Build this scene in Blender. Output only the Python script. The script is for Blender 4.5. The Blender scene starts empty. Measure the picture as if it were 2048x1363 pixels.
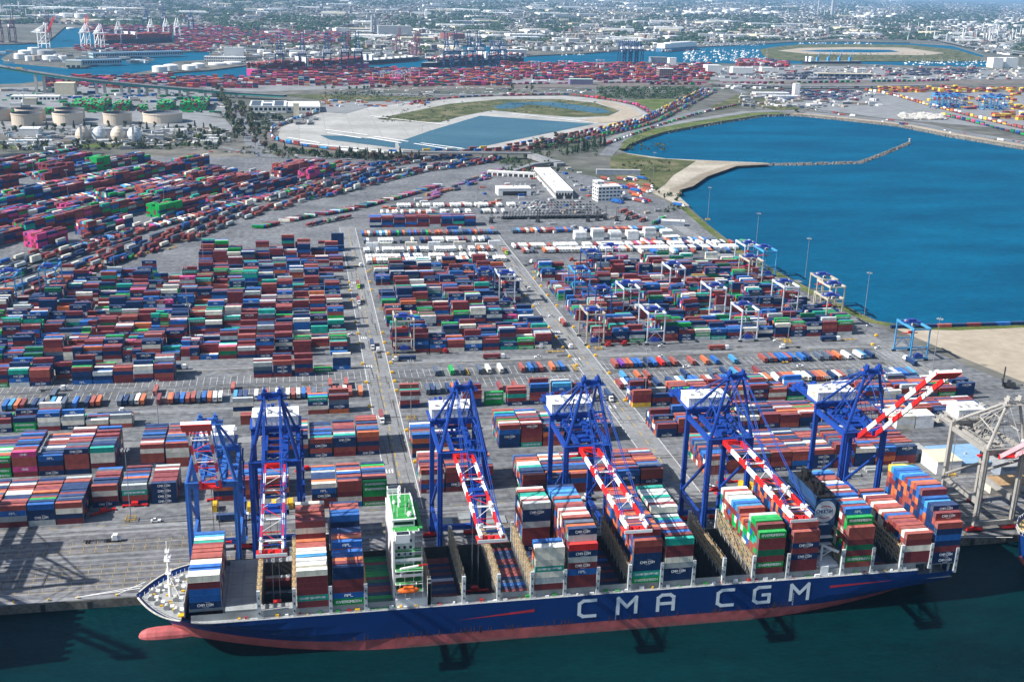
import bpy, math, random
import numpy as np
from mathutils import Vector, Matrix

scene = bpy.context.scene
COL = scene.collection
R = random.Random(7)

# ------------------------------------------------------------------ camera
CAM_H = 258.0
YAW, PITCH, ROLL, FPX = 0.19196, 0.31248, 0.02703, 2232.5
def cam_axes():
    cy, sy, cp, sp = math.cos(YAW), math.sin(YAW), math.cos(PITCH), math.sin(PITCH)
    fwd = Vector((sy * cp, cy * cp, -sp)); right = Vector((cy, -sy, 0)); up = right.cross(fwd)
    return right * math.cos(ROLL) + up * math.sin(ROLL), -right * math.sin(ROLL) + up * math.cos(ROLL), fwd
CR, CU, CF = cam_axes()
cam_data = bpy.data.cameras.new("camera"); cam = bpy.data.objects.new("camera", cam_data); COL.objects.link(cam)
cam.matrix_world = Matrix(((CR.x, CU.x, -CF.x, 0), (CR.y, CU.y, -CF.y, 0), (CR.z, CU.z, -CF.z, CAM_H), (0, 0, 0, 1)))
cam_data.sensor_width = 36.0; cam_data.lens = FPX / 2048 * 36.0
cam_data.clip_start = 1.0; cam_data.clip_end = 200000.0
scene.camera = cam

def P(px, py, z=0.0):
    """ground point (world x, y) under a point of the survey photograph"""
    d = CR * ((px - 1024) / FPX) - CU * ((py - 681.5) / FPX) + CF
    t = (z - CAM_H) / d.z
    return d.x * t, d.y * t

# ------------------------------------------------------------------ world, sun, exposure
SUN_TRAVEL = Vector((71.5, 7.0, -61.5)).normalized()
world = bpy.data.worlds.new("World"); scene.world = world; world.use_nodes = True
wn = world.node_tree.nodes; wl = world.node_tree.links; wn.clear()
sky = wn.new("ShaderNodeTexSky"); sky.sky_type = 'NISHITA'; sky.sun_disc = False
sky.sun_elevation = math.radians(40.6); sky.sun_rotation = math.radians(264.4)
sky.altitude = 50; sky.air_density = 1.0; sky.dust_density = 0.8; sky.ozone_density = 1.2
bg = wn.new("ShaderNodeBackground"); bg.inputs["Strength"].default_value = 0.095
wo = wn.new("ShaderNodeOutputWorld")
wl.new(sky.outputs[0], bg.inputs[0]); wl.new(bg.outputs[0], wo.inputs[0])
sun_data = bpy.data.lights.new("sun", 'SUN'); sun_data.energy = 5.0; sun_data.angle = math.radians(0.5)
sun_data.color = (1.0, 0.965, 0.91)
sun = bpy.data.objects.new("sun", sun_data); COL.objects.link(sun)
sun.rotation_euler = SUN_TRAVEL.to_track_quat('-Z', 'Y').to_euler()
scene.view_settings.view_transform = 'Standard'; scene.view_settings.look = 'None'
scene.view_settings.exposure = 0.76; scene.view_settings.gamma = 1.0
scene.render.engine = 'CYCLES'
scene.cycles.use_denoising = True
scene.cycles.max_bounces = 6; scene.cycles.diffuse_bounces = 3; scene.cycles.glossy_bounces = 3
scene.cycles.volume_bounces = 1
scene.cycles.sample_clamp_indirect = 6.0

# ------------------------------------------------------------------ materials
MATS = {}
def new_mat(name):
    m = bpy.data.materials.new(name); m.use_nodes = True
    nt = m.node_tree; b = nt.nodes["Principled BSDF"]
    return m, nt, b
def paint(name, rgb, rough=0.5, var=0.25, scale=0.25, metal=0.0, streak=False, rnd=0.12, dirt=(0.16, 0.12, 0.09), dirt_amt=0.25):
    """painted surface: patchy fading, some dirt, per-object tone"""
    if name in MATS: return MATS[name]
    m, nt, b = new_mat(name); N = nt.nodes; L = nt.links
    tc = N.new("ShaderNodeTexCoord"); mp = N.new("ShaderNodeMapping")
    oi = N.new("ShaderNodeObjectInfo")
    addv = N.new("ShaderNodeVectorMath"); addv.operation = 'ADD'
    mulr = N.new("ShaderNodeMath"); mulr.operation = 'MULTIPLY'; mulr.inputs[1].default_value = 371.0
    L.new(oi.outputs["Random"], mulr.inputs[0]); L.new(tc.outputs["Object"], addv.inputs[0]); L.new(mulr.outputs[0], addv.inputs[1])
    L.new(addv.outputs[0], mp.inputs[0])
    if streak: mp.inputs["Scale"].default_value = (1.0, 1.0, 0.18)
    n1 = N.new("ShaderNodeTexNoise"); n1.inputs["Scale"].default_value = scale; n1.inputs["Detail"].default_value = 6; n1.inputs["Roughness"].default_value = 0.65
    L.new(mp.outputs[0], n1.inputs["Vector"])
    r1 = N.new("ShaderNodeMapRange"); r1.inputs[1].default_value = 0.3; r1.inputs[2].default_value = 0.7
    r1.inputs[3].default_value = 1 - var; r1.inputs[4].default_value = 1 + var * 0.8
    L.new(n1.outputs[0], r1.inputs[0])
    r2 = N.new("ShaderNodeMapRange"); r2.inputs[3].default_value = 1 - rnd; r2.inputs[4].default_value = 1 + rnd
    L.new(oi.outputs["Random"], r2.inputs[0])
    mu = N.new("ShaderNodeMath"); mu.operation = 'MULTIPLY'; L.new(r1.outputs[0], mu.inputs[0]); L.new(r2.outputs[0], mu.inputs[1])
    vs = N.new("ShaderNodeVectorMath"); vs.operation = 'SCALE'; vs.inputs[0].default_value = rgb
    L.new(mu.outputs[0], vs.inputs["Scale"])
    n2 = N.new("ShaderNodeTexNoise"); n2.inputs["Scale"].default_value = scale * 3.1; n2.inputs["Detail"].default_value = 5
    L.new(mp.outputs[0], n2.inputs["Vector"])
    r3 = N.new("ShaderNodeMapRange"); r3.inputs[1].default_value = 0.55; r3.inputs[2].default_value = 0.8; r3.inputs[3].default_value = 0; r3.inputs[4].default_value = dirt_amt
    L.new(n2.outputs[0], r3.inputs[0])
    mx = N.new("ShaderNodeMix"); mx.data_type = 'RGBA'; mx.inputs[7].default_value = (*dirt, 1)
    L.new(r3.outputs[0], mx.inputs[0]); L.new(vs.outputs[0], mx.inputs[6]); L.new(mx.outputs[2], b.inputs["Base Color"])
    b.inputs["Roughness"].default_value = rough; b.inputs["Metallic"].default_value = metal; b.inputs["Specular IOR Level"].default_value = 0.25
    MATS[name] = m
    return m
def attr_mat(name, rough=0.6, scale=0.08, var=0.2):
    """base colour read from the mesh's own colour attribute (each box its own paint), broken up by wear"""
    m, nt, b = new_mat(name); N = nt.nodes; L = nt.links
    at = N.new("ShaderNodeAttribute"); at.attribute_name = "paint"
    tc = N.new("ShaderNodeTexCoord")
    n1 = N.new("ShaderNodeTexNoise"); n1.inputs["Scale"].default_value = scale; n1.inputs["Detail"].default_value = 6
    L.new(tc.outputs["Object"], n1.inputs["Vector"])
    r1 = N.new("ShaderNodeMapRange"); r1.inputs[1].default_value = 0.3; r1.inputs[2].default_value = 0.7; r1.inputs[3].default_value = 1 - var; r1.inputs[4].default_value = 1 + var
    L.new(n1.outputs[0], r1.inputs[0])
    vs = N.new("ShaderNodeVectorMath"); vs.operation = 'SCALE'; L.new(at.outputs["Color"], vs.inputs[0]); L.new(r1.outputs[0], vs.inputs["Scale"])
    L.new(vs.outputs[0], b.inputs["Base Color"]); b.inputs["Roughness"].default_value = rough; b.inputs["Specular IOR Level"].default_value = 0.15
    MATS[name] = m
    return m
def ground_mat(name, c1, c2, s1=0.02, s2=0.4, rough=0.85, joints=None, joint_col=(0.5, 0.5, 0.48), tracks=0.0, third=None, mot=0.35, jm=0.004):
    """ground: two-tone patches, fine mottling, optional slab joints and long tyre tracks"""
    m, nt, b = new_mat(name); N = nt.nodes; L = nt.links
    tc = N.new("ShaderNodeTexCoord")
    n1 = N.new("ShaderNodeTexNoise"); n1.inputs["Scale"].default_value = s1; n1.inputs["Detail"].default_value = 8; n1.inputs["Roughness"].default_value = 0.6
    L.new(tc.outputs["Object"], n1.inputs["Vector"])
    cr = N.new("ShaderNodeValToRGB"); cr.color_ramp.elements[0].position = 0.38; cr.color_ramp.elements[0].color = (*c1, 1)
    cr.color_ramp.elements[1].position = 0.62; cr.color_ramp.elements[1].color = (*c2, 1)
    if third:
        e = cr.color_ramp.elements.new(0.52); e.color = (*third, 1)
    L.new(n1.outputs[0], cr.inputs[0])
    n2 = N.new("ShaderNodeTexNoise"); n2.inputs["Scale"].default_value = s2; n2.inputs["Detail"].default_value = 5
    L.new(tc.outputs["Object"], n2.inputs["Vector"])
    r = N.new("ShaderNodeMapRange"); r.inputs[1].default_value = 0.3; r.inputs[2].default_value = 0.7; r.inputs[3].default_value = 1 - mot; r.inputs[4].default_value = 1 + mot
    L.new(n2.outputs[0], r.inputs[0])
    vs = N.new("ShaderNodeVectorMath"); vs.operation = 'SCALE'; L.new(cr.outputs[0], vs.inputs[0]); L.new(r.outputs[0], vs.inputs["Scale"])
    out = vs.outputs[0]
    if tracks:
        mp = N.new("ShaderNodeMapping"); mp.inputs["Scale"].default_value = (0.012, 0.55, 1)
        n3 = N.new("ShaderNodeTexNoise"); n3.inputs["Scale"].default_value = 1.0; n3.inputs["Detail"].default_value = 4
        L.new(tc.outputs["Object"], mp.inputs[0]); L.new(mp.outputs[0], n3.inputs["Vector"])
        r3 = N.new("ShaderNodeMapRange"); r3.inputs[1].default_value = 0.42; r3.inputs[2].default_value = 0.66; r3.inputs[3].default_value = 1.12; r3.inputs[4].default_value = 1 - tracks
        L.new(n3.outputs[0], r3.inputs[0])
        v2 = N.new("ShaderNodeVectorMath"); v2.operation = 'SCALE'; L.new(out, v2.inputs[0]); L.new(r3.outputs[0], v2.inputs["Scale"]); out = v2.outputs[0]
    if joints:
        bt = N.new("ShaderNodeTexBrick"); bt.offset = 0.0; bt.squash = 1.0
        bt.inputs["Scale"].default_value = 1.0; bt.inputs["Mortar Size"].default_value = joints[2]; bt.inputs["Mortar Smooth"].default_value = 0.1
        bt.inputs["Brick Width"].default_value = joints[0]; bt.inputs["Row Height"].default_value = joints[1]
        bt.inputs["Color1"].default_value = (0, 0, 0, 1); bt.inputs["Color2"].default_value = (0, 0, 0, 1); bt.inputs["Mortar"].default_value = (1, 1, 1, 1)
        L.new(tc.outputs["Object"], bt.inputs["Vector"])
        mx = N.new("ShaderNodeMix"); mx.data_type = 'RGBA'; L.new(bt.outputs["Color"], mx.inputs[0]); L.new(out, mx.inputs[6]); mx.inputs[7].default_value = (*joint_col, 1)
        out = mx.outputs[2]
    L.new(out, b.inputs["Base Color"]); b.inputs["Roughness"].default_value = rough; b.inputs["Specular IOR Level"].default_value = 0.12
    MATS[name] = m
    return m
def water_mat(name, c1, c2, bump=0.25, s=0.35, rough=0.12, big=0.004, spec=0.08):
    """sea: the water body's own colour in broad wind patches, with a share of rippled reflection"""
    m = bpy.data.materials.new(name); m.use_nodes = True; nt = m.node_tree; N = nt.nodes; L = nt.links; N.clear()
    om = N.new("ShaderNodeOutputMaterial"); df = N.new("ShaderNodeBsdfDiffuse"); gl = N.new("ShaderNodeBsdfGlossy"); mx = N.new("ShaderNodeMixShader")
    tc = N.new("ShaderNodeTexCoord")
    n1 = N.new("ShaderNodeTexNoise"); n1.inputs["Scale"].default_value = big; n1.inputs["Detail"].default_value = 6; n1.inputs["Roughness"].default_value = 0.62
    mp = N.new("ShaderNodeMapping"); mp.inputs["Scale"].default_value = (1, 2.6, 1); mp.inputs["Rotation"].default_value = (0, 0, 0.35)
    L.new(tc.outputs["Object"], mp.inputs[0]); L.new(mp.outputs[0], n1.inputs["Vector"])
    cr = N.new("ShaderNodeValToRGB"); cr.color_ramp.elements[0].position = 0.36; cr.color_ramp.elements[0].color = (*c1, 1)
    cr.color_ramp.elements[1].position = 0.66; cr.color_ramp.elements[1].color = (*c2, 1)
    L.new(n1.outputs[0], cr.inputs[0])
    n2 = N.new("ShaderNodeTexNoise"); n2.inputs["Scale"].default_value = s; n2.inputs["Detail"].default_value = 6; n2.inputs["Roughness"].default_value = 0.68
    mp2 = N.new("ShaderNodeMapping"); mp2.inputs["Scale"].default_value = (1, 2.0, 1); mp2.inputs["Rotation"].default_value = (0, 0, -0.6)
    L.new(tc.outputs["Object"], mp2.inputs[0]); L.new(mp2.outputs[0], n2.inputs["Vector"])
    bp = N.new("ShaderNodeBump"); bp.inputs["Strength"].default_value = bump; bp.inputs["Distance"].default_value = 1.5
    L.new(n2.outputs[0], bp.inputs["Height"]); L.new(bp.outputs[0], gl.inputs["Normal"]); L.new(bp.outputs[0], df.inputs["Normal"])
    n3 = N.new("ShaderNodeTexNoise"); n3.inputs["Scale"].default_value = s * .55; n3.inputs["Detail"].default_value = 7; n3.inputs["Roughness"].default_value = 0.75; L.new(mp2.outputs[0], n3.inputs["Vector"])
    r3 = N.new("ShaderNodeMapRange"); r3.inputs[1].default_value = 0.3; r3.inputs[2].default_value = 0.72; r3.inputs[3].default_value = 0.78; r3.inputs[4].default_value = 1.26; L.new(n3.outputs[0], r3.inputs[0])
    vv = N.new("ShaderNodeVectorMath"); vv.operation = 'SCALE'; L.new(cr.outputs[0], vv.inputs[0]); L.new(r3.outputs[0], vv.inputs["Scale"])
    L.new(vv.outputs[0], df.inputs[0]); gl.inputs["Roughness"].default_value = rough; gl.inputs[0].default_value = (.8, .9, 1, 1)
    mx.inputs[0].default_value = spec; L.new(df.outputs[0], mx.inputs[1]); L.new(gl.outputs[0], mx.inputs[2]); L.new(mx.outputs[0], om.inputs[0])
    MATS[name] = m
    return m

# ------------------------------------------------------------------ mesh building
class MB:
    def __init__(s):
        s.v = []; s.f = []; s.m = []; s.c = []
    def _add(s, pts, faces, m, c):
        o = len(s.v); s.v.extend(pts)
        for f in faces:
            s.f.append(tuple(i + o for i in f)); s.m.append(m); s.c.append(c)
    BOXF = ((0, 3, 2, 1), (4, 5, 6, 7), (0, 1, 5, 4), (1, 2, 6, 5), (2, 3, 7, 6), (3, 0, 4, 7))
    def box(s, x0, x1, y0, y1, z0, z1, m=0, c=None, bottom=True, top_m=None):
        o = len(s.v)
        s.v.extend(((x0, y0, z0), (x1, y0, z0), (x1, y1, z0), (x0, y1, z0), (x0, y0, z1), (x1, y0, z1), (x1, y1, z1), (x0, y1, z1)))
        for k, f in enumerate(s.BOXF):
            if k == 0 and not bottom: continue
            s.f.append(tuple(i + o for i in f)); s.m.append(top_m if (k == 1 and top_m is not None) else m); s.c.append(c)
    def rbox(s, cx, cy, z0, z1, lx, ly, a, m=0, c=None, top_c=None, top_m=None, bottom=False):
        ca, sa = math.cos(a), math.sin(a); hx, hy = lx / 2, ly / 2; o = len(s.v)
        q = [(cx + x * ca - y * sa, cy + x * sa + y * ca) for x, y in ((-hx, -hy), (hx, -hy), (hx, hy), (-hx, hy))]
        s.v.extend([(x, y, z0) for x, y in q] + [(x, y, z1) for x, y in q])
        for k, f in enumerate(s.BOXF):
            if k == 0 and not bottom: continue
            s.f.append(tuple(i + o for i in f)); s.m.append(top_m if (k == 1 and top_m is not None) else m)
            s.c.append(top_c if (k == 1 and top_c is not None) else c)
    def beam(s, a, b, w, h=None, m=0, c=None):
        a = Vector(a); b = Vector(b); h = h or w
        d = (b - a)
        if d.length < 1e-6: return
        d.normalize()
        sd = d.cross(Vector((0, 0, 1)))
        if sd.length < 1e-4: sd = Vector((1, 0, 0))
        sd.normalize(); up = sd.cross(d)
        sd = sd * (w / 2); up = up * (h / 2)
        pts = [a - sd - up, a + sd - up, a + sd + up, a - sd + up, b - sd - up, b + sd - up, b + sd + up, b - sd + up]
        s._add([tuple(p) for p in pts], ((0, 1, 2, 3), (4, 7, 6, 5), (0, 4, 5, 1), (1, 5, 6, 2), (2, 6, 7, 3), (3, 7, 4, 0)), m, c)
    def tube(s, a, b, r, n=6, m=0, c=None, r2=None):
        a = Vector(a); b = Vector(b); d = (b - a).normalized(); r2 = r if r2 is None else r2
        u = d.cross(Vector((0, 0, 1)))
        if u.length < 1e-4: u = Vector((1, 0, 0))
        u.normalize(); w = d.cross(u)
        pts = []
        for q, rr in ((a, r), (b, r2)):
            for i in range(n):
                t = 2 * math.pi * i / n
                pts.append(tuple(q + u * (math.cos(t) * rr) + w * (math.sin(t) * rr)))
        fs = [(i, (i + 1) % n, n + (i + 1) % n, n + i) for i in range(n)] + [tuple(range(n - 1, -1, -1)), tuple(range(n, 2 * n))]
        s._add(pts, fs, m, c)
    def lathe(s, cx, cy, prof, n=24, m=0, c=None, mats=None):
        o = len(s.v)
        for r, z in prof:
            for i in range(n):
                t = 2 * math.pi * i / n
                s.v.append((cx + r * math.cos(t), cy + r * math.sin(t), z))
        for k in range(len(prof) - 1):
            for i in range(n):
                j = (i + 1) % n
                s.f.append((o + k * n + i, o + k * n + j, o + (k + 1) * n + j, o + (k + 1) * n + i)); s.m.append(mats[k] if mats else m); s.c.append(c)
    def poly(s, pts, m=0, c=None):
        o = len(s.v); s.v.extend([tuple(p) for p in pts]); s.f.append(tuple(range(o, o + len(pts)))); s.m.append(m); s.c.append(c)
    def slab(s, pts2, z0, z1, m=0, side_m=None, c=None):
        """extruded outline (counter-clockwise)"""
        n = len(pts2); o = len(s.v)
        s.v.extend([(x, y, z1) for x, y in pts2]); s.f.append(tuple(range(o, o + n))); s.m.append(m); s.c.append(c)
        o2 = len(s.v); s.v.extend([(x, y, z0) for x, y in pts2] + [(x, y, z1) for x, y in pts2])
        for i in range(n):
            j = (i + 1) % n
            s.f.append((o2 + i, o2 + j, o2 + n + j, o2 + n + i)); s.m.append(m if side_m is None else side_m); s.c.append(c)
    def mesh(s, name, mats, smooth=False):
        me = bpy.data.meshes.new(name)
        me.from_pydata([tuple(map(float, p)) for p in s.v], [], s.f)
        for mt in mats: me.materials.append(mt)
        if len(mats) > 1: me.polygons.foreach_set("material_index", np.array(s.m, dtype=np.int32))
        if s.c and any(c is not None for c in s.c):
            at = me.attributes.new("paint", 'FLOAT_COLOR', 'CORNER')
            cols = np.empty((len(me.loops), 4), dtype=np.float32); k = 0
            for f, c in zip(s.f, s.c):
                c = c or (0.5, 0.5, 0.5); cols[k:k + len(f)] = (c[0], c[1], c[2], 1); k += len(f)
            at.data.foreach_set("color", cols.ravel())
        if smooth: me.polygons.foreach_set("use_smooth", np.ones(len(me.polygons), dtype=bool))
        me.update()
        return me
    def build(s, name, mats, parent=None, loc=None, smooth=False):
        if not isinstance(mats, (list, tuple)): mats = [mats]
        return link(name, s.mesh(name, mats, smooth), parent, loc)

def link(name, data, parent=None, loc=None):
    o = bpy.data.objects.new(name, data); COL.objects.link(o)
    if parent is not None: o.parent = parent
    if loc is not None: o.location = loc
    return o
def tag(o, label=None, cat=None, group=None, kind=None):
    if label: o["label"] = label
    if cat: o["category"] = cat
    if group: o["group"] = group
    if kind: o["kind"] = kind
    return o
def thing(name, label, cat, loc=(0, 0, 0), rz=0.0, group=None):
    o = bpy.data.objects.new(name, None); COL.objects.link(o); o.location = loc; o.rotation_euler = (0, 0, rz)
    o.empty_display_size = 1.0
    return tag(o, label, cat, group)
KIDS = {}
def copy_tree(o, loc=None, rz=None, label=None, parent=None, kids=None):
    c = o.copy(); COL.objects.link(c)
    if parent is not None: c.parent = parent
    if loc is not None: c.location = loc
    if rz is not None: c.rotation_euler = (0, 0, rz)
    if label: c["label"] = label
    if o.name not in KIDS: KIDS[o.name] = list(o.children)
    for ch in KIDS[o.name]: copy_tree(ch, parent=c)
    return c
ORD = ["first", "second", "third", "fourth", "fifth", "sixth", "seventh", "eighth", "ninth", "tenth", "eleventh", "twelfth", "thirteenth", "fourteenth", "fifteenth", "sixteenth", "seventeenth", "eighteenth", "nineteenth", "twentieth"] + ["%dth" % i if i % 10 not in (1, 2, 3) else "%d%s" % (i, {1: "st", 2: "nd", 3: "rd"}[i % 10]) for i in range(21, 80)]

# block letters made of strokes on a 4 x 6 grid
GLY = {
 'A': [(0,0,0,5),(0,5,1,6),(1,6,3,6),(3,6,4,5),(4,5,4,0),(0,2.6,4,2.6)], 'C': [(4,6,1,6),(1,6,0,5),(0,5,0,1),(0,1,1,0),(1,0,4,0)],
 'D': [(0,0,0,6),(0,6,3,6),(3,6,4,5),(4,5,4,1),(4,1,3,0),(3,0,0,0)], 'E': [(4,6,0,6),(0,6,0,0),(0,0,4,0),(0,3,3.5,3)],
 'G': [(4,6,1,6),(1,6,0,5),(0,5,0,1),(0,1,1,0),(1,0,4,0),(4,0,4,3),(4,3,2.3,3)], 'H': [(0,0,0,6),(4,0,4,6),(0,3,4,3)], 'I': [(2,0,2,6)],
 'K': [(0,0,0,6),(0,3,4,6),(1.2,3.6,4,0)], 'L': [(0,6,0,0),(0,0,4,0)], 'M': [(0,0,0,6),(0,6,2,2.5),(2,2.5,4,6),(4,6,4,0)],
 'N': [(0,0,0,6),(0,6,4,0),(4,0,4,6)], 'O': [(0,1,0,5),(0,5,1,6),(1,6,3,6),(3,6,4,5),(4,5,4,1),(4,1,3,0),(3,0,1,0),(1,0,0,1)],
 'P': [(0,0,0,6),(0,6,4,6),(4,6,4,3),(4,3,0,3)], 'R': [(0,0,0,6),(0,6,4,6),(4,6,4,3),(4,3,0,3),(2,3,4,0)], 'S': [(4,6,0,6),(0,6,0,3),(0,3,4,3),(4,3,4,0),(4,0,0,0)],
 'T': [(0,6,4,6),(2,6,2,0)], 'U': [(0,6,0,0),(0,0,4,0),(4,0,4,6)], 'V': [(0,6,2,0),(2,0,4,6)], 'Y': [(0,6,2,3),(4,6,2,3),(2,3,2,0)],
}
def text_w(t, h, sp=1.6): return sum((4 + sp) if c != ' ' else 3.0 for c in t) * h / 6 - sp * h / 6
def stroke_text(mb, t, x, y, z, h, th, axis='x', m=0, c=None, sp=1.6, wide=1.0):
    """letters standing on plane y = const (axis 'x') starting at x, base z"""
    u = h / 6; cx = x; sk = 0
    for ch in t:
        if ch == ' ': cx += 3.0 * u * wide; continue
        for (a, b, a2, b2) in GLY[ch]:
            ax, az, bx, bz = cx + a * u * wide, z + b * u, cx + a2 * u * wide, z + b2 * u
            dx, dz = bx - ax, bz - az; l = math.hypot(dx, dz); dx /= l; dz /= l
            ax -= dx * th * .5; az -= dz * th * .5; bx += dx * th * .5; bz += dz * th * .5
            nx, nz = -dz * th / 2, dx * th / 2; yy = y - .012 * (sk % 8); sk += 1
            mb.poly([(ax - nx, yy, az - nz), (bx - nx, yy, bz - nz), (bx + nx, yy, bz + nz), (ax + nx, yy, az + nz)], m, c)
        cx += (4 * wide + sp) * u
def ellipse_arc(mb, cx, y, cz, rx, rz, a0, a1, th, m=0, n=16, c=None):
    for i in range(n):
        t0 = a0 + (a1 - a0) * i / n; t1 = a0 + (a1 - a0) * (i + 1) / n
        mb.poly([(cx + math.cos(t0) * rx, y, cz + math.sin(t0) * rz), (cx + math.cos(t1) * rx, y, cz + math.sin(t1) * rz),
                 (cx + math.cos(t1) * (rx - th), y, cz + math.sin(t1) * (rz - th)), (cx + math.cos(t0) * (rx - th), y, cz + math.sin(t0) * (rz - th))], m, c)
# ------------------------------------------------------------------ ground, water, roads
QY = 447.0                                     # quay edge
m_yard = ground_mat("yard_pavement", (0.1119, 0.1160, 0.1237), (0.1679, 0.1717, 0.1773), s1=0.018, s2=0.22, joints=(13.0, 6.1, 0.045), joint_col=(0.2164, 0.2204, 0.2227), tracks=0.28)
m_conc = ground_mat("concrete", (0.1780, 0.1810, 0.1817), (0.2328, 0.2378, 0.2421), s1=0.03, s2=0.3, joints=(9.0, 9.0, 0.012), joint_col=(0.1369, 0.1419, 0.1439), mot=0.2)
m_apron = ground_mat("apron_asphalt", (0.1130, 0.1136, 0.1196), (0.1608, 0.1576, 0.1628), s1=0.03, s2=0.3, tracks=0.35)
m_city = ground_mat("city_ground", (0.075, 0.082, 0.060), (0.150, 0.140, 0.118), s1=0.004, s2=0.03, third=(0.115, 0.112, 0.098))
m_sand = ground_mat("sand", (0.3080, 0.2590, 0.1960), (0.3780, 0.3220, 0.2485), s1=0.01, s2=0.12, mot=0.13)
m_wetsand = ground_mat("wet_sand", (0.2100, 0.1750, 0.1260), (0.2940, 0.2450, 0.1820), s1=0.02, s2=0.1, mot=0.15, rough=0.6)
m_beach = ground_mat("beach_sand", (0.2800, 0.2450, 0.1890), (0.4060, 0.3640, 0.2940), s1=0.02, s2=0.2, mot=0.2)
m_scrub = ground_mat("scrub", (0.0490, 0.0595, 0.0210), (0.1610, 0.1400, 0.0770), s1=0.025, s2=0.35, third=(0.0875, 0.0945, 0.0350))
m_grass = ground_mat("grass_bank", (0.0630, 0.0875, 0.0210), (0.1400, 0.1470, 0.0525), s1=0.03, s2=0.4, third=(0.0910, 0.1190, 0.0280))
m_white = ground_mat("pale_fill", (0.2800, 0.2730, 0.2520), (0.3780, 0.3710, 0.3500), s1=0.012, s2=0.1, mot=0.12, joints=(46.0, 30.0, 0.6), joint_col=(0.2520, 0.2450, 0.2310))
m_rail = ground_mat("rail_ballast", (0.1190, 0.1015, 0.0875), (0.1750, 0.1540, 0.1330), s1=0.03, s2=0.5, tracks=0.0)
m_road = ground_mat("road_asphalt", (0.1343, 0.1393, 0.1485), (0.1865, 0.1934, 0.2020), s1=0.02, s2=0.2)
m_line = paint("line_white", (0.62, 0.62, 0.60), rough=0.7, var=0.3, scale=0.6)
m_yline = paint("line_yellow", (0.40, 0.27, 0.055), rough=0.7, var=0.3, scale=0.6)
m_rock = ground_mat("rock", (0.1120, 0.1015, 0.0910), (0.2520, 0.2380, 0.2170), s1=0.3, s2=1.2)
m_harbour = water_mat("harbour_water", (0.0003, 0.0110, 0.0130), (0.0006, 0.0205, 0.0235), bump=0.5, s=0.22, rough=0.12, spec=0.028, big=0.006)
m_basin = water_mat("basin_water", (0.0006, 0.056, 0.118), (0.0010, 0.088, 0.168), bump=0.35, s=0.2, rough=0.25, big=0.0045, spec=0.03)
m_channel = water_mat("channel_water", (0.0008, 0.068, 0.130), (0.001, 0.092, 0.165), bump=0.2, s=0.1, rough=0.3, spec=0.04)
m_pond = water_mat("pond_water", (0.030, 0.085, 0.125), (0.052, 0.120, 0.160), bump=0.05, s=0.3, rough=0.2, spec=0.08)
m_bed = ground_mat("quay_concrete", (0.1190, 0.1085, 0.0910), (0.1890, 0.1750, 0.1470), s1=0.08, s2=0.6)

def G(*pts, z=0.0): return [P(x, y, z) for x, y in pts]
def sheet(name, pts2, z, mat, kind="structure", label=None):
    mb = MB(); mb.poly([(x, y, z) for x, y in pts2])
    o = mb.build(name, mat); tag(o, kind=kind, label=label); return o
def strip(mb, pts, w, z, m=0):
    """flat band of width w along a polyline"""
    n = len(pts); L = []; Rr = []
    for i in range(n):
        a = Vector(pts[max(i - 1, 0)]); b = Vector(pts[min(i + 1, n - 1)]); d = (b - a).normalized(); nn = Vector((-d.y, d.x))
        p = Vector(pts[i]); L.append(p + nn * w / 2); Rr.append(p - nn * w / 2)
    for i in range(n - 1):
        mb.poly([(Rr[i].x, Rr[i].y, z), (Rr[i + 1].x, Rr[i + 1].y, z), (L[i + 1].x, L[i + 1].y, z), (L[i].x, L[i].y, z)], m)
def smooth_path(pts, n=6):
    """Catmull-Rom through the points"""
    out = []; q = [pts[0]] + list(pts) + [pts[-1]]
    for i in range(1, len(q) - 2):
        p0, p1, p2, p3 = [Vector(v) for v in q[i - 1:i + 3]]
        for k in range(n):
            t = k / n
            out.append(0.5 * ((2 * p1) + (p2 - p0) * t + (2 * p0 - 5 * p1 + 4 * p2 - p3) * t * t + (3 * p1 - p0 - 3 * p2 + p3) * t ** 3))
    out.append(Vector(pts[-1])); return out

# water: one harbour sheet under everything near, and the further waters as their own sheets at the same level
WZ = -4.0
sheet("harbour_water", [(-4000, -1500), (4000, -1500), (4000, QY + 3), (-4000, QY + 3)], WZ, m_harbour)
basin_shore = [(583, 788), (514, 785), (478, 792), (461, 806), (455, 852), (447, 936), (443, 1035), (447, 1110), (453, 1180), (466, 1290), (476, 1372), (484, 1402), (512, 1430), (560, 1505), (640, 1597), (700, 1614),
               (700, 1622), (640, 1640), (560, 1665), (515, 1720), (510, 1760), (535, 1812), (590, 1895), (648, 1971), (764, 2083), (889, 2191), (962, 2255), (1036, 2276), (1075, 2245), (1113, 2199), (1150, 2150), (1191, 2093), (1212, 1943), (1256, 1780)]
sheet("basin_water", [(400, 770), (3500, 770), (3500, 1650), (1300, 2330), (400, 2330)], WZ, m_basin)

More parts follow.
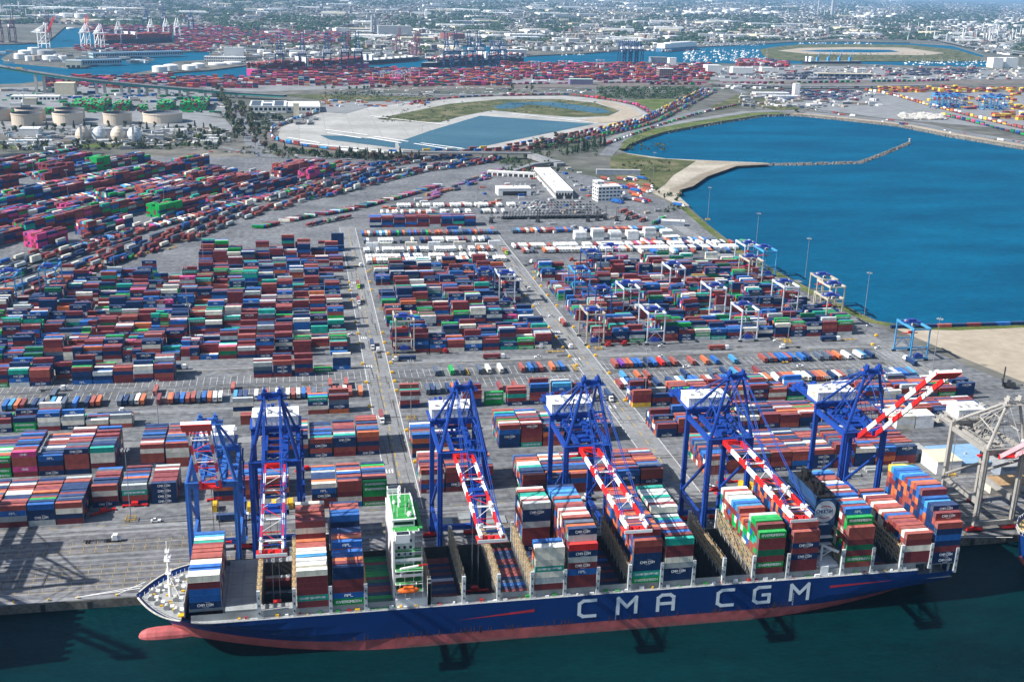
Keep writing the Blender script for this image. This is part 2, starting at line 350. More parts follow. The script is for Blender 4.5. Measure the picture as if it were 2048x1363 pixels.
south_shore = G((0, 172), (40, 171), (85, 165), (150, 160), (250, 160), (340, 160), (430, 158), (505, 156), (600, 157), (700, 153), (760, 147), (850, 142), (940, 138), (1020, 130), (1130, 128), (1230, 126), (1300, 126), (1380, 128), (1480, 130), (1600, 130), (1700, 130), (1830, 134), (1990, 137), z=WZ)
north_shore = G((2010, 134), (1990, 128), (1960, 121), (1970, 112), (1905, 92), (1820, 87), (1700, 85), (1592, 85), (1526, 89), (1390, 96), (1330, 100), (1282, 103), (1236, 103), (1170, 109), (1113, 111), (1053, 114), (1020, 112),
                (1008, 103), (980, 92), (925, 93), (902, 106), (860, 120), (836, 120), (800, 122), (720, 124), (640, 126), (560, 127), (500, 128), (496, 133), (420, 143), (340, 148), (282, 152), (267, 150), (307, 143), (350, 126), (410, 123), (430, 112), (426, 106), (413, 104), (340, 107), (315, 108), (232, 123), (206, 128), (166, 138), (136, 137), (33, 128), (3, 120),
                (28, 105), (93, 99), (165, 96), (200, 93), (300, 91), (400, 84), (460, 80), (462, 71), (340, 71), (206, 59), (168, 57), (131, 55), (93, 88), (0, 91), z=WZ)
sheet("channel_water", [(-6000, 2300), (6500, 2300), (6500, 6500), (-6000, 9000)], WZ, m_channel)

# land: one sheet to the horizon with its quay walls
land = [(-3500, QY), (3500, QY), (3500, 772)] + [(3500, 788)] + basin_shore + [(2600, 1350), (70000, 1350), (70000, 90000), (-60000, 90000), (-60000, 5300), tuple(P(-400, 92, WZ))] + list(reversed(north_shore)) + list(reversed(south_shore)) + [(-3500, P(0, 172, WZ)[1] + 60)]
mb = MB(); mb.slab(land, -12.0, 0.0, 0, 1)
tag(mb.build("ground", [m_city, m_bed]), kind="structure")

# wetland island in the channel
isl = G((1520, 100), (1560, 93.5), (1600, 90.5), (1700, 89.5), (1820, 91), (1910, 100), (1985, 122), (1900, 124), (1700, 124), (1600, 122.5), (1540, 119), (1525, 110), z=WZ)
mb = MB(); mb.slab(list(reversed(isl)), -9, -1.5, 0, 0); tag(mb.build("island", [m_scrub]), kind="structure")
sheet("island_sand", G((1556, 101), (1600, 95.5), (1700, 94), (1810, 95), (1890, 106), (1850, 110), (1750, 109), (1620, 108)), -1.35, m_sand)
isl_w = G((1600, 102), (1640, 100), (1700, 99), (1780, 100), (1800, 104), (1740, 105.5), (1640, 104), z=-1.2)
sheet("lagoon_water", isl_w, -1.2, m_channel)

# terminal paving
yard_out = [(-900, QY + 0.3), (1300, QY + 0.3), (1300, 640), (484, 640), (470, 700), (455, 786), (447, 852), (440, 936), (436, 1035), (440, 1110), (446, 1180), (452, 1290), (430, 1420), (400, 1510), (330, 1600), (240, 1640), (120, 1665), (-60, 1690), (-420, 1705), (-900, 1710)]
sheet("terminal_paving", yard_out, 0.03, m_yard)
sheet("quay_apron", [(-900, QY + 0.5), (1300, QY + 0.5), (1300, 511.5), (-900, 511.5)], 0.06, m_apron)
mb = MB()
for y, w in ((449.2, 2.6), (455.5, 0.9), (459.5, 0.8), (464.0, 0.9), (469.2, 0.8), (474.0, 1.8), (478.8, 1.0), (482.6, 1.6), (487.6, 2.2), (497, 0.9), (509, 1.6)):
    mb.poly([(-900, y - w / 2, 0.09), (1300, y - w / 2, 0.09), (1300, y + w / 2, 0.09), (-900, y + w / 2, 0.09)])
tag(mb.build("quay_strips", m_conc), kind="structure")
mb = MB()
for (x0, x1, yc) in ((-200, 420, 457.6), (-200, 420, 461.9), (-200, 420, 466.7), (-200, 420, 471.6), (-200, 420, 476.6), (-150, 420, 491.5), (-150, 420, 494.5), (-150, 420, 499.5)):
    w = 1.5
    for yy in (yc - w,):
        mb.poly([(x0, yy - .07, 0.1), (x1, yy - .07, 0.1), (x1, yy + .07, 0.1), (x0, yy + .07, 0.1)])
    x = x0
    while x < x1:
        mb.poly([(x, yc - w, 0.1), (x + .17, yc - w, 0.1), (x + .17 - .6, yc + w, 0.1), (x - .6, yc + w, 0.1)]); x += 5.6
for X in (45.2 * 1.0574, 186 * 1.0574):
    y = 516
    while y < 1180:
        mb.poly([(X - .3, y, 0.13), (X + .3, y, 0.13), (X + .3, y + 7, 0.13), (X - .3, y + 7, 0.13)]); y += 13
for y in (516.5, 690, 703, 738): 
    x = -400
    while x < 440:
        mb.poly([(x, y, 0.1), (x + 4, y, 0.1), (x + 4, y + .3, 0.1), (x, y + .3, 0.1)]); x += 11
tag(mb.build("yellow_road_markings", m_yline), kind="structure")
mb = MB()
for X in (47.8, 196.6):
    mb.poly([(X - 9, 512, 0.08), (X + 9, 512, 0.08), (X + 9, 1195, 0.08), (X - 9, 1195, 0.08)])
for y, w in ((514.2, 4.0), (617, 9), (668, 4), (744, 9), (813, 8.0), (873, 7), (933, 8), (995, 7)):
    for (a, b) in ((-700, 38.5), (57.2, 187.2), (206, 452)):
        if y > 950 and a > 0: continue
        mb.poly([(a, y - w / 2, 0.085), (b, y - w / 2, 0.085), (b, y + w / 2, 0.085), (a, y + w / 2, 0.085)])
mb.poly([(428, 640, 0.08), (446, 640, 0.08), (430, 860, 0.08), (422, 1180, 0.08), (408, 1180, 0.08), (412, 860, 0.08)])
tag(mb.build("concrete_roads", m_conc), kind="structure")
mb = MB()
for X in (47.8, 196.6):
    for s in (-8.3, 8.3):
        mb.poly([(X + s - .15, 515, 0.13), (X + s + .15, 515, 0.13), (X + s + .15, 1190, 0.13), (X + s - .15, 1190, 0.13)])
    for y in (560, 640, 735, 800, 880, 960, 1040):
        for k in range(3):
            mb.poly([(X - 7 + k * 1.6, y, 0.13), (X - 6.2 + k * 1.6, y, 0.13), (X - 6.2 + k * 1.6, y + 5, 0.13), (X - 7 + k * 1.6, y + 5, 0.13)])
x = -420
while x < 440:                      # parking-slot lines of the trailer rows
    if not (38 < x < 58 or 187 < x < 206):
        for (y0, y1) in ((690, 706), (712, 728)):
            mb.poly([(x, y0, 0.1), (x + .18, y0, 0.1), (x + .18, y1, 0.1), (x, y1, 0.1)])
    x += 4.3
tag(mb.build("white_road_markings", m_line), kind="structure")

rt_ = random.Random(44); mb = MB()
for k in range(520):
    y = rt_.choice((617, 668, 744, 813, 873, 933, 700, 708, 735, 516, 560, 640, 680)) + rt_.uniform(-5, 5); x = rt_.uniform(-330, 430); L_ = rt_.uniform(6, 60); w = rt_.uniform(.25, .6)
    if y > 1010: continue
    mb.poly([(x, y, .108 + k * .00002), (x + L_, y + rt_.uniform(-.8, .8), .108 + k * .00002), (x + L_, y + w, .108 + k * .00002), (x, y + w, .108 + k * .00002)])
for k in range(160):
    X = rt_.choice((47.8, 196.6, 437)) + rt_.uniform(-7, 7); y = rt_.uniform(515, 1150); L_ = rt_.uniform(8, 50); w = rt_.uniform(.25, .55); z = .135 + k * .00002
    mb.poly([(X, y, z), (X + w, y, z), (X + w + rt_.uniform(-.6, .6), y + L_, z), (X + rt_.uniform(-.6, .2), y + L_, z)])
for k in range(150):
    x = rt_.uniform(-330, 430); y = rt_.choice((rt_.uniform(515, 760), rt_.uniform(990, 1400))); w, d = rt_.uniform(2, 12), rt_.uniform(1.5, 7); z = .112 + k * .00002
    if 38 < x < 58 or 187 < x < 206: continue
    mb.poly([(x, y, z), (x + w, y + .4, z), (x + w * .9, y + d, z), (x - .5, y + d * .8, z)])
tag(mb.build("tyre_marks_and_patches", ground_mat("tar_patch", (.065, .064, .062), (.105, .103, .10), s1=.1, s2=.6)), kind="structure")
# sandy lot, its wall of containers comes later
sheet("sandy_lot", [(465, 783), (1300, 783), (1300, 655), (492, 655), (481, 700)], 0.07, m_sand)
# shore strips: grass bank inside the basin edge, beach, scrub
mb = MB(); strip(mb, [Vector(p) for p in [(700, 779), (583, 780), (514, 778), (476, 785), (455, 804), (449, 852), (441, 936), (437, 1035), (441, 1110), (447, 1180), (458, 1290)]], 9, 0.12)
tag(mb.build("grass_bank", m_grass), kind="structure")
sheet("beach", [(456, 1290), (468, 1290), (478, 1372), (486, 1402), (514, 1429), (561, 1504), (642, 1596), (702, 1614), (702, 1621), (640, 1639), (560, 1664), (514, 1720), (500, 1700), (470, 1580), (440, 1450)], 0.15, m_beach)
mb = MB(); strip(mb, [Vector(p) for p in [(478, 1372), (486, 1402), (514, 1429), (561, 1504), (642, 1596), (705, 1612)]], 15, 0.2); tag(mb.build("wet_beach", m_wetsand), kind="structure")
sheet("beach_scrub", [(432, 1440), (462, 1400), (486, 1440), (520, 1510), (570, 1590), (600, 1640), (540, 1668), (507, 1720), (478, 1690), (452, 1600), (436, 1520)], 0.25, m_scrub)
shore_n = [(512, 1765), (535, 1818), (590, 1902), (648, 1980), (764, 2092), (889, 2200), (962, 2264), (1030, 2285)]
mb = MB(); strip(mb, [Vector(p) for p in [(x - 4, y + 10) for x, y in shore_n]], 34, 0.3); tag(mb.build("shore_grass", m_grass), kind="structure")
shore_e = [(1043, 2283), (1080, 2255), (1120, 2206), (1158, 2157), (1200, 2098), (1222, 1945), (1270, 1780), (1400, 1560)]
mb = MB(); strip(mb, [Vector((x + 6, y + 4)) for x, y in shore_e], 26, 0.3); tag(mb.build("rock_bank", m_sand), kind="structure")
mb = MB(); strip(mb, [Vector((x + 38, y + 16)) for x, y in shore_e], 34, 0.32); strip(mb, [Vector((x - 12, y + 44)) for x, y in shore_n] + [Vector((1090, 2330))], 24, 0.32)
tag(mb.build("shore_road", m_conc), kind="structure")

# fill site inside the rail loop
loop = G((548, 272), (556, 256), (600, 238), (650, 224), (760, 207), (900, 197), (1000, 193), (1130, 192), (1215, 199), (1270, 212), (1296, 228), (1270, 246), (1195, 264), (1080, 285), (980, 301), (900, 306), (780, 304), (640, 292), (570, 283))
sheet("fill_site", loop, 0.2, m_white)
sheet("wetland", G((755, 238), (800, 228), (900, 208), (1000, 199), (1120, 199), (1190, 206), (1240, 222), (1215, 233), (1150, 235), (1060, 228), (985, 221), (925, 232), (880, 245), (810, 243)), 0.5, m_scrub)
sheet("sand_strip", G((1190, 203), (1215, 203), (1262, 216), (1284, 231), (1240, 243), (1200, 247), (1160, 240), (1215, 234), (1245, 222)), 0.6, m_sand)
sheet("pond_water", G((795, 285), (860, 262), (960, 232), (1188, 248), (1120, 262), (1000, 286), (930, 301), (860, 303), (800, 297)), 0.55, m_pond)
mb = MB()
mb.poly([(x, y, 0.55) for x, y in G((640, 271), (700, 273), (790, 284), (790, 296), (740, 290), (660, 280))])
mb.poly([(x, y, 0.75) for x, y in G((985, 213), (1020, 207), (1060, 209), (1030, 217), (1000, 219))])
mb.poly([(x, y, 0.75) for x, y in G((1000, 206), (1100, 204), (1200, 216), (1225, 226), (1190, 227), (1090, 212))])
tag(mb.build("marsh_water", m_pond), kind="structure")
mb = MB()
for a, b in (((1025, 228), (1195, 247)), ((650, 260), (735, 271)), ((655, 267), (722, 277)), ((735, 276), (802, 287)), ((748, 274), (816, 284)), ((828, 288), (905, 300)), ((842, 287), (925, 298)), ((740, 233), (885, 250)), ((575, 276), (640, 287)), ((600, 287), (760, 302))):
    strip(mb, [Vector(P(*a)), Vector(P(*b))], 5, 1.0)
tag(mb.build("white_kerbs", paint("white_kerb", (0.75, 0.75, 0.73), rough=0.8)), kind="structure")

# rail ground and roads further in
mb = MB()
strip(mb, smooth_path(G((545, 262), (541, 272), (552, 282), (600, 293), (700, 305), (800, 311), (900, 308), (1000, 304), (1090, 288), (1195, 266), (1300, 240), (1345, 220), (1400, 190), (1420, 178))), 26, 0.25)
strip(mb, smooth_path(G((541, 272), (552, 256), (600, 238), (650, 223), (760, 206), (900, 194), (1050, 190), (1180, 194), (1250, 203), (1290, 218), (1302, 232), (1280, 246))), 14, 0.3)
tag(mb.build("rail_bed", m_rail), kind="structure")
RAILS = [((0, 606), (180, 541), (330, 487), (440, 447), (560, 409), (700, 372), (820, 348), (900, 336), (965, 326), (1000, 315)),
         ((0, 592), (180, 528), (330, 474), (440, 434), (560, 398), (700, 363), (820, 342), (900, 332), (965, 323), (995, 314)),
         ((0, 560), (130, 519), (280, 468), (420, 424), (560, 383), (700, 350), (790, 332), (870, 322), (940, 316)),
         ((0, 548), (130, 507), (280, 457), (420, 414), (560, 374), (700, 342), (790, 326), (870, 318), (940, 313))]
mb = MB()
for r in RAILS: strip(mb, smooth_path(G(*r)), 3.0, 0.08)
tag(mb.build("rail_tracks", m_rail), kind="structure")
mb = MB()
strip(mb, G((0, 611), (200, 540), (330, 493), (430, 460)), 3.0, 0.1)
tag(mb.build("brown_kerb", paint("brown_kerb", (0.30, 0.17, 0.08), rough=0.8)), kind="structure")
mb = MB()
strip(mb, smooth_path(G((462, 205), (470, 225), (485, 250), (500, 275), (515, 300), (530, 312))), 26, 0.3)
strip(mb, smooth_path(G((0, 288), (120, 291), (250, 290), (420, 292), (530, 312), (640, 316), (760, 320))), 14, 0.34)
strip(mb, smooth_path(G((660, 190), (800, 189), (950, 190), (1100, 186), (1300, 178), (1500, 176), (1800, 176), (2100, 184))), 30, 0.36)
strip(mb, smooth_path(G((1500, 185), (1525, 200), (1570, 212), (1640, 222), (1720, 236), (1850, 252), (2048, 288))), 22, 0.38)
strip(mb, smooth_path(G((1440, 170), (1480, 182), (1495, 195), (1490, 205), (1440, 215), (1380, 228), (1320, 246), (1265, 268), (1235, 282), (1225, 296), (1210, 312))), 22, 0.4)
strip(mb, smooth_path(G((1400, 168), (1300, 170), (1150, 176))), 22, 0.42)
tag(mb.build("access_roads", m_road), kind="structure")
sheet("tank_farm_ground", G((0, 225), (120, 222), (300, 224), (380, 228), (450, 238), (470, 262), (440, 268), (300, 268), (0, 268)), 0.26, m_conc)
sheet("terminal_apron_green", G((0, 175), (150, 172), (330, 178), (430, 190), (452, 215), (455, 236), (380, 228), (120, 222), (0, 224)), 0.24, m_conc)
sheet("plant_grass", G((0, 297), (150, 296), (330, 293), (440, 290), (440, 285), (300, 287), (0, 290)), 0.45, m_grass)
sheet("hillside_grass", G((1455, 200), (1472, 190), (1500, 196), (1490, 212), (1430, 222), (1420, 214)), 0.5, m_scrub)
sheet("ramp_grass", G((1470, 186), (1500, 186), (1560, 206), (1610, 217), (1560, 222), (1520, 214), (1508, 200)), 0.5, m_scrub)
sheet("meadow", G((1260, 200), (1310, 198), (1370, 199), (1360, 212), (1335, 226), (1318, 226), (1290, 212)), 0.5, m_grass)
sheet("yard_lots_far", G((1480, 196), (1560, 188), (1900, 184), (2048, 186), (2048, 262), (1900, 248), (1760, 236), (1600, 214)), 0.28, m_conc)
sheet("rail_yard_far", G((740, 172), (1000, 168), (1300, 165), (1700, 162), (2048, 160), (2048, 168), (1700, 171), (1300, 173), (1000, 177), (740, 182)), 0.5, m_rail)
sheet("terminal_ground_far", G((90, 172), (300, 163), (500, 158), (760, 148), (1020, 133), (1300, 128), (1420, 130), (1440, 160), (1000, 168), (740, 176), (520, 184), (300, 180)), 0.27, m_conc)
sheet("lot_far_right", G((1430, 132), (1600, 131), (1830, 136), (2048, 142), (2048, 159), (1440, 163)), 0.29, m_conc)
sheet("grass_strip_far", G((560, 190), (700, 189), (870, 196), (850, 201), (760, 202), (640, 200)), 0.5, m_scrub)
sheet("truck_lot", G((625, 222), (660, 206), (790, 203), (860, 201), (740, 214), (690, 228)), 0.52, m_conc)
# ------------------------------------------------------------------ shipping containers
CC = {  # paint (linear) and colour word
 'm': ((0.175, 0.033, 0.037), "maroon"), 'r': ((0.275, 0.066, 0.050), "rust red"), 'o': ((0.470, 0.125, 0.045), "orange"), 'n': ((0.009, 0.031, 0.100), "navy blue"),
 'b': ((0.016, 0.105, 0.340), "mid blue"), 's': ((0.050, 0.250, 0.460), "sky blue"), 'c': ((0.680, 0.640, 0.530), "cream"), 'g': ((0.400, 0.430, 0.420), "pale grey"),
 'w': ((0.780, 0.780, 0.760), "white"), 'e': ((0.005, 0.280, 0.055), "bright green"), 't': ((0.012, 0.300, 0.225), "teal"), 'k': ((0.010, 0.130, 0.060), "dark green"),
 'p': ((0.480, 0.050, 0.180), "magenta pink"), 'y': ((0.700, 0.430, 0.050), "yellow"), 'd': ((0.520, 0.022, 0.018), "bright red"), 'v': ((0.150, 0.035, 0.280), "purple"), 'h': ((0.070, 0.095, 0.135), "slate grey")}
def roofc(c):
    """roof paint, chalked, with sun and sky glare put into the colour"""
    return tuple(min(0.80, a * 1.25 + 0.034) for a in c)
LOGO = {'e': "EVERGREEN", 't': "CHINA SHIPPING", 'n': "CMA CGM", 'p': "ONE"}
RECS = []          # every container: x, y, z (base centre), length, height, rz, colour, logo, score, where
CL, CW = 12.19, 2.44
def rec(x, y, z, L, H, rz, col, logo, top, front, ends=False, where=None, tier=None, fixed=False):
    D2 = x * x + y * y + (CAM_H - z) ** 2; hd = math.hypot(x, y); sd = (CAM_H - z) / math.sqrt(D2); cd = hd / math.sqrt(D2)
    sc = 0.0
    if top: sc += L * CW * sd / D2
    if front: sc += L * H * cd * 0.97 / D2
    if rz != 0: sc *= 0.8
    RECS.append(dict(x=x, y=y, z=z, L=L, H=H, rz=rz, col=col, logo=logo, sc=sc, where=where, tier=tier, top=top, front=front, ends=ends))
def pick_logo(c, rnd, p=0.55):
    if c in LOGO: return LOGO[c] if rnd.random() < (0.92 if c in 'ep' else p) else None
    if c == 'b': return rnd.choice([None, "APL", "APL", None])
    if c == 'm': return "CMA CGM" if rnd.random() < 0.06 else None
    if c == 'c' or c == 'g': return "COSCO" if rnd.random() < 0.08 else None
    return None
def wpick(rnd, pal):
    t = rnd.random() * sum(w for _, w in pal)
    for c, w in pal:
        t -= w
        if t <= 0: return c
    return pal[-1][0]
PAL_MIX = [('m', 32), ('r', 7), ('n', 32), ('b', 10), ('c', 5), ('g', 5), ('e', 4), ('t', 4), ('h', 4), ('o', 2), ('p', .8), ('k', 2)]
PAL_IMP = [('r', 17), ('m', 25), ('o', 7), ('n', 31), ('b', 8), ('g', 5), ('c', 5), ('h', 5), ('t', 2), ('e', 2)]
PAL_PINK = [('p', 10), ('m', 30), ('r', 18), ('d', 3), ('o', 8), ('n', 16), ('h', 5), ('w', 3), ('t', 1), ('g', 4)]
PAL_GREEN = [('e', 60), ('m', 30), ('n', 6), ('t', 4)]

def tower(x, y, z, heights, cols_fn, L, rz0, rnd, where, rowp, logo_p=.55, ends=True, nb=None):
    """one bay of stacks side by side along +Y; heights[r] tiers; cols_fn(r, t, top) -> colour"""
    for r, h in enumerate(heights):
        zz = z
        hprev = heights[r - 1] if r else 0
        for t in range(h):
            c = cols_fn(r, t, t == h - 1)
            H = 2.9 if rnd.random() < .7 else 2.6
            top = t == h - 1; front = t >= hprev
            vis = top or front or ends or nb is None or t >= nb[r]
            if vis:
                rec(x, y + r * rowp, zz, L, H, rz0, c, pick_logo(c, rnd, logo_p), top, front, ends, (where, r, h, len(heights)), t)
            zz += H + 0.02

# ---- deck cargo of the ship: bay number, start x, first row, heights near to far, near face bottom to top, tops near to far
BZ = 17.3; RP = 2.55; Y0S = 400.6
def H_(*p):
    out = []
    for n, h in p: out += [h] * n
    return out
BAYS = [
 (1, -48.7, 2, H_((15, 5)), "nbbmc", "ccbbccrrrrmtcsb"),
 (4, -6.7, 0, H_((10, 6), (7, 9)), "mtmmmc", "ccgcsccrrommrrmr"),
 (5, 7.6, 0, H_((3, 6), (1, 7), (5, 8), (2, 7), (6, 9)), "ebmmnn", "dmobbomnnrmbbrmrn"),
 (10, 90, 0, H_((3, 7), (8, 1), (7, 9)), "mgctccc", "ccbtmmnmmnngmcttr"),
 (11, 104, 0, H_((1, 7), (17, 9)), "mmbmgnd", "dnohnrcrgmrsrsbsbn"),
 (13, 132, 0, H_((1, 7), (17, 8)), "etnnnmr", "rmonomnomnhnronrro"),
 (14, 146, 0, H_((4, 7), (5, 7), (9, 8)), "nngcmmt", "tmbmcmbtgcmcgtcggt"),
 (17, 187.3, 0, H_((1, 7), (1, 8), (3, 8), (4, 6), (9, 7)), "memkmme", "emeegrmorrsbscgcrw"),
 (18, 203, 0, H_((1, 7), (17, 8)), "mmnmnrr", "rrnbonnonomnonnonm"),
 (19, 228.5, 0, H_((1, 7), (1, 8), (16, 9)), "remkmrr", "rebmsrcbmcrbcwrrbs"),
 (21, 256.5, 0, H_((18, 5)), "mmcmr", "rcrrmrrbrcrrcrmcbr"),
 (22, 270.6, 0, H_((1, 7), (1, 8), (4, 9), (12, 10)), "nnmnbnr", "rmnnsbmbrobmbsbbsy"),
]
LOW = {6: (21.6, "ekkenmmnkmeekkmeknm"), 7: (47.3, "mtbnmnhnmwnmnmnrr"), 9: (76, "rnmnbhnmrmnmmnnnmn"), 12: (118.2, "bnmnnmnnmnmnbmnnm"), 20: (242.6, "nmnnmnnmnhnmmnmnn")}
rs = random.Random(3)
for (bn, x0, r0, hs, face, tops) in BAYS:
    def cf(r, t, top, face=face, tops=tops, hs=hs, r0=r0, bn=bn):
        if r == 0 and t < len(face): return face[t]
        if top: return tops[r % len(tops)]
        if bn in (13, 18, 22, 5): return wpick(rs, [('n', 40), ('o', 22), ('r', 22), ('m', 14), ('b', 12), ('s', 2)])
        if bn in (17, 19): return wpick(rs, [('m', 30), ('e', 16), ('t', 8), ('c', 14), ('b', 10), ('r', 20)])
        return wpick(rs, [('m', 30), ('n', 18), ('c', 14), ('r', 16), ('b', 10), ('g', 8), ('t', 6), ('o', 8)])
    zz = BZ if bn != 22 else 16.0
    tower(x0 + CL / 2, Y0S + r0 * RP, zz, hs, cf, CL, 0.0, rs, ("ship", bn), RP)
for bn, (x0, tops) in LOW.items():
    for r in range(17):
        c = tops[r % len(tops)]
        rec(x0 + CL / 2, Y0S + r * RP + .4, 11.4 + (0.0 if bn in (6, 9) else -3.0), CL, 2.8, 0.0, c, pick_logo(c, rs), True, r == 0, False, (("low", bn), r, 1, 17), 0)
# a few boxes down in the open holds
for (x0, y, z, c) in [(-20.5, 402.5, 6, 'g'), (-14.2, 402.4, 6, 'm'), (-20.5, 417, 3, 'g'), (-20.5, 419.6, 3, 'm'), (-20.5, 428, 6, 'h'), (-20.5, 433, 9, 'm'), (-20.5, 435.6, 9, 'g'), (61.5, 401.6, 4, 'e'), (61.5, 404.2, 4, 'r'), (61.5, 406.8, 4, 'e')]:
    L = 6.06 if x0 in (-14.2,) or (x0 == -20.5 and y < 403) else CL
    rec(x0 + L / 2, y, z, L, 2.7, 0.0, c, pick_logo(c, rs), True, True, False, (("hold", x0), 0, 1, 1), 0)

# ---- the container yard
PX = 12.85
def block(name, x0, x1, y0, rows, hlo, hhi, seed, pal=PAL_MIX, rowp=2.62, empty=0.08, colvar=1.0, flat=False, fronts=None, gaps=(), z=0.05, L=CL, px=PX, rz=0.0, logo_p=.5, maxh=6, rowvar=2, ends=False):
    """stacks whose long sides run along x; bays step along x, rows step back along y"""
    rnd = random.Random(seed); nc = max(1, int((x1 - x0) / px)); Hs = []
    for c in range(nc):
        base = rnd.uniform(hlo, hhi); col = []; cur = base
        hole = False
        for r in range(rows):
            if flat: h = int(round(base))
            else:
                if rnd.random() < .45: cur = base + rnd.uniform(-rowvar, rowvar)
                hole = rnd.random() < (.6 if (r and col[-1] == 0 and empty > .05) else empty)
                h = 0 if hole else int(round(cur))
            h = max(0, min(maxh, h))
            for (ga, gb, gr0, gr1) in gaps:
                if ga <= x0 + c * px < gb and gr0 <= r < gr1: h = 0
            col.append(h)
        Hs.append(col)
    fr = fronts or {}
    for c in range(nc):
        f = fr.get(c)
        if f is not None:
            if f == '': Hs[c][0] = 0
            else:
                for r in range(rows):
                    if Hs[c][r] > 0 or r == 0: Hs[c][r] = len(f) if (r == 0 or flat) else max(1, min(maxh, len(f) + rnd.choice((-1, 0, 0, 1))))
    for c in range(nc):
        x = x0 + c * px + L / 2; nb = [min(Hs[c - 1][r] if c else 0, Hs[c + 1][r] if c + 1 < nc else 0) for r in range(rows)]
        f = fr.get(c)
        def cf(r, t, top, f=f):
            if f and r == 0: return f[t]
            return wpick(rnd, pal)
        if L > 10 and rnd.random() < .06 and not f:      # a bay of twenty-footers
            for k in (0, 1): tower(x - 3.05 + 6.13 * k, y0 + CW / 2, z, Hs[c], cf, 6.06, rz, rnd, (name, c), rowp, logo_p, ends, nb)
        else:
            tower(x, y0 + CW / 2, z, Hs[c], cf, L, rz, rnd, (name, c), rowp, logo_p, ends, nb)

LX = 39.0       # east limit of the western blocks
# quayside blocks (A), second line (B), third line (C)
block("Q", -160.5, -108, 521, 12, 4, 5, 11, PAL_IMP, flat=True, fronts={0: "teee", 1: "mgbr", 2: "gnnb", 3: "mncr"}, maxh=6)
block("Q", -108, -55, 538, 9, 3.4, 4.6, 12, PAL_IMP, flat=True, fronts={0: "nmcr", 1: "nrtg", 2: "nnnn", 3: "emer"}, px=14.4)
block("Q", 0.5, 40, 521.5, 9, 5, 5, 13, PAL_IMP, flat=True, fronts={0: "mmnbc", 1: "bcmrr", 2: "emeee"})
block("Q", -49, -3, 537, 8, 3, 4, 14, PAL_IMP, flat=True)
block("Q", 57, 109, 532.5, 9, 4, 5, 15, PAL_IMP, flat=True, fronts={0: "mbrcr", 1: "mnmmr", 3: "rmere"}, px=13.1)
block("Q", 109.5, 187, 523, 11, 4, 5, 16, PAL_IMP, flat=True, fronts={0: "nnmr", 4: "rnnb", 5: "mnrr"}, px=12.9)
block("Q", 215, 342, 535, 13, 4, 5, 17, PAL_IMP, flat=True, px=12.7, fronts={0: "rrcr", 1: "mrrn", 2: "brmh", 3: "nrmr", 4: "nbrr", 5: "nnnr"})
block("S", -168, -90, 580, 12, 4, 5, 21, PAL_IMP, flat=True, fronts={0: "eeme", 1: "mprrp", 2: "nmnb", 3: "nrrrn", 4: "gmcct", 5: "nnnmr"}, px=13.2)
block("S", -90, -50, 583, 11, 4, 5, 22, PAL_IMP, flat=True, fronts={0: "nrrcr", 1: "rrccr", 2: "mmrn"}, px=13.2)
block("S", -26, 42, 586, 10, 3.5, 5, 23, PAL_IMP, flat=True, fronts={2: "nrnr", 3: "mrnn", 4: "nmnro"}, px=13.2)
block("S", 57, 83, 579, 8, 4, 5, 24, PAL_IMP, flat=True, fronts={0: "nrnob", 1: "mcrhn"}, px=13)
block("S", 108, 150, 586, 10, 3, 5, 25, PAL_IMP, flat=True, fronts={0: "nnnbr", 2: "rmon"}, px=13)
block("S", 150, 188, 588, 8, 4, 5, 26, PAL_IMP, flat=True, fronts={2: "nnnm"})
block("S", 204.5, 350, 590, 9, 3, 5, 27, PAL_IMP, px=13, rowvar=.6, empty=0, fronts={0: "nnm", 1: "nmrr"})
block("S", 350, 440, 598, 9, 2, 3, 28, PAL_IMP, px=13, flat=True)
block("T", -182, -90, 644, 4, 2, 3.2, 31, PAL_MIX, fronts={0: "ngm", 1: "een", 2: "mgcb", 3: "ncg", 5: "rcg", 6: "nyc"}, rowvar=.5, px=13.4)
block("T", 0, 38, 652, 3, 2, 3, 32, PAL_IMP, fronts={0: "rcnt", 1: "onhm", 2: "rnm"}, rowvar=.5, gaps=((-90, 0, 0, 3),))
block("T", -45, -24, 655, 2, 2, 2.6, 132, PAL_MIX, fronts={0: "cncg", 1: "gg"}, rowvar=.4)
block("T", 57, 70, 655, 3, 3.6, 4, 33, PAL_IMP, fronts={0: "nmgm"})
block("T", 96, 187, 652, 3, 2, 3.6, 34, PAL_IMP, fronts={0: "nnrm", 2: "nmtm", 3: "nrmnb", 4: "nnmbs"}, rowvar=.6, px=14.5, empty=.2)
block("T", 204, 345, 640, 6, 2, 4.4, 35, PAL_IMP, rowvar=1, px=13.2, fronts={0: "ymmr", 1: "nmn"})
block("T", 345, 440, 628, 10, 2, 4, 36, PAL_IMP, rowvar=.8, px=13.2)
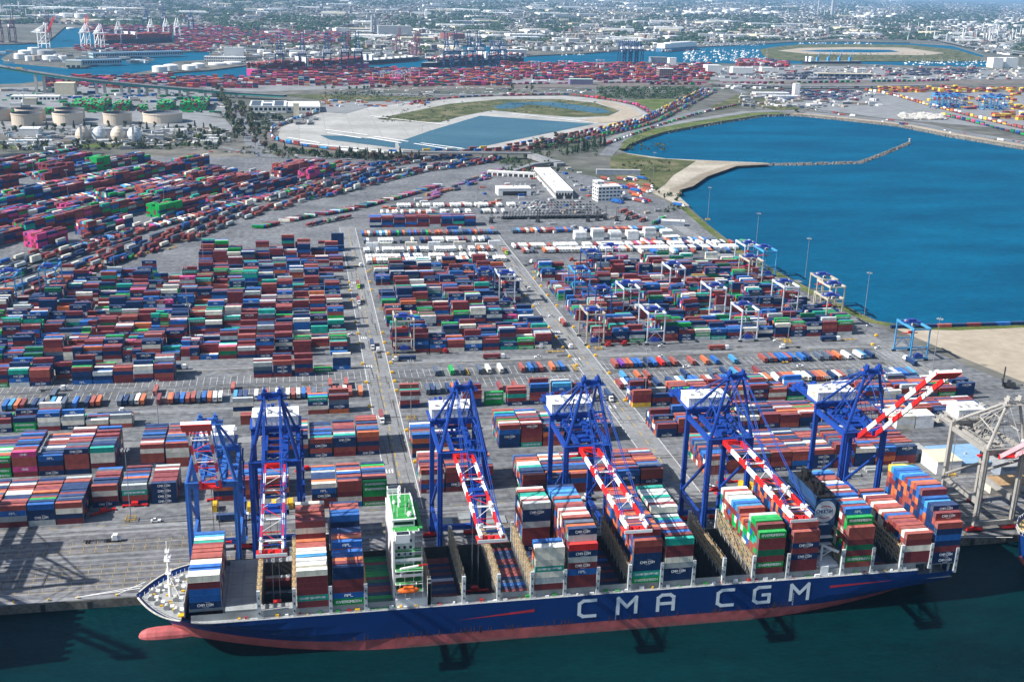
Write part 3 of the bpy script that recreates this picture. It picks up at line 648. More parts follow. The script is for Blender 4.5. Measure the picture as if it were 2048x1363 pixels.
# western yard, long blocks one behind another
XW = -330
block('T', -40, -4, 640, 3, 2, 3, 133, PAL_IMP, rowvar=.5, px=13.3)
block("W", XW, -82, 722.5, 7, 2.2, 3.6, 41, fronts={10: "ernm", 11: "gbnt", 12: "nmrr", 14: "bnnm", 16: "mmnr", 17: "nmgc", 18: "mrnm", 19: "mnnb"}, gaps=((-170, -155, 0, 4), (-230, -215, 0, 7)))
block("W", -35, -8, 722.5, 5, 3, 3.6, 42, fronts={0: "mnhg", 1: "mnnr"}, rowvar=.6)
block("W", -8, LX - 5, 722.5, 5, 2, 3, 43, fronts={0: "nmnm"}, gaps=((3, 40, 0, 3),))
for i, (y0, rows) in enumerate(((764.5, 16), (819.5, 18), (879, 18), (940, 18))):
    block("W", XW if i < 3 else -205, LX, y0, rows, 2.0, 4.8, 50 + i, rowvar=2.0, empty=.12 + .02 * i, gaps=((-60, -20, 6, 9), (-190, -165, 8, 14)) if i == 0 else ((-150, -110, 5, 9), (-40, -15, 9, 12)))
block("W", -92, 40, 1002, 8, 2, 4.4, 58, rowvar=1.2, empty=.15)
block("W", -95, 42, 1040, 10, 1.5, 5, 59, empty=.3, gaps=((-10, 20, 0, 6),))
block("W", -95, -50, 1072, 5, 3, 5, 60, empty=.25); block("W", 15, 42, 1080, 18, 3, 5, 61, empty=.35, gaps=((15, 28, 6, 18),))
block("W", -20, 18, 1080, 6, 2, 5, 62, empty=.3)
block("W", -140, -128, 1000, 3, 3, 3, 63); block("W", -190, -178, 985, 4, 2, 3, 64)
# middle yard
XM0, XM1 = 62, 187
for i, (y0, rows) in enumerate(((763.5, 15), (826.5, 15), (884.5, 16), (952, 15))):
    block("M", XM0, XM1, y0, rows, 2.0, 4.7, 70 + i, rowvar=2.0, empty=.16, px=13.0, fronts={0: {0: "nmcm", 1: "mnbnm", 3: "cmrnm"[:3], 4: "nbcn", 5: "mnm", 7: "eme"[::-1], 8: "cnmm"}}.get(i))
block("M", 62, 187, 1003, 3, 1.5, 4, 76, empty=.4, px=13)
block("X", 72, 192, 1190, 7, 4, 4, 77, [('m', 45), ('n', 28), ('b', 14), ('t', 4), ('g', 6)], flat=True, px=12.9)
for k, xx in enumerate((281, 300, 319, 338, 357, 376)):
    block("Z", xx, xx + 13, 1114, 4, 3, 4, 80 + k, [('w', 70), ('g', 30)], flat=True, px=13)
xz, yz = P(1792, 858)
block('Z', xz, xz + 28, yz, 4, 3, 3, 140, [('w', 50), ('c', 40), ('g', 10)], flat=True, px=13)
for k, (xa, xb) in enumerate(((62, 90), (101, 115), (124, 138), (150, 163), (172, 200))): block("Z", xa, xb, 1093, 1, 1, 2, 150 + k, [('w', 80), ('c', 20)], flat=True, px=13.5)
# eastern yard
for i, (y0, rows, xa, xb) in enumerate(((771, 16, 214, 432), (830, 17, 213, 428), (890, 17, 212, 424), (953, 14, 211, 420))):
    block("E", xa, xb, y0, rows, 1.8, 4.6, 90 + i, rowvar=1.9, empty=.15, px=13.0, fronts={0: {1: "mnnb", 2: "egn", 4: "mrnn", 5: "nnm", 6: "gec", 7: "tnb", 8: "nmb", 9: "nrc", 11: "mnnc", 13: "mncn", 14: "nmrm", 15: "gmme"}}.get(i))
block("E", 215, 420, 1000, 3, 1, 2.6, 97, [('g', 40), ('c', 25), ('t', 8), ('m', 18), ('n', 12)], empty=.35, px=13)
# row of containers walling off the sandy lot
for k in range(15):
    x = 468 + k * 13.2; c = "nnnrnmnbnrmrnbn"[k]
    rec(x, 784.5 - (0.5 * k if k < 3 else 1.5), 0.1, CL, 2.75, -0.03, c, pick_logo(c, rs), True, True, False, (("lot", k), 0, 1, 15), 0)
# north-west yard beyond the rail lines: its rows run parallel to the tracks, turned from the quay
PN = [('m', 34), ('r', 16), ('n', 22), ('b', 10), ('c', 5), ('g', 6), ('e', 5), ('p', 3), ('t', 4), ('h', 6)]
NA = math.radians(55.0); NU = (math.cos(NA), math.sin(NA)); NV = (-math.sin(NA), math.cos(NA)); NO = P(0, 548)
def seen(x, y, m=60):
    d = Vector((x, y, -CAM_H)); zc = d.dot(CF); px = 1024 + FPX * d.dot(CR) / zc; py = 681.5 - FPX * d.dot(CU) / zc
    return px, py
def nstrip(v0, rows, h0, h1, seed, gap=.15, u0=-130, u1=640, lo=292, hi=512):
    rnd = random.Random(seed); u = u0; h = rnd.uniform(h0, h1); run = 0; pal = PN
    while u < u1:
        if run <= 0:
            run = rnd.randint(1, 5); h = rnd.uniform(h0, h1)
            pal = PN if rnd.random() < .72 else [(rnd.choice("mrnepcb"), 6), ('m', 2), ('n', 1)]
            if rnd.random() < gap: u += 13.2 * rnd.randint(1, 3); continue
        run -= 1
        nr = rows - rnd.randint(0, 3) if rnd.random() < .4 else rows
        hs = [max(0, min(6, int(round(h + rnd.uniform(-.7, .6))))) for r in range(nr)]
        x = NO[0] + NU[0] * u + NV[0] * v0; y = NO[1] + NU[1] * u + NV[1] * v0
        px, py = seen(x, y)
        if -70 < px < 715 and lo < py < hi and not (px > 560 and py < 330):
            zr = [0.05] * 1
            for r, hh in enumerate(hs):
                zz = .05; xx = x + NV[0] * 2.62 * r; yy = y + NV[1] * 2.62 * r
                for t in range(hh):
                    H = 2.9 if rnd.random() < .7 else 2.6
                    rec(xx, yy, zz, CL, H, NA, wpick(rnd, pal), None, t == hh - 1, t >= (hs[r - 1] if r else 0), True, (("N", seed), r, hh, nr), t); zz += H + .02
        u += 13.0
def nfield(v0, seed, u0=-130, u1=640, dens=.9):
    rnd = random.Random(seed); u = u0
    while u < u1:
        x = NO[0] + NU[0] * u + NV[0] * v0; y = NO[1] + NU[1] * u + NV[1] * v0; px, py = seen(x, y)
        if rnd.random() < dens and -60 < px < 715 and 300 < py < 515:
            rec(x, y, 1.1, CL, 2.7, NA + math.radians(74 + rnd.uniform(-2, 2)), wpick(rnd, PN + [('w', 4), ('s', 4), ('o', 5)]), None, True, False, False, (("field", seed), 0, 1, 1), 0)
        u += 3.3 if rnd.random() > .05 else 8
nfield(16, 401, u0=90, dens=.8)
nstrip(46, 7, 2.5, 5, 402, .3); nstrip(88, 10, 3.5, 6, 403, .12); nstrip(140, 9, 3, 6, 404, .18, u1=520)
nfield(184, 405, u1=470, dens=.92); nfield(202, 406, u1=470, dens=.9); nstrip(228, 9, 3, 6, 407, .15, u1=560)
nfield(276, 408, u1=480, dens=.8); nfield(294, 409, u1=480, dens=.9); nstrip(322, 9, 3, 5.5, 410, .15, u1=560); nfield(366, 411, u1=420, dens=.9); nstrip(392, 8, 2.5, 5, 412, .2, u1=520)
nstrip(440, 7, 3, 5, 413, .2, u1=480); nfield(480, 414, dens=.9)

def pathfield(pts, ang, seed, dens=.92):
    rnd = random.Random(seed); q = [Vector(P(*p)) for p in pts]
    for a, b in zip(q, q[1:]):
        u = (b - a); L = u.length; u.normalize(); d = 0
        while d < L:
            p = a + u * d
            if rnd.random() < dens: rec(p.x, p.y, 1.1, CL, 2.7, math.atan2(u.y, u.x) + ang, wpick(rnd, PN + [('w', 4), ('s', 3), ('e', 3)]), None, True, False, False, (("field", seed), 0, 1, 1), 0)
            d += 3.5 if rnd.random() > .05 else 8
pathfield(((516, 457), (600, 438), (700, 421), (790, 398), (880, 372)), -.95, 420)
pathfield(((345, 428), (480, 402), (560, 388), (640, 368), (710, 350)), -.95, 421, .8)
pathfield(((0, 566), (150, 516), (260, 482)), .02, 423, .6)
pathfield(((60, 590), (230, 527), (330, 497)), .5, 424, .45)
pathfield(((600, 405), (760, 366), (860, 342)), .03, 425, .3)
pathfield(((620, 452), (700, 436)), .2, 422, .5)
# ---- the 300 boxes that show largest become objects of their own, the rest is one mass
RECS.sort(key=lambda q: -q['sc'])
BIG, REST = RECS[:300], RECS[300:]
def cmat(c, roof=False):
    rgb, nm = CC[c]
    if roof: return paint("container_%s_roof" % nm.replace(" ", "_"), roofc(rgb), rough=0.55, var=0.30, scale=0.5, dirt_amt=0.22)
    return paint("container_%s" % nm.replace(" ", "_"), rgb, rough=0.45, var=0.22, scale=0.5, streak=True, dirt_amt=0.16)
m_letter = paint("letter_white", (0.78, 0.78, 0.76), rough=0.6, var=0.1)
m_letter_red = paint("letter_red", (0.5, 0.03, 0.03), rough=0.6, var=0.1)
m_dark = paint("dark_steel", (0.03, 0.032, 0.036), rough=0.6)
m_bar = paint("lock_bar_grey", (0.35, 0.36, 0.36), rough=0.5)
BOXMESH = {}
def box_mesh(c, L, H):
    key = (c, L, H)
    if key in BOXMESH: return BOXMESH[key]
    mb = MB(); hx, hy = L / 2, CW / 2
    mb.box(-hx + .05, hx - .05, -hy + .06, hy - .06, .12, H - .05, 0, bottom=True, top_m=1)        # corrugated body set in from the frame
    for sx in (-1, 1):
        for sy in (-1, 1):
            mb.box(sx * hx - (.16 if sx > 0 else 0), sx * hx + (0 if sx > 0 else .16), sy * hy - (.16 if sy > 0 else 0), sy * hy + (0 if sy > 0 else .16), 0, H, 0)
    for sy in (-1, 1):
        y0 = sy * hy - (.09 if sy > 0 else 0)
        mb.box(-hx + .16, hx - .16, y0, y0 + .09, 0, .16, 0); mb.box(-hx + .16, hx - .16, y0, y0 + .09, H - .13, H - .005, 0)
    for k in range(int(L / .6)):                                                                       # pressed ribs of the long sides and the roof bows
        x = -hx + .4 + k * .6
        mb.box(x, x + .26, -hy + .01, -hy + .06, .2, H - .16, 0, bottom=False)
        if k % 2 == 0: mb.box(x, x + .5, -hy + .14, hy - .14, H - .05, H - .02, 1, bottom=False)
    BOXMESH[key] = mb.mesh("shipping_container", [cmat(c), cmat(c, True)]); return BOXMESH[key]
DOORMESH, LETMESH = {}, {}
def door_mesh(c, H, side):
    key = (c, H, side)
    if key not in DOORMESH:
        mb = MB(); s = side
        for k in (-1, 1):
            mb.box(-.02, .02, k * .58 - .53, k * .58 + .53, .2, H - .18, 0)
            for q in (-.28, .2): mb.tube((s * .06, k * .58 + q, .16), (s * .06, k * .58 + q, H - .14), .035, 5, 1)
        DOORMESH[key] = mb.mesh("door", [cmat(c), m_bar])
    return DOORMESH[key]
def logo_geo(mb, logo, L, H, ox, oy, oz, m=0, c=None):
    """company lettering on the near long side"""
    if logo == "EVERGREEN": h = .92; w = 1.45
    elif logo == "CHINA SHIPPING": h = .78; w = 1.05
    elif logo == "CMA CGM": h = .95; w = 1.1
    else: h = 1.05; w = 1.25
    if L < 7: h *= .5
    tw = sum((4 * w + 1.6) if q != ' ' else 3.0 * w for q in logo) * h / 6 - 1.6 * h / 6
    stroke_text(mb, logo, ox - tw / 2, oy, oz + H * .5 - h * .5, h, h * .22, m=m, c=c, wide=w)
    if logo == "CMA CGM":
        ellipse_arc(mb, ox + .3, oy, oz + H * .52, 2.3, 1.15, .5, 1.7, .11, m, 5, c); ellipse_arc(mb, ox + .3, oy, oz + H * .48, 2.3, 1.15, 4.0, 5.2, .11, m, 5, c)
def let_mesh(logo, L, H):
    key = (logo, L, H)
    if key not in LETMESH:
        mb = MB(); logo_geo(mb, logo, L, H, 0, 0, 0)
        LETMESH[key] = mb.mesh("lettering", [m_letter])
    return LETMESH[key]
SHIPBAY = {b[0]: ORD[i] for i, b in enumerate(BAYS)}
YNAME = {"Q": "quayside yard line", "S": "second yard line from quay", "T": "third yard line from quay", "W": "western yard", "M": "middle yard block", "E": "eastern yard block"}
def yard_col(where):
    return where[1]
QCOUNT = {}
def label_for(q):
    (wh, r, h, nr) = q['where']; t = q['tier']; col = CC[q['col']][1]
    if q['logo'] and wh[0] in ("ship", "low"): col = col + " lettered"
    if wh[0] == "ship":
        tier = "top tier" if t == h - 1 else "%s tier up" % ORD[t]
        row = "waterside row" if r == 0 else "%s row from water" % ORD[r]
        return "%s container, %s, %s, %s loaded deck bay from bow" % (col, tier, row, SHIPBAY[wh[1]])
    if wh[0] == "low":
        return "%s container down in the %s, %s row from water" % (col, {6: "low hold before white bridge", 7: "low hold behind white bridge", 9: "third hold behind white bridge", 12: "low hold under fourth crane", 20: "low hold behind the funnel"}[wh[1]], ORD[r])
    if wh[0] == "hold": return "%s container deep in the open ship hold, %s row from the water" % (col, ORD[int(q['y'] - 400) // 3])
    if wh[0] == "lot": return "%s container, %s in the single line bordering the sandy lot" % (col, ORD[wh[1]])
    x, y = q['x'], q['y']
    zone = YNAME.get(wh[0], "far yard")
    road = "left of roads" if x < 48 else ("between the roads" if x < 196 else "right of roads")
    bay = abs(int((x - (48 if x < 48 else (48 if x < 196 else 196))) / 6.4)) // 2
    tier = "top tier" if t == h - 1 else "%s up" % ORD[t]
    rw = "front row" if r == 0 else "%s row back" % ORD[r]
    half = "" if q['L'] > 10 else "short "
    return "%s%s container, %s, %s, %s, %s stack %s" % (half, col, tier, rw, zone.replace(" from quay", ""), ORD[bay], road)
seen_lab = {}
for q in BIG:
    H = q['H']; o = link("shipping_container", box_mesh(q['col'], q['L'], H)); o.location = (q['x'], q['y'], q['z']); o.rotation_euler = (0, 0, q['rz'])
    lab = label_for(q)
    w = lab.split()
    if len(w) > 16: lab = " ".join(w[:16])
    seen_lab[lab] = seen_lab.get(lab, 0) + 1
    if seen_lab[lab] > 1: lab = lab.replace("container", "ribbed container" if seen_lab[lab] == 2 else "weathered container", 1)
    tag(o, lab, "shipping container", "shipping containers")
    if q['ends'] or q['rz'] != 0 or q['x'] < 0 or q['x'] > 215:
        s = 1 if q['x'] < 0 else -1
        d = link("door", door_mesh(q['col'], H, s), o, (s * (q['L'] / 2 + .03), 0, 0))
    if q['logo'] and q['front']: link("lettering", let_mesh(q['logo'], q['L'], H), o, (0, -CW / 2 - .02, 0))
mbs = MB()
WHITE = (0.72, 0.72, 0.70)
for q in REST:
    c = CC[q['col']][0]; f = R.uniform(.82, 1.15); c = tuple(a * f for a in c)
    mbs.rbox(q['x'], q['y'], q['z'], q['z'] + q['H'], q['L'], CW, q['rz'], 0, c, roofc(c))
    if q['logo'] and q['front'] and q['rz'] == 0 and q['y'] < 1010:
        logo_geo(mbs, q['logo'], q['L'], q['H'], q['x'], q['y'] - CW / 2 - .04, q['z'], 0, WHITE)
m_boxes = attr_mat("container_paints", rough=0.5, scale=0.35, var=0.22)
o = mbs.build("stacked_containers", m_boxes)
tag(o, "mass of stacked shipping containers of many colours filling the yard", "containers", kind="stuff")
# ------------------------------------------------------------------ the container ship alongside
SC = 422.0                                   # centre line
m_hull = paint("hull_blue", (0.004, 0.031, 0.145), rough=0.38, var=0.16, scale=0.05, dirt_amt=0.10, dirt=(0.10, 0.07, 0.05))
m_boot = paint("hull_antifouling", (0.36, 0.085, 0.085), rough=0.6, var=0.4, scale=0.12, dirt_amt=0.45, dirt=(0.30, 0.16, 0.14))
m_deck = paint("deck_grey", (0.30, 0.31, 0.31), rough=0.7, var=0.25, scale=0.12, dirt_amt=0.45)
m_hatch = paint("hatch_grey", (0.27, 0.29, 0.29), rough=0.6, var=0.22, scale=0.1, dirt_amt=0.4, dirt=(0.2, 0.16, 0.12))
m_shipwhite = paint("ship_white", (0.78, 0.78, 0.76), rough=0.4, var=0.08, scale=0.2, dirt_amt=0.12)
m_green = paint("deck_green", (0.035, 0.27, 0.055), rough=0.6, var=0.2, scale=0.3)
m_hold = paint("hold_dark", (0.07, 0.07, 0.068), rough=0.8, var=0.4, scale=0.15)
m_rust = paint("rusty_walkway", (0.36, 0.26, 0.13), rough=0.8, var=0.45, scale=0.5, dirt_amt=0.6, dirt=(0.2, 0.09, 0.03))
m_lash = paint("lashing_grey", (0.42, 0.41, 0.37), rough=0.7, var=0.35, scale=0.4, dirt_amt=0.6, dirt=(0.25, 0.13, 0.06))
m_orange = paint("lifeboat_orange", (0.75, 0.14, 0.02), rough=0.4, var=0.1)
m_redpaint = paint("machinery_red", (0.42, 0.015, 0.012), rough=0.5, var=0.2)
m_yellowp = paint("safety_yellow", (0.72, 0.42, 0.02), rough=0.55, var=0.2)
m_glass = paint("window_glass", (0.015, 0.022, 0.03), rough=0.08, var=0.1)
m_black = paint("funnel_black", (0.012, 0.012, 0.014), rough=0.6, var=0.2)

ship = thing("container_ship", "long dark blue container ship with red waterline moored along the quay", "container ship", (0, 0, 0))
ZL = [-9.0, -4.0, 1.0, 5.0, 9.0, 12.0, 14.0, 15.4]
XS = [-54, -56.5, -58.5, -61, -64, -67, -69.5, -71.5]
XF = [50, 32, 20, 6, -8, -24, -34, -38]
PW = [1.8, 1.8, 1.85, 1.95, 2.15, 2.5, 2.9, 3.2]
XA = [150, 186, 208, 230, 246, 256, 262, 262]
EA = [0.5, 3.0, 10.0, 18.5, 22, 23.2, 23.6, 23.6]
XEND = 281.0
def hb(x, k):
    b = 24.0
    if x <= XS[k]: return 0.02
    if x < XF[k]: b = 24.0 * (1 - (1 - (x - XS[k]) / (XF[k] - XS[k])) ** PW[k])
    if x > XA[k]: b = 24.0 - (24.0 - EA[k]) * ((x - XA[k]) / (XEND - XA[k])) ** 1.7
    return max(b, .02)
xs = sorted(set([-71.5, -70.5, -69.5, -68, -66, -64, -62, -60, -58.5, -57, -55, -52, -48, -44, -40, -35, -30, -24, -18, -10, 0, 10, 20, 32, 50, 100, 150, 186, 200, 208, 220, 230, 240, 246, 252, 256, 262, 263.5, 268, 274, 281.0]))
mb = MB()
def hullv(x, k, s): return (max(x, XS[k]) if x < XS[k] else x, SC + s * hb(x, k), ZL[k])
for i in range(len(xs) - 1):
    for k in range(len(ZL) - 1):
        if k == 6 and xs[i] > -52: continue                     # bulwark only round the bow
        if k == 5 and xs[i] >= 263.5 : continue                 # lower mooring deck aft
        if xs[i + 1] <= min(XS[k], XS[k + 1]): continue
        for s in (-1, 1):
            q = [hullv(xs[i], k, s), hullv(xs[i + 1], k, s), hullv(xs[i + 1], k + 1, s), hullv(xs[i], k + 1, s)]
            if s > 0: q.reverse()
            mb.poly(q, 1 if k < 2 else 0)
for k in range(5):                                                # transom
    mb.poly([hullv(281, k, -1), hullv(281, k, 1), hullv(281, k + 1, 1), hullv(281, k + 1, -1)], 1 if k < 2 else 0)
mb.poly([hullv(263.5, 5, -1), hullv(263.5, 5, 1), hullv(263.5, 6, 1), hullv(263.5, 6, -1)], 0)
hull = mb.build("hull", [m_hull, m_boot], ship)
mb = MB()                                                          # bulb
n = 14; rings = [(-72.0, .05), (-71.6, 1.3), (-70.6, 2.3), (-68.5, 3.1), (-65, 3.5), (-60, 3.6), (-54, 3.4), (-46, 2.4)]
for j in range(len(rings) - 1):
    for i in range(n):
        t0, t1 = 2 * math.pi * i / n, 2 * math.pi * (i + 1) / n
        f = lambda x, r, t: (x, SC + r * 1.05 * math.cos(t), -4.4 + r * 1.12 * math.sin(t))
        mb.poly([f(rings[j][0], rings[j][1], t0), f(rings[j + 1][0], rings[j + 1][1], t0), f(rings[j + 1][0], rings[j + 1][1], t1), f(rings[j][0], rings[j][1], t1)])
mb.build("bow_bulb", [m_boot], ship, smooth=True)
# writing on the side
m_hullletter = paint("hull_letter_white", (0.62, 0.68, 0.72), rough=0.5, var=0.06)
mb = MB()
hk = 0
for chx, ch in zip((109.2, 126.0, 143.6, 170.4, 187.0, 204.0), "CMACGM"):
    wd = 6.9 if ch != 'M' else 7.9
    for (a, b, a2, b2) in GLY[ch]:
        u, w = 1.22, wd / 4
        ax, az, bx, bz = chx + a * w, 4.2 + b * u, chx + a2 * w, 4.2 + b2 * u
        dx, dz = bx - ax, bz - az; l = math.hypot(dx, dz); dx /= l; dz /= l; th = 1.5
        ax -= dx * .6; az -= dz * .6; bx += dx * .6; bz += dz * .6; nx, nz = -dz * th / 2, dx * th / 2; hk += 1; hy = SC - 24.06 - .02 * (hk % 7)
        mb.poly([(ax - nx, hy, az - nz), (bx - nx, hy, bz - nz), (bx + nx, hy, bz + nz), (ax + nx, hy, az + nz)])
mb.build("lettering", [m_hullletter], ship)
mb = MB(); y = SC - 24.05
mb.poly([(58, y, 7.0), (90, y, 8.2), (90, y, 9.5), (62, y, 7.3)]); mb.build("red_stripe", [paint("stripe_red", (0.50, 0.03, 0.045), rough=0.5)], ship)
mb = MB(); mb.poly([(222, y, 8.6), (250, y, 9.9), (252, y, 10.1), (222, y, 9.8)]); mb.build("red_stripe", [MATS["stripe_red"]], ship)
mb = MB()                                                          # rust runs and fender scuffs along the waterline
rr = random.Random(5)
for k in range(150):
    x = rr.uniform(10, 205); h = rr.uniform(.4, 2.8); w = rr.uniform(.1, .6)
    mb.poly([(x, SC - 24.04, 1.2 - h * .3), (x + w, SC - 24.04, 1.2 - h * .3), (x + w * .6, SC - 24.04, 1.2 + h), (x + w * .3, SC - 24.04, 1.2 + h)])
for x0, x1 in ((253, 256), (226, 229)):
    pass
mb.build("rust_streaks", [paint("rust_streak", (0.13, 0.05, 0.025), rough=0.9)], ship)

mb = MB()
for z in (3.0, 5.6, 8.4, 11.2): mb.poly([(25, SC - 24.03, z), (205, SC - 24.03, z), (205, SC - 24.03, z + .07), (25, SC - 24.03, z + .07)])
for k in range(15): x = 30 + k * 11.7; mb.poly([(x, SC - 24.035, 1.1), (x + .08, SC - 24.035, 1.1), (x + .08, SC - 24.035, 13.8), (x, SC - 24.035, 13.8)])
mb.build("plate_seams", [paint("seam_blue", (.003, .022, .105), rough=.6)], ship)
mb = MB()
for k in range(120):
    x = rr.uniform(32, 186); w = rr.uniform(1, 5); mb.poly([(x, SC - 24.03 - .001 * k, -4), (x + w, SC - 24.03 - .001 * k, -4), (x + w * .9, SC - 24.03 - .001 * k, -3.2 + rr.uniform(0, .9)), (x + w * .2, SC - 24.03 - .001 * k, -3.4 + rr.uniform(0, .9))])
mb.build("waterline_stain", [paint("waterline_slime", (.24, .10, .09), rough=.8)], ship)
mb = MB()
for xx in (-30, 125, 205):
    for k in range(7): y_ = SC - (24.06 if xx > 0 else hb(xx, 3) + .3); mb.poly([(xx, y_, 1.6 + k * .9), (xx + .5, y_, 1.6 + k * .9), (xx + .5, y_, 2.0 + k * .9), (xx, y_, 2.0 + k * .9)]) if xx > 0 else None
mb.build("draught_marks", [m_hullletter], ship)
# deck, hatches and holds
SLOTS = {1: -48.7, 2: -34.5, 3: -20.5, 4: -6.7, 5: 7.6, 6: 21.6, 7: 47.3, 8: 61.5, 9: 76, 10: 90, 11: 104, 12: 118.2, 13: 132, 14: 146, 15: 160.2, 16: 173.8, 17: 187.3, 18: 203, 19: 228.5, 20: 242.6, 21: 256.5, 22: 270.6}
OPEN = {3, 8, 15, 16}
mb = MB(); md = MB()
for s in (-1, 1):                                                  # side passages follow the hull outline
    for i in range(len(xs) - 1):
        if xs[i] < -50 or xs[i] >= 263.5: continue
        a, b = hb(xs[i], 6), hb(xs[i + 1], 6); inn = 21.6
        ia, ib = min(inn, a - .1), min(inn, b - .1)
        q = [(xs[i], SC + s * a, 13.9), (xs[i + 1], SC + s * b, 13.9), (xs[i + 1], SC + s * ib, 13.9), (xs[i], SC + s * ia, 13.9)]
        if s > 0: q.reverse()
        mb.poly(q)
        mb.poly([(xs[i], SC + s * ia, 13.9), (xs[i + 1], SC + s * ib, 13.9), (xs[i + 1], SC + s * ib, 16.9), (xs[i], SC + s * ia, 16.9)])
# forecastle
fo = [x for x in xs if -69.5 <= x <= -50]
for i in range(len(fo) - 1):
    a, b = hb(fo[i], 6), hb(fo[i + 1], 6)
    mb.poly([(fo[i], SC - a + .2, 14.1), (fo[i + 1], SC - b + .2, 14.1), (fo[i + 1], SC + b - .2, 14.1), (fo[i], SC + a - .2, 14.1)])
mb.build("main_deck", [m_deck], ship)
for k, x0 in SLOTS.items():
    mh = MB(); mhold = MB(); x1 = x0 + 12.4; wy = 21.4 if k > 2 else (17.0 if k == 1 else 20.5)
    if k == 22:
        md.box(x0 - 7, 281, SC - 23, SC + 23, 8.9, 9.1); md.box(x0 - 1.5, 281, SC - 22, SC + 22, 15.2, 15.9)
        for yy in np.linspace(-21, 21, 9): md.box(279.5, 280.3, SC + yy - .4, SC + yy + .4, 9, 15.2); md.box(271, 271.8, SC + yy - .4, SC + yy + .4, 9, 15.2)
        continue
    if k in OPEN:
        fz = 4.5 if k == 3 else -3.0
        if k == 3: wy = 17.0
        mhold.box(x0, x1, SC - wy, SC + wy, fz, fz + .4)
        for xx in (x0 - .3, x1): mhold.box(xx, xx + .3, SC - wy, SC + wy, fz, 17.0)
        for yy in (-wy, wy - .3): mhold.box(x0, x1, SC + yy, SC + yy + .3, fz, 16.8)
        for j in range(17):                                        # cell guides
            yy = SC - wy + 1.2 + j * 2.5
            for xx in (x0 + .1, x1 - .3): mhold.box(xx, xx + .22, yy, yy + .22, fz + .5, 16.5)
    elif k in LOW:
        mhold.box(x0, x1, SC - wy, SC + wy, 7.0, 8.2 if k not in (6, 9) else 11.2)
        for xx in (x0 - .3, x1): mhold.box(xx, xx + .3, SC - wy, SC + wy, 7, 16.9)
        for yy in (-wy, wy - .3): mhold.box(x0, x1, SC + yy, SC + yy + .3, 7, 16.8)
    else:
        for j in range(4):
            ya, yb = SC - wy + j * wy / 2 + .1, SC - wy + (j + 1) * wy / 2 - .1
            mh.box(x0 - .4, x1 + .2, ya, yb, 15.6, 17.1)
            for q in range(5):
                for w in range(3): mh.box(x0 + 1 + w * 4.6, x0 + 1.3 + w * 4.6, ya + 1.5 + q * 1.9, ya + 1.8 + q * 1.9, 17.1, 17.3)
    if k == 3:
        for sg in (-1, 1): md.box(x0 - .4, x1 + .2, SC + sg * 19.3 - 2.2, SC + sg * 19.3 + 2.2, 16.0, 16.9)
        wy = 21.4
    if mh.v: mh.build('hatch_cover', [m_hatch], ship)
    if mhold.v: mhold.build('cargo_hold', [m_hold], ship)
    md.box(x1 + .2, x1 + 1.4, SC - wy, SC + wy, 14, 16.6)
md.box(SLOTS[1] - 2.2, SLOTS[1] - 1.9, SC - 18, SC + 18, 14, 20.5)                    # breakwater ahead of the first bay
md.build("cross_decks", [m_deck], ship);
# lashing bridges: latticed walkways across the ship between the bays
def lash_mesh(zt, wy):
    mb = MB()
    for j in range(int(2 * wy / 5.1) + 1):
        y = -wy + j * 5.1
        for x in (-.55, .55): mb.box(x - .12, x + .12, y - .14, y + .14, 16, zt, 0)
        if j: 
            for z in (17, 19.8, 22.6):
                if z < zt - 1.5: mb.beam((-.55, y - 5.1, z), (-.55, y, z + 2.6), .14, .14, 0); mb.beam((.55, y, z), (.55, y - 5.1, z + 2.6), .14, .14, 0)
    for z in np.arange(19.6, zt + .1, 2.7):
        mb.box(-.75, .75, -wy, wy, z - .12, z, 1)
        for x in (-.75, .72): mb.box(x, x + .04, -wy, wy, z + .95, z + 1.02, 1)
        for j in range(int(2 * wy / 1.7)): mb.box(-.75, -.69, -wy + j * 1.7, -wy + j * 1.7 + .07, z, z + 1.0, 1)
    return mb.mesh("lashing_bridge", [m_lash, m_rust])
lash_hi, lash_lo = lash_mesh(26.6, 21.0), lash_mesh(22.3, 21.0)
mp = MB(); mp.box(-.7, .7, -.55, .55, 13.9, 26.2); mp.box(-.75, .75, -.6, -.54, 24.4, 25.2)
for z in (16, 19.4, 22.8): mp.box(-.22, .22, -.62, -.54, z, z + .9, 1)
pillar_me = mp.mesh("lashing_post", [paint("post_grey", (.46, .49, .50), rough=.6, var=.2, dirt_amt=.4), m_dark])
HI = {3, 4, 8, 9, 10, 13, 15, 16, 17, 21, 20, 7}
for k, x0 in SLOTS.items():
    if k in (1, 2): continue
    l = link("lashing_bridge", lash_hi if k in HI else lash_lo, ship, (x0 - 1.15, SC, 0))
    for s in (-1, 1): p = link("lashing_post", pillar_me, ship, (x0 - 1.15, SC + s * 22.4, 0)); p.rotation_euler = (0, 0, 0 if s < 0 else math.pi)
l = link("lashing_post", pillar_me, ship, (282.2, SC - 22.4, -3)); l = link("lashing_post", pillar_me, ship, (46.1, SC - 22.4, 0))
mb = MB()                                                          # railings and small deck gear along the near and far side
for s in (-1, 1):
    for i in range(len(xs) - 1):
        if xs[i] < -50 or xs[i] >= 263.5: continue
        a, b = hb(xs[i], 6) - .15, hb(xs[i + 1], 6) - .15
        for z in (14.45, 14.95): mb.beam((xs[i], SC + s * a, z), (xs[i + 1], SC + s * b, z), .06, .06)
x = -48
while x < 262:
    for s in (-1, 1):
        k6 = hb(x, 6) - .15; mb.box(x, x + .09, SC + s * k6 - .05, SC + s * k6 + .05, 13.9, 15.0)
    x += 2.0
mb.build("railing", [m_shipwhite], ship)
mb = MB(); rr = random.Random(8)
x = -30
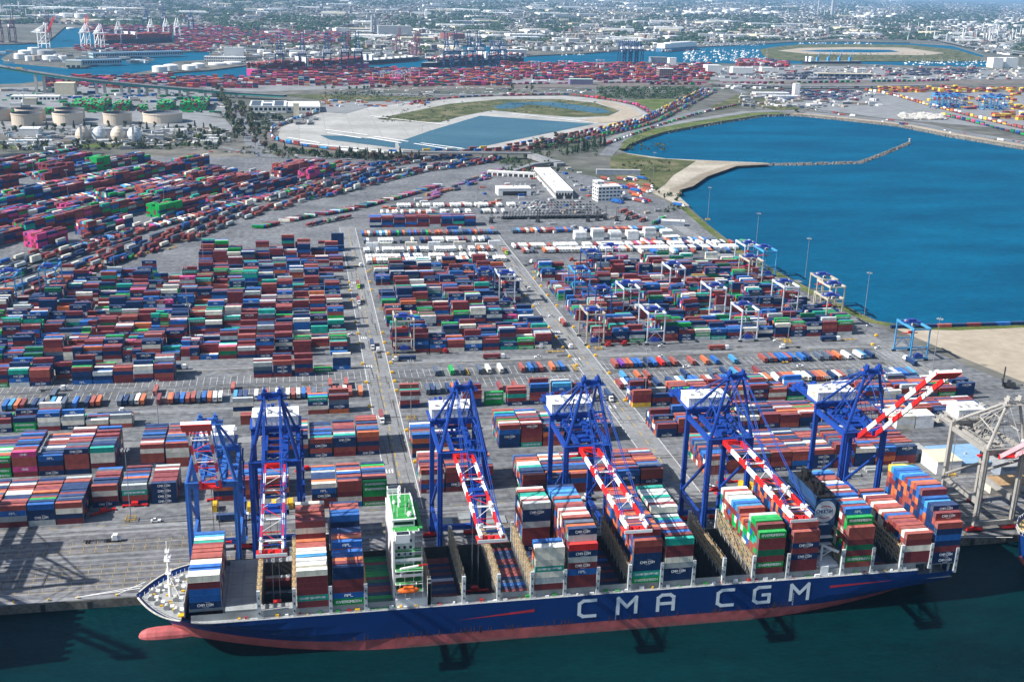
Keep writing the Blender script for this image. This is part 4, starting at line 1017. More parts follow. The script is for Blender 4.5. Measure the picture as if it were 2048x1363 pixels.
while x < 262:
    w = rr.uniform(.6, 2.4); y = SC - 23.0 + rr.uniform(0, .6)
    mb.box(x, x + w, y, y + .7, 13.9, 14.4 + rr.uniform(0, .9), rr.choice((0, 0, 0, 1, 2, 3))); x += rr.uniform(2.5, 7)
mb.build("deck_lockers", [m_shipwhite, m_redpaint, m_green, m_yellowp], ship)
mb = MB()
fx = [x for x in xs if -71 <= x <= -52]
for a, b in zip(fx, fx[1:]):
    for s in (-1, 1): mb.beam((a, SC + s * hb(a, 7), 15.45), (b, SC + s * hb(b, 7), 15.45), .7, .25)
x = -70
while x < -52:
    for s in (-1, 1):
        w = hb(x, 6); mb.beam((x, SC + s * (w + .1), 15.3), (x, SC + s * max(.2, w - 1.1), 14.1), .18)
    x += 1.6
mb.build("bulwark_rail", [m_lash], ship)
# forecastle gear
mb = MB(); rr = random.Random(4)
for (x, y) in ((-61, -6), (-61, 6), (-57, -10), (-57, 10), (-54, -4), (-54, 5), (-53, 13), (-53, -13), (-64, -2), (-64, 3)):
    mb = MB(); mb.tube((x - 1.3, SC + y - 1.2, 15.1), (x - 1.3, SC + y + 1.2, 15.1), .95, 10, 0); mb.box(x - .2, x + 1.5, SC + y - 1.0, SC + y + 1.0, 14.1, 15.2, 1); mb.tube((x - 1.3, SC + y - 1.3, 15.1), (x - 1.3, SC + y - 1.6, 15.1), 1.25, 10, 2)
    mb.build("mooring_winch", [m_lash, m_shipwhite, m_deck], ship)
mb = MB()
for k in range(34):
    x = rr.uniform(-67, -51); y = rr.uniform(-.8, .8) * hb(x, 6); mb.box(x, x + rr.uniform(.4, 1.3), SC + y, SC + y + rr.uniform(.3, .9), 14.1, 14.5 + rr.uniform(0, .5), rr.choice((0, 0, 1)))
mb.box(-53.4, -51.2, SC - 17.5, SC - 15.2, 14.1, 14.6, 0)
mb.build("mooring_fittings", [m_yellowp, m_shipwhite], ship)
mb = MB()
mb.tube((-58, SC - .5, 14), (-58, SC - .5, 33), .7, 8, 0, r2=.45); mb.tube((-58, SC - .5, 33), (-58, SC - .5, 39), .2, 6)
for z, w in ((20, 1.6), (25, 2.0), (31, 2.4), (34.5, 1.5)):
    mb.box(-58 - w / 2, -58 + w / 2, SC - .5 - w, SC - .5 + w, z, z + .25); mb.box(-58 - w / 2, -58 - w / 2 + .1, SC - .5 - w, SC - .5 + w, z + .9, z + 1.0); mb.box(-58 + w / 2 - .1, -58 + w / 2, SC - .5 - w, SC - .5 + w, z + .9, z + 1.0)
mb.beam((-58, SC - .5, 24), (-53, SC - 5, 14), .3); mb.beam((-58, SC - .5, 24), (-53, SC + 4, 14), .3)
mb.tube((-58, SC - 2.6, 32), (-58, SC + 1.6, 32.3), .2, 5)
mb.build("foremast", [m_shipwhite], ship)
# bow bulwark inner face + anchor pocket
# white accommodation tower with green decks
acc = mbA = MB()
mb.__init__()
YN, YF = 405.0, 441.0
mb.box(32.5, 41.0, YN + 2, YF, 14, 43.5, 0)
mb.box(31.8, 32.5, YN - 2, YF + 2, 14, 42.5, 0)                       # sheer forward wall
for z in (20.4, 23.4, 26.4, 29.4, 32.4, 35.4, 38.4, 41.4):
    mb.box(41.0, 44.6, YN + 4, YF - 2, z - .25, z, 0)
    mb.box(44.5, 44.6, YN + 4, YF - 2, z, z + 1.0, 0)
mb.box(32.5, 45.5, YN - 5, YF + 3, 14, 17.4, 0)
mb.box(33, 38, YN - 5.6, YN, 14, 14.2, 0)
accommodation = mb.build("accommodation_block", [m_shipwhite], ship)
mb = MB()
for z, y0 in ((20.4, 400.5), (23.4, 401.5), (26.4, 402.5), (29.6, 401), (33, 403.5), (36.4, 404.5)):   # stepped side decks
    mb.box(32.6, 43.8, y0, YN + 3, z - .3, z - .05, 0); mb.box(32.9, 43.6, y0 + .2, YN + 3, z - .05, z, 1)
    mb.box(32.6, 43.8, y0, y0 + .1, z, z + 1.0, 0) if z in (26.4, 33) else mb.box(32.6, 43.8, y0, y0 + .06, z + .9, z + 1.0, 0)
    mb.box(43.7, 43.8, y0, YN + 3, z + .9, z + 1.0, 0)
    for x in (32.7, 36.4, 40, 43.6): mb.box(x, x + .14, y0, y0 + .14, z - 3, z, 0)
mb.build("side_decks", [m_shipwhite, m_green], accommodation)
mb = MB()
for z in (18.6, 21.6, 24.6, 27.6, 30.6, 33.6, 36.6, 39.6):
    for j in range(9):
        y = YN + 5 + j * 3.4; mb.box(41.0, 41.06, y, y + 1.0, z, z + 1.2)
    for j in range(3): mb.box(34 + j * 2.4, 35 + j * 2.4, YN + 1.94, YN + 2, z, z + 1.2)
mb.build("windows", [m_glass], accommodation)
mb = MB()
mb.box(32.0, 43, YN + 3, YF - 1.5, 43.5, 43.9, 0); mb.box(32.4, 41.5, YN + 7, YF - 6, 43.9, 47.2, 0); mb.box(31.9, 42.1, YN + 6.5, YF - 5.5, 47.2, 47.5, 0)
mb.box(32.6, 41.6, YN + 7.2, YF - 6.2, 47.5, 47.56, 1)
mb.box(32.2, 42.6, YN + 3.2, YN + 7, 43.9, 43.96, 1); mb.box(32.2, 42.6, YF - 6, YF - 1.7, 43.9, 43.96, 1)
for (ya, yb) in ((399.0, YN + 3), (YF - 1.5, 445.0)):                   # bridge wings
    mb.box(32.6, 38.4, ya, yb, 43.4, 43.8, 0); mb.box(33, 38, ya + .3, yb, 43.8, 43.86, 1)
    mb.box(32.6, 32.8, ya, yb, 43.8, 45.0, 0); mb.box(38.2, 38.4, ya, yb, 43.8, 45.0, 0)
    yo = ya if ya < 420 else yb - .2; mb.box(32.6, 38.4, yo, yo + .2, 43.8, 45.0, 0)
    yc = ya if ya < 420 else yb - 3.2; mb.box(32.6, 38.4, yc, yc + 3.2, 45.0, 47.0, 0); mb.box(33.0, 38.0, yc + .3, yc + 2.9, 47.0, 47.1, 2)
mb.beam((35.5, YN + 3, 40.5), (35.5, 400, 43.3), .8, .8)
mb.box(38, 44.5, YN + 5, YF - 6, 43.6, 43.9, 1)
wh = mb.build("wheelhouse", [m_shipwhite, m_green, m_glass], ship)
mb = MB(); mb.box(32.34, 32.4, YN + 7.5, YF - 6.5, 44.9, 46.3); mb.box(41.5, 41.56, YN + 7.5, YF - 6.5, 44.9, 46.3); mb.box(33, 41, YN + 6.94, YN + 7, 44.9, 46.3)
mb.build("windows", [m_glass], wh)
mb = MB()
mb.tube((36, 423, 47.5), (36, 423, 57), .5, 6, 0, r2=.3)
for z, w in ((51, 3.2), (53.5, 2.6), (55.5, 1.6)): mb.box(35.6, 36.4, 423 - w, 423 + w, z, z + .25)
for (x, y, h) in ((38, 416, 5), (34, 430, 4), (39, 428, 6), (34.5, 414, 4), (40, 421, 4.5), (33.5, 418, 6)): mb.tube((x, y, 47.5), (x, y, 47.5 + h), .12, 5)
mb.lathe(39.5, 414, [(0.05, 47.5), (.8, 47.7), (1.1, 48.6), (.8, 49.5), (.05, 49.8)], 10); mb.lathe(34.2, 426, [(0.05, 47.5), (.6, 47.7), (.8, 48.4), (.5, 49.1), (.05, 49.3)], 10)
for j in range(14):
    mb.box(32.6, 32.7, YN + 7 + j * 1.7, YN + 7.1 + j * 1.7, 47.5, 48.5); mb.box(41.4, 41.5, YN + 7 + j * 1.7, YN + 7.1 + j * 1.7, 47.5, 48.5)
mb.box(32.6, 32.68, YN + 7, YF - 6, 48.4, 48.5); mb.box(41.4, 41.5, YN + 7, YF - 6, 48.4, 48.5)
mb.build("radar_mast", [m_shipwhite], ship)
# lifeboat, its davit and the provision crane
mb = MB(); L_ = 8.6; secs = []
for i in range(9):
    t = i / 8; x = 33.4 + t * L_; w = 1.35 * (1 - abs(2 * t - 1) ** 3) + .12; h = 1.25 * (1 - .5 * abs(2 * t - 1) ** 3)
    secs.append([(x, 399.6 + w * math.cos(a), 21.6 + h * math.sin(a) * (1.05 if math.sin(a) > 0 else .9)) for a in np.linspace(0, 2 * math.pi, 11)[:-1]])
for i in range(8):
    for j in range(10): mb.poly([secs[i][j], secs[i][(j + 1) % 10], secs[i + 1][(j + 1) % 10], secs[i + 1][j]])
mb.poly(secs[0]); mb.poly(list(reversed(secs[8]))); mb.box(35.6, 39.6, 398.7, 400.4, 22.7, 23.3)
mb.build("lifeboat", [m_orange], ship, smooth=False)
mb = MB()
for x in (34.4, 41): mb.beam((x, 402.5, 20.4), (x, 401.2, 24), .35); mb.beam((x, 401.2, 24), (x, 399.4, 24.4), .3)
mb.tube((35, 402.6, 26.4), (35, 402.6, 30.2), .5, 8); mb.beam((35, 402.6, 30), (42, 401.4, 31.6), .6, .6); mb.beam((42, 401.4, 31.6), (45.4, 400.8, 32.2), .5, .5, 1); mb.beam((35.4, 402.5, 28), (39, 402, 30.8), .3)
mb.build("davits", [m_shipwhite, m_redpaint], ship)
# funnel casing with its emblem
FY0, FY1, FX0, FX1 = 409.5, 438.0, 216.6, 226.6
mb = MB()
mb.box(FX0, FX1, FY0, FY1, 33.0, 45.6, 0); mb.box(FX0, FX0 + .35, FY0 - .15, FY1 + .15, 45.6, 47.4, 0)
mb.poly([(FX0, FY0, 33), (FX1, FY0, 33), (FX1 - 1.5, FY0 + 1, 29), (FX0 + 1.5, FY0 + 1, 29)], 0)
mb.box(FX0 + .4, FX1 - .2, FY0 + .8, FY1 - .8, 45.6, 46.5, 1)
mb.box(FX0 + .8, FX1, FY0 + 2, FY1, 14, 33, 0)
fun = mb.build("funnel", [paint("funnel_blue", (.016, .060, .155), rough=.5, var=.2, scale=.12), m_black], ship)
mb = MB()
for y, r, h in ((415, 1.4, 4.4), (419.5, 1.2, 3.4), (424, 1.7, 2.2), (430, 1.9, 3.8), (434, 1.0, 3.0)): mb.tube((FX0 + 5, y, 46.2), (FX0 + 5, y, 46.5 + h), r, 12)
for y in (412.5, 427): mb.box(FX0 + 2.4, FX0 + 3.6, y, y + 1, 46.4, 48.5)
mb.build("exhaust_pipes", [m_black], fun)
mb = MB(); mb.poly([(FX0 + 5 + 4.9 * math.cos(t), FY0 - .04, 39.9 + 5.2 * math.sin(t)) for t in np.linspace(0, 2 * math.pi, 25)[:-1]])
mb.poly([(FX0 + 2.2, FY0 - .05, 33.4), (FX0 + 7.8, FY0 - .05, 33.4), (FX0 + 6.8, FY0 - .05, 34.2), (FX0 + 3.2, FY0 - .05, 34.2)])
mb.build("emblem", [paint("emblem_white", (.46, .50, .54), rough=.6)], fun)
mb = MB(); stroke_text(mb, "CMACGM", FX0 + .95, FY0 - .1, 39.2, 1.6, .26, m=0, wide=.92, sp=1.1)
ellipse_arc(mb, FX0 + 5, FY0 - .1, 39.6, 3.6, 3.2, .7, 2.3, .4, 1); ellipse_arc(mb, FX0 + 5, FY0 - .1, 39.6, 3.6, 3.2, 3.85, 5.4, .4, 1)
mb.build("lettering", [m_hull, m_letter_red], fun)
mb = MB()
mb.box(FX0 + .2, FX1 + .6, FY0 - 7.5, FY0 + 2, 14, 17.6, 0); mb.box(FX0 + 1, FX0 + 4.5, FY0 - 10, FY0 - 7, 14, 18.5, 0)
mb.tube((FX0 + 4, FY0 - 3, 17), (FX0 + 4, FY0 - 3, 25.4), .6, 8); mb.beam((FX0 + 4, FY0 - 3, 25), (FX0 + 9, FY0 - 8.8, 24.5), .8, .9); mb.beam((FX0 + 4.2, FY0 - 3.4, 20), (FX0 + 7, FY0 - 6.6, 24.5), .4)
for z in (20, 23.5, 27): mb.box(FX0 + .5, FX1, FY0 - .4, FY0 + 2, z, z + .2); mb.box(FX0 + .5, FX1, FY0 - .4, FY0 - .34, z + .9, z + 1)
mb.build("engine_casing", [m_shipwhite], ship)
mb = MB()
for (a, b) in (((-70, SC + 8, 15), (-100, 449, .8)), ((-70.5, SC + 6, 15), (-101, 449, .8)), ((-69, SC + 11, 15), (-84, 449, .8)), ((280, SC + 20, 9.5), (306, 449, .8)), ((280, SC + 19, 9.5), (307, 449, .8))):
    mb.tube(a, b, .09, 5)
mb.build("mooring_line", [m_letter], ship)
mb = MB()
for x in (-126, -112, -100, -84, -66, 300, 307, 320): mb.tube((x, 449, .09), (x, 449, .8), .35, 8); mb.tube((x, 449, .75), (x, 449, .95), .55, 8)
for k, o in enumerate([1]):
    pass
b0 = MB(); b0.tube((0, 0, 0), (0, 0, .7), .32, 8); b0.tube((0, 0, .66), (0, 0, .9), .55, 8); bme = b0.mesh("bollard", [m_yellowp])
for x in (-126, -112, -100, -84, -66, 291, 306, 320): tag(link("bollard", bme, None, (x, 449, .1)), "squat mooring bollard on the quay edge", "bollard", "mooring bollards on the quay edge")
f0 = MB(); f0.box(-.9, .9, -.6, 0, -3.6, -.4); fme = f0.mesh("quay_fender", [m_dark])
for k in range(-9, 24):
    if k < -4 or k > 15: tag(link("quay_fender", fme, None, (k * 19.0, QY, 0)), "dark rubber fender on the quay face", "fender", "fenders on the quay face")
# ------------------------------------------------------------------ ship-to-shore cranes
m_cblue = paint("crane_blue", (0.010, 0.050, 0.270), rough=0.42, var=0.2, scale=0.15, dirt_amt=0.12)
m_cblue2 = paint("crane_blue_faded", (0.035, 0.130, 0.420), rough=0.45, var=0.2, scale=0.15, dirt_amt=0.15)
m_cwhite = paint("crane_white", (0.80, 0.80, 0.78), rough=0.45, var=0.1, scale=0.2, dirt_amt=0.15)
m_cred = paint("crane_red", (0.60, 0.018, 0.016), rough=0.45, var=0.15, scale=0.3, dirt_amt=0.1)
m_cgrey = paint("crane_grey", (0.31, 0.295, 0.27), rough=0.55, var=0.2, scale=0.2, dirt_amt=0.35)
m_cpink = paint("crane_faded_pink", (0.55, 0.33, 0.36), rough=0.55, var=0.2, scale=0.2, dirt_amt=0.3)
m_cable = paint("cable_steel", (0.07, 0.08, 0.10), rough=0.5)
m_logo_or = paint("logo_orange", (0.75, 0.22, 0.02), rough=0.5)

def sts_crane(X, label, zt=58.0, za=88.5, boom_up=0.0, boom_len=76.0, body=None, band=None, hang=25.0, trolley=-40.0, house_w=20.5, back=68.0, zh=None, detail=True, Y=453.0, rz=0.0, name="quay_crane", group="ship-to-shore cranes on the quay", marking=False, logo=False, legx=10.0, gauge=31.0):
    body = body or m_cblue; band = band or (m_cred, m_cwhite); zh = zh or zt
    t = thing(name, label, "crane", (X, Y, 0), rz, group)
    G2 = gauge; zl = zt + 2.5
    leg_mesh_w = MB(); leg_mesh_w.beam((0, 0, 5.5), (0, 0, zt), 2.25, 2.1)
    leg_mesh_l = MB(); leg_mesh_l.beam((0, 0, 5.5), (0, 0, zl), 2.1, 1.9)
    mw, ml = leg_mesh_w.mesh("leg", [body]), leg_mesh_l.mesh("leg", [body])
    for sx in (-1, 1):
        link("leg", mw, t, (sx * legx, 0, 0)); link("leg", ml, t, (sx * legx, G2, 0))
    sb = MB(); sb.box(-legx - 1.2, legx + 1.2, -1.0, 1.0, 3.6, 6.0); sm = sb.mesh("sill_beam", [body])
    bg = MB()
    for k in (-1, 1):
        bg.box(k * legx - 4.4, k * legx + 4.4, -.9, .9, 1.2, 2.5, 0); bg.box(k * legx - 1, k * legx + 1, -.8, .8, 2.5, 3.7, 0)
        for j in range(8): bg.tube((k * legx - 4 + j * 1.14, -.45, .5), (k * legx - 4 + j * 1.14, .45, .5), .5, 8, 1)
    bm = bg.mesh("bogies", [m_cred, m_dark])
    for y in (0, G2): link("sill_beam", sm, t, (0, y, 0)); link("bogies", bm, t, (0, y, 0))
    mb = MB()
    for sx in (-1, 1):
        x = sx * legx
        mb.beam((x, 1, 16.2), (x, G2 - 1, 16.2), 1.3, 3.0)                                # low portal ties
        mb.beam((x, 0, zt - 1.2), (x, G2, zt - 1.2), 1.4, 2.4)                             # top ties
        mb.tube((x, G2 - 1, 18.5), (x, 1, zt * .62 + 10), .75, 8)                          # side diagonal
    mb.beam((-legx, 0, zt - 1.2), (legx, 0, zt - 1.2), 1.8, 3.0); mb.beam((-legx, G2, zt + 2.2), (legx, G2, zt + 2.2), 1.8, 2.8)
    link("portal_frame", mb.mesh("portal_frame", [body]), t)
    mb = MB()
    for sx in (-1, 1):
        mb.tube((sx * legx, 0, zt), (sx * 3.1, 0, za), .85, 8, r2=.7)
        mb.tube((sx * (legx - 1), G2, zl), (sx * 3.0, .8, za - .5), .6, 8)
        mb.tube((sx * legx * .72, 0, zt + (za - zt) * .32), (sx * legx * .45, G2 * .62, zt + (za - zt) * .42), .35, 6)
        mb.tube((sx * 4.2, 22, zt + 3), (sx * 5.0, G2 * .3, zt + (za - zt) * .62), .35, 6)
    mb.beam((-4.4, 0, za), (4.4, 0, za), 1.8, 1.8); mb.beam((-5.6, 0, zt + (za - zt) * .52), (5.6, 0, zt + (za - zt) * .52), .8, .8)
    for sx in (-1, 1):
        mb.box(sx * 3.1 - 1, sx * 3.1 + 1, -1.6, 2.2, za + .6, za + 1.6); mb.box(sx * 3.1 - .4, sx * 3.1 + .4, -1.2, 1.4, za + 1.6, za + 3.0)
    mb.box(-6.2, 6.2, -2.4, 3.0, za - 1.2, za - 1.05)
    for x in np.linspace(-6.1, 6.1, 9): mb.box(x - .06, x + .06, -2.4, -2.28, za - 1.05, za + .1); mb.box(x - .06, x + .06, 2.9, 3.0, za - 1.05, za + .1)
    link("apex_frame", mb.mesh("apex_frame", [body]), t)
    mb = MB()                                                                                 # twin girder and backreach
    for sx in (-1, 1):
        mb.box(sx * 4 - .7, sx * 4 + .7, -2, back, zh - 2.6, zh + .2)
    for y in np.arange(2, back, 7.5): mb.box(-4, 4, y - .35, y + .35, zh - 2.2, zh - .4)
    mb.box(-8, 8, back - 5, back + 1, zh - 3.2, zh - 2.8); mb.box(-7.5, -4.7, G2, back, zh - .9, zh - .7); mb.box(4.7, 6.2, -2, back, zh - .9, zh - .7)
    for y in np.arange(G2, back, 3): mb.box(-7.5, -7.4, y, y + .1, zh - .7, zh + .4)
    mb.box(-7.5, -7.42, G2, back, zh + .3, zh + .4)
    for k in range(7):
        x = -7 + k * 2.2; mb.box(x, x + 1.4, back - 4, back - 1, zh - 2.8, zh - 1 + (k % 3)); mb.tube((x, back - 5, zh - 3), (x, back - 5, zh + 2.5), .12, 5)
    link("girder", mb.mesh("girder", [body]), t)
    mb = MB()
    for sx in (-1, 1):
        mb.tube((sx * 3.2, .6, za), (sx * 4, back - 12, zh), .28, 6); mb.tube((sx * 3.2, .6, za), (sx * 4.2, G2 + 2, zl + 1), .3, 6)
    link("backstays", mb.mesh("backstays", [body]), t)
    mb = MB(); hy0, hy1 = G2 + .2, G2 + 11.5; hw = house_w / 2
    mb.box(-hw, hw, hy0, hy1, zl + .8, zl + 5.6, 0); mb.box(-hw - .3, hw + .3, hy0 - .3, hy1 + .3, zl + 5.6, zl + 5.85, 0)
    mb.box(-hw - 1.4, hw + 1.4, hy0 - 1.6, hy1 + 1, zl + .4, zl + .7, 1)
    for x in np.arange(-hw - 1.3, hw + 1.3, 1.7): mb.box(x, x + .08, hy0 - 1.6, hy0 - 1.5, zl + .7, zl + 1.8, 1)
    mb.box(-hw - 1.4, hw + 1.4, hy0 - 1.6, hy0 - 1.52, zl + 1.75, zl + 1.82, 1)
    
    for q in range(9): x = -hw + 1.2 + q * (2 * hw - 2) / 8; mb.box(x, x + .12, hy0 - .07, hy0, zl + .8, zl + 5.5, 3)
    for q in range(5): y = hy0 + 1 + q * 2.2; mb.box(-hw - .07, -hw, y, y + .12, zl + .8, zl + 5.5, 3); mb.box(hw, hw + .07, y, y + .12, zl + .8, zl + 5.5, 3)
    for q in range(4): mb.box(-hw + 2 + q * 4.6, -hw + 3.6 + q * 4.6, hy0 + 3, hy0 + 4.5 + (q % 2) * 3, zl + 5.85, zl + 6.5, 3)
    mb.box(-hw + 3, -hw + 4.2, hy0 - .04, hy0, zl + .8, zl + 3, 2); mb.box(2, 6, hy0 - .04, hy0, zl + 2.4, zl + 4.4, 3)
    house = link("machinery_house", mb.mesh("machinery_house", [m_cwhite, body, m_dark, m_bar]), t)
    if logo:
        mb = MB(); mb.box(-hw - .06, -hw, hy0 + 3, hy0 + 5.2, zl + 2.4, zl + 4.6, 0); mb.box(-hw - .09, -hw - .06, hy0 + 3.6, hy0 + 4.6, zl + 3.0, zl + 4.0, 1)
        link("emblem", mb.mesh("emblem", [m_logo_or, m_cwhite]), house)
    # boom: two box girders painted in bands, hinged at the water side
    nseg = int(round(boom_len / 9.5)); sl = boom_len / nseg; gd = MB()
    for q in range(nseg): gd.box(-.48, .48, -(q + 1) * sl, -q * sl, -1.1, 1.0, q % 2)
    lat = MB()
    ys = np.linspace(-1, -boom_len + 3, 8)
    for i, y in enumerate(ys):
        lat.beam((-4, y, .9), (4, y, .9), .28, .28, 2 if i % 2 else 1)
        if i: lat.beam((-4 if i % 2 else 4, ys[i - 1], 1.1), (4 if i % 2 else -4, y, 1.1), .18, .18, (i % 2))
    for y in (-boom_len * .36, -boom_len * .70, -boom_len * .93):
        lat.box(-4.6, 4.6, y - .35, y + .35, 1.3, 1.55, 0); lat.box(-5.0, 5.0, y - .7, y - .62, 2.4, 2.48, 0)
        for sx in (-1, 1): lat.box(sx * 4 - .35, sx * 4 + .35, y - .6, y + .6, 1.55, 2.6, 0)
    lat.beam((5.0, 0, 1.4), (5.0, -boom_len, 1.4), .5, .10, 2)
    bo = link("boom", lat.mesh("boom", [m_cwhite, m_cred, body]), t, (0, -2.4, zh - 1.2)); bo.rotation_euler = (-math.radians(boom_up), 0, 0)
    gm = gd.mesh("boom_girder", list(band))
    for sx in (-1, 1): link("boom_girder", gm, bo, (sx * 4, 0, 0))
    tip = MB()
    tip.box(-5.6, 5.6, -boom_len - 1.8, -boom_len + 4.2, -1.8, -1.5, 0); tip.box(-5.6, 5.6, -boom_len - 1.8, -boom_len - 1.6, -1.5, -.2, 1)
    for k in range(6): tip.box(-5 + k * 1.8, -4.2 + k * 1.8, -boom_len - 1 + (k % 2), -boom_len + .4 + (k % 3), -1.5, -.3 + .7 * (k % 2), 0)
    tip.box(-4.7, 4.7, -.6, 1.0, -1, 1.2, 0)
    link("boom_tip", tip.mesh("boom_tip", [m_cred, m_cwhite]), bo)
    st = MB(); ca, sa = math.cos(math.radians(boom_up)), math.sin(math.radians(boom_up))
    def bpnt(y, z): return (-2.4 + y * ca, zh - 1.2 - y * sa + z * ca)
    for sx in (-1, 1):
        for f, off in ((.40, .5), (.40, -.4), (.93, .5), (.93, -.4)):
            yy, zz = bpnt(-boom_len * f, 1.5)
            if boom_up < 10: st.tube((sx * (3.1 + off * .5), -.5, za + .3), (sx * (4 + off), yy, zz), .17, 5)
        if boom_up >= 10:
            yy, zz = bpnt(-boom_len * .40, 1.5); md_ = ((sx * 4.0), (yy + .5) * .5 - 6, (zz + za) * .5 - 9)
            st.tube((sx * 3.1, -.5, za), md_, .17, 5); st.tube(md_, (sx * 4, yy, zz), .17, 5)
            yy, zz = bpnt(-boom_len * .85, 1.5); st.tube((sx * 2.4, -.5, za + 1), (sx * 2.4, yy, zz), .08, 4)
    for sx in (-1, 1):
        for f in (.2, .34, .5, .64):
            st.tube((sx * (legx - .6), G2 * f, zt), (sx * (3.4 + f), G2 * f * .8, zt + (za - zt) * (1 - f) * .92), .14, 4)
        st.tube((sx * 2.6, 0, za), (sx * 5.8, G2 + 6, zl + 5.8), .12, 4)
        st.tube((sx * legx, -1.2, zt), (sx * legx, -1.2, 6.5), .12, 4)
    for q in range(14):
        yy = 2 + q * 3.6
        st.beam((5.4, yy, zh - 2.7), (5.4, yy + 1.8, zh - 4.6), .16); st.beam((5.4, yy + 1.8, zh - 4.6), (5.4, yy + 3.6, zh - 2.7), .16)
    link("forestays", st.mesh("forestays", [body]), t)
    # trolley with cab, ropes and spreader
    if boom_up > 10: ty = 12.0
    else: ty = trolley
    mb = MB(); zb = zh - 1.2
    mb.box(-3.2, 3.2, ty - 4, ty + 4, zb - .2, zb + .6, 0); mb.box(-2, 2, ty - 1.5, ty + 1.5, zb + .6, zb + 1.8, 0)
    tro = link("trolley", mb.mesh("trolley", [body]), t)
    mb = MB(); mb.box(3.4, 6.0, ty + 2.5, ty + 5.5, zb - 4.4, zb - 1.4, 0); mb.box(3.3, 6.1, ty + 2.4, ty + 2.5, zb - 3.8, zb - 1.8, 1); mb.box(4.4, 5, ty + 3.6, ty + 4.2, zb - 1.4, zb, 0)
    link("operator_cab", mb.mesh("operator_cab", [m_cwhite, m_glass]), tro)
    mb = MB()
    for x in (-1.3, 1.3):
        for y in (-.9, .9): mb.tube((x, ty + y, zb), (x, ty + y, hang + 2), .07, 4)
    link("hoist_ropes", mb.mesh("hoist_ropes", [m_cable]), tro)
    mb = MB(); mb.box(-6, 6, ty - .5, ty + .5, hang, hang + .6); mb.box(-1.6, 1.6, ty - 1.1, ty + 1.1, hang + .6, hang + 2.2)
    for x in (-6, 5.6): mb.box(x, x + .4, ty - 1.2, ty + 1.2, hang - .3, hang + .5)
    link("spreader", mb.mesh("spreader", [m_cred]), tro)
    # zigzag stair tower on one landward leg
    mb = MB(); x = legx + 1.2; z = 6.0; k = 0
    while z < zl - 3:
        y0, y1 = (G2 - 2.4, G2 + 2.4) if k % 2 == 0 else (G2 + 2.4, G2 - 2.4)
        mb.beam((x + .5, y0, z), (x + .5, y1, z + 3.4), .8, .12); mb.box(x, x + 1.2, min(y1, y1 + (.9 if k % 2 == 0 else -.9)), max(y1, y1 + (.9 if k % 2 == 0 else -.9)), z + 3.3, z + 3.42)
        z += 3.4; k += 1
    for yy in (G2 - 2.4, G2 + 2.4): mb.box(x, x + .12, yy, yy + .12, 6, zl - 3)
    mb.box(legx * .2, legx * .2 + 3, -3.4, -1.4, zt - .9, zt + 1.6, 0)
    link("stair_tower", mb.mesh("stair_tower", [body]), t)
    # top walkways and rails on the portal
    mb = MB()
    for y in (-1.5, G2 + 1.6):
        mb.box(-legx - 1, legx + 1, y - .5, y + .5, zt + .2, zt + .32)
        for x in np.arange(-legx - 1, legx + 1, 1.6): mb.box(x, x + .08, y - .5, y - .42, zt + .3, zt + 1.4)
        mb.box(-legx - 1, legx + 1, y - .5, y - .44, zt + 1.35, zt + 1.42)
    for sx in (-1, 1):
        mb.box(sx * 5.2 - .5, sx * 5.2 + .5, 0, G2, zt + .25, zt + .36)
        for y in np.arange(0, G2, 2): mb.box(sx * 5.7 - .04, sx * 5.7 + .04, y, y + .08, zt + .3, zt + 1.4)
    rnd = random.Random(int(X) + 5)
    for k in range(12):
        y = rnd.uniform(2, G2 - 2); x = rnd.uniform(-8, 8); mb.box(x, x + rnd.uniform(.6, 2), y, y + rnd.uniform(.6, 2), zt + .2, zt + rnd.uniform(.8, 2.4))
    link("walkways", mb.mesh("walkways", [body]), t)
    return t

sts_crane(-41.8, "faded blue quay crane nearest the ship's bow, boom raised with red and white bands", zt=50, za=78, boom_up=47, boom_len=64, body=m_cblue2, hang=14, house_w=16, back=52, legx=10)
sts_crane(-14.8, "blue quay crane with lowered boom over the open forward hold", hang=13.5, trolley=-44, band=(m_cred, m_cwhite))
sts_crane(67, "blue quay crane with lowered boom just behind the white bridge tower", hang=11, trolley=-40)
sts_crane(124.5, "blue quay crane with lowered boom, standing third along from the white bridge", hang=48, trolley=10)
sts_crane(193, "blue quay crane with lowered boom beside the dark blue funnel, logo on white house", hang=24, trolley=14, logo=True)
sts_crane(260.5, "dark blue quay crane nearest the ship's stern, red and white boom raised", boom_up=43, logo=True, hang=50)
sts_crane(-203, "blue quay crane standing beyond the left edge, only its shadow on the quay", boom_up=43, hang=50)
sts_crane(337.2, "grey lattice quay crane past the stern with a faded pink raised boom", zt=45, za=69.5, boom_up=40, boom_len=56, body=m_cgrey, band=(m_cpink, m_cpink), house_w=15, back=52, zh=43, hang=36)

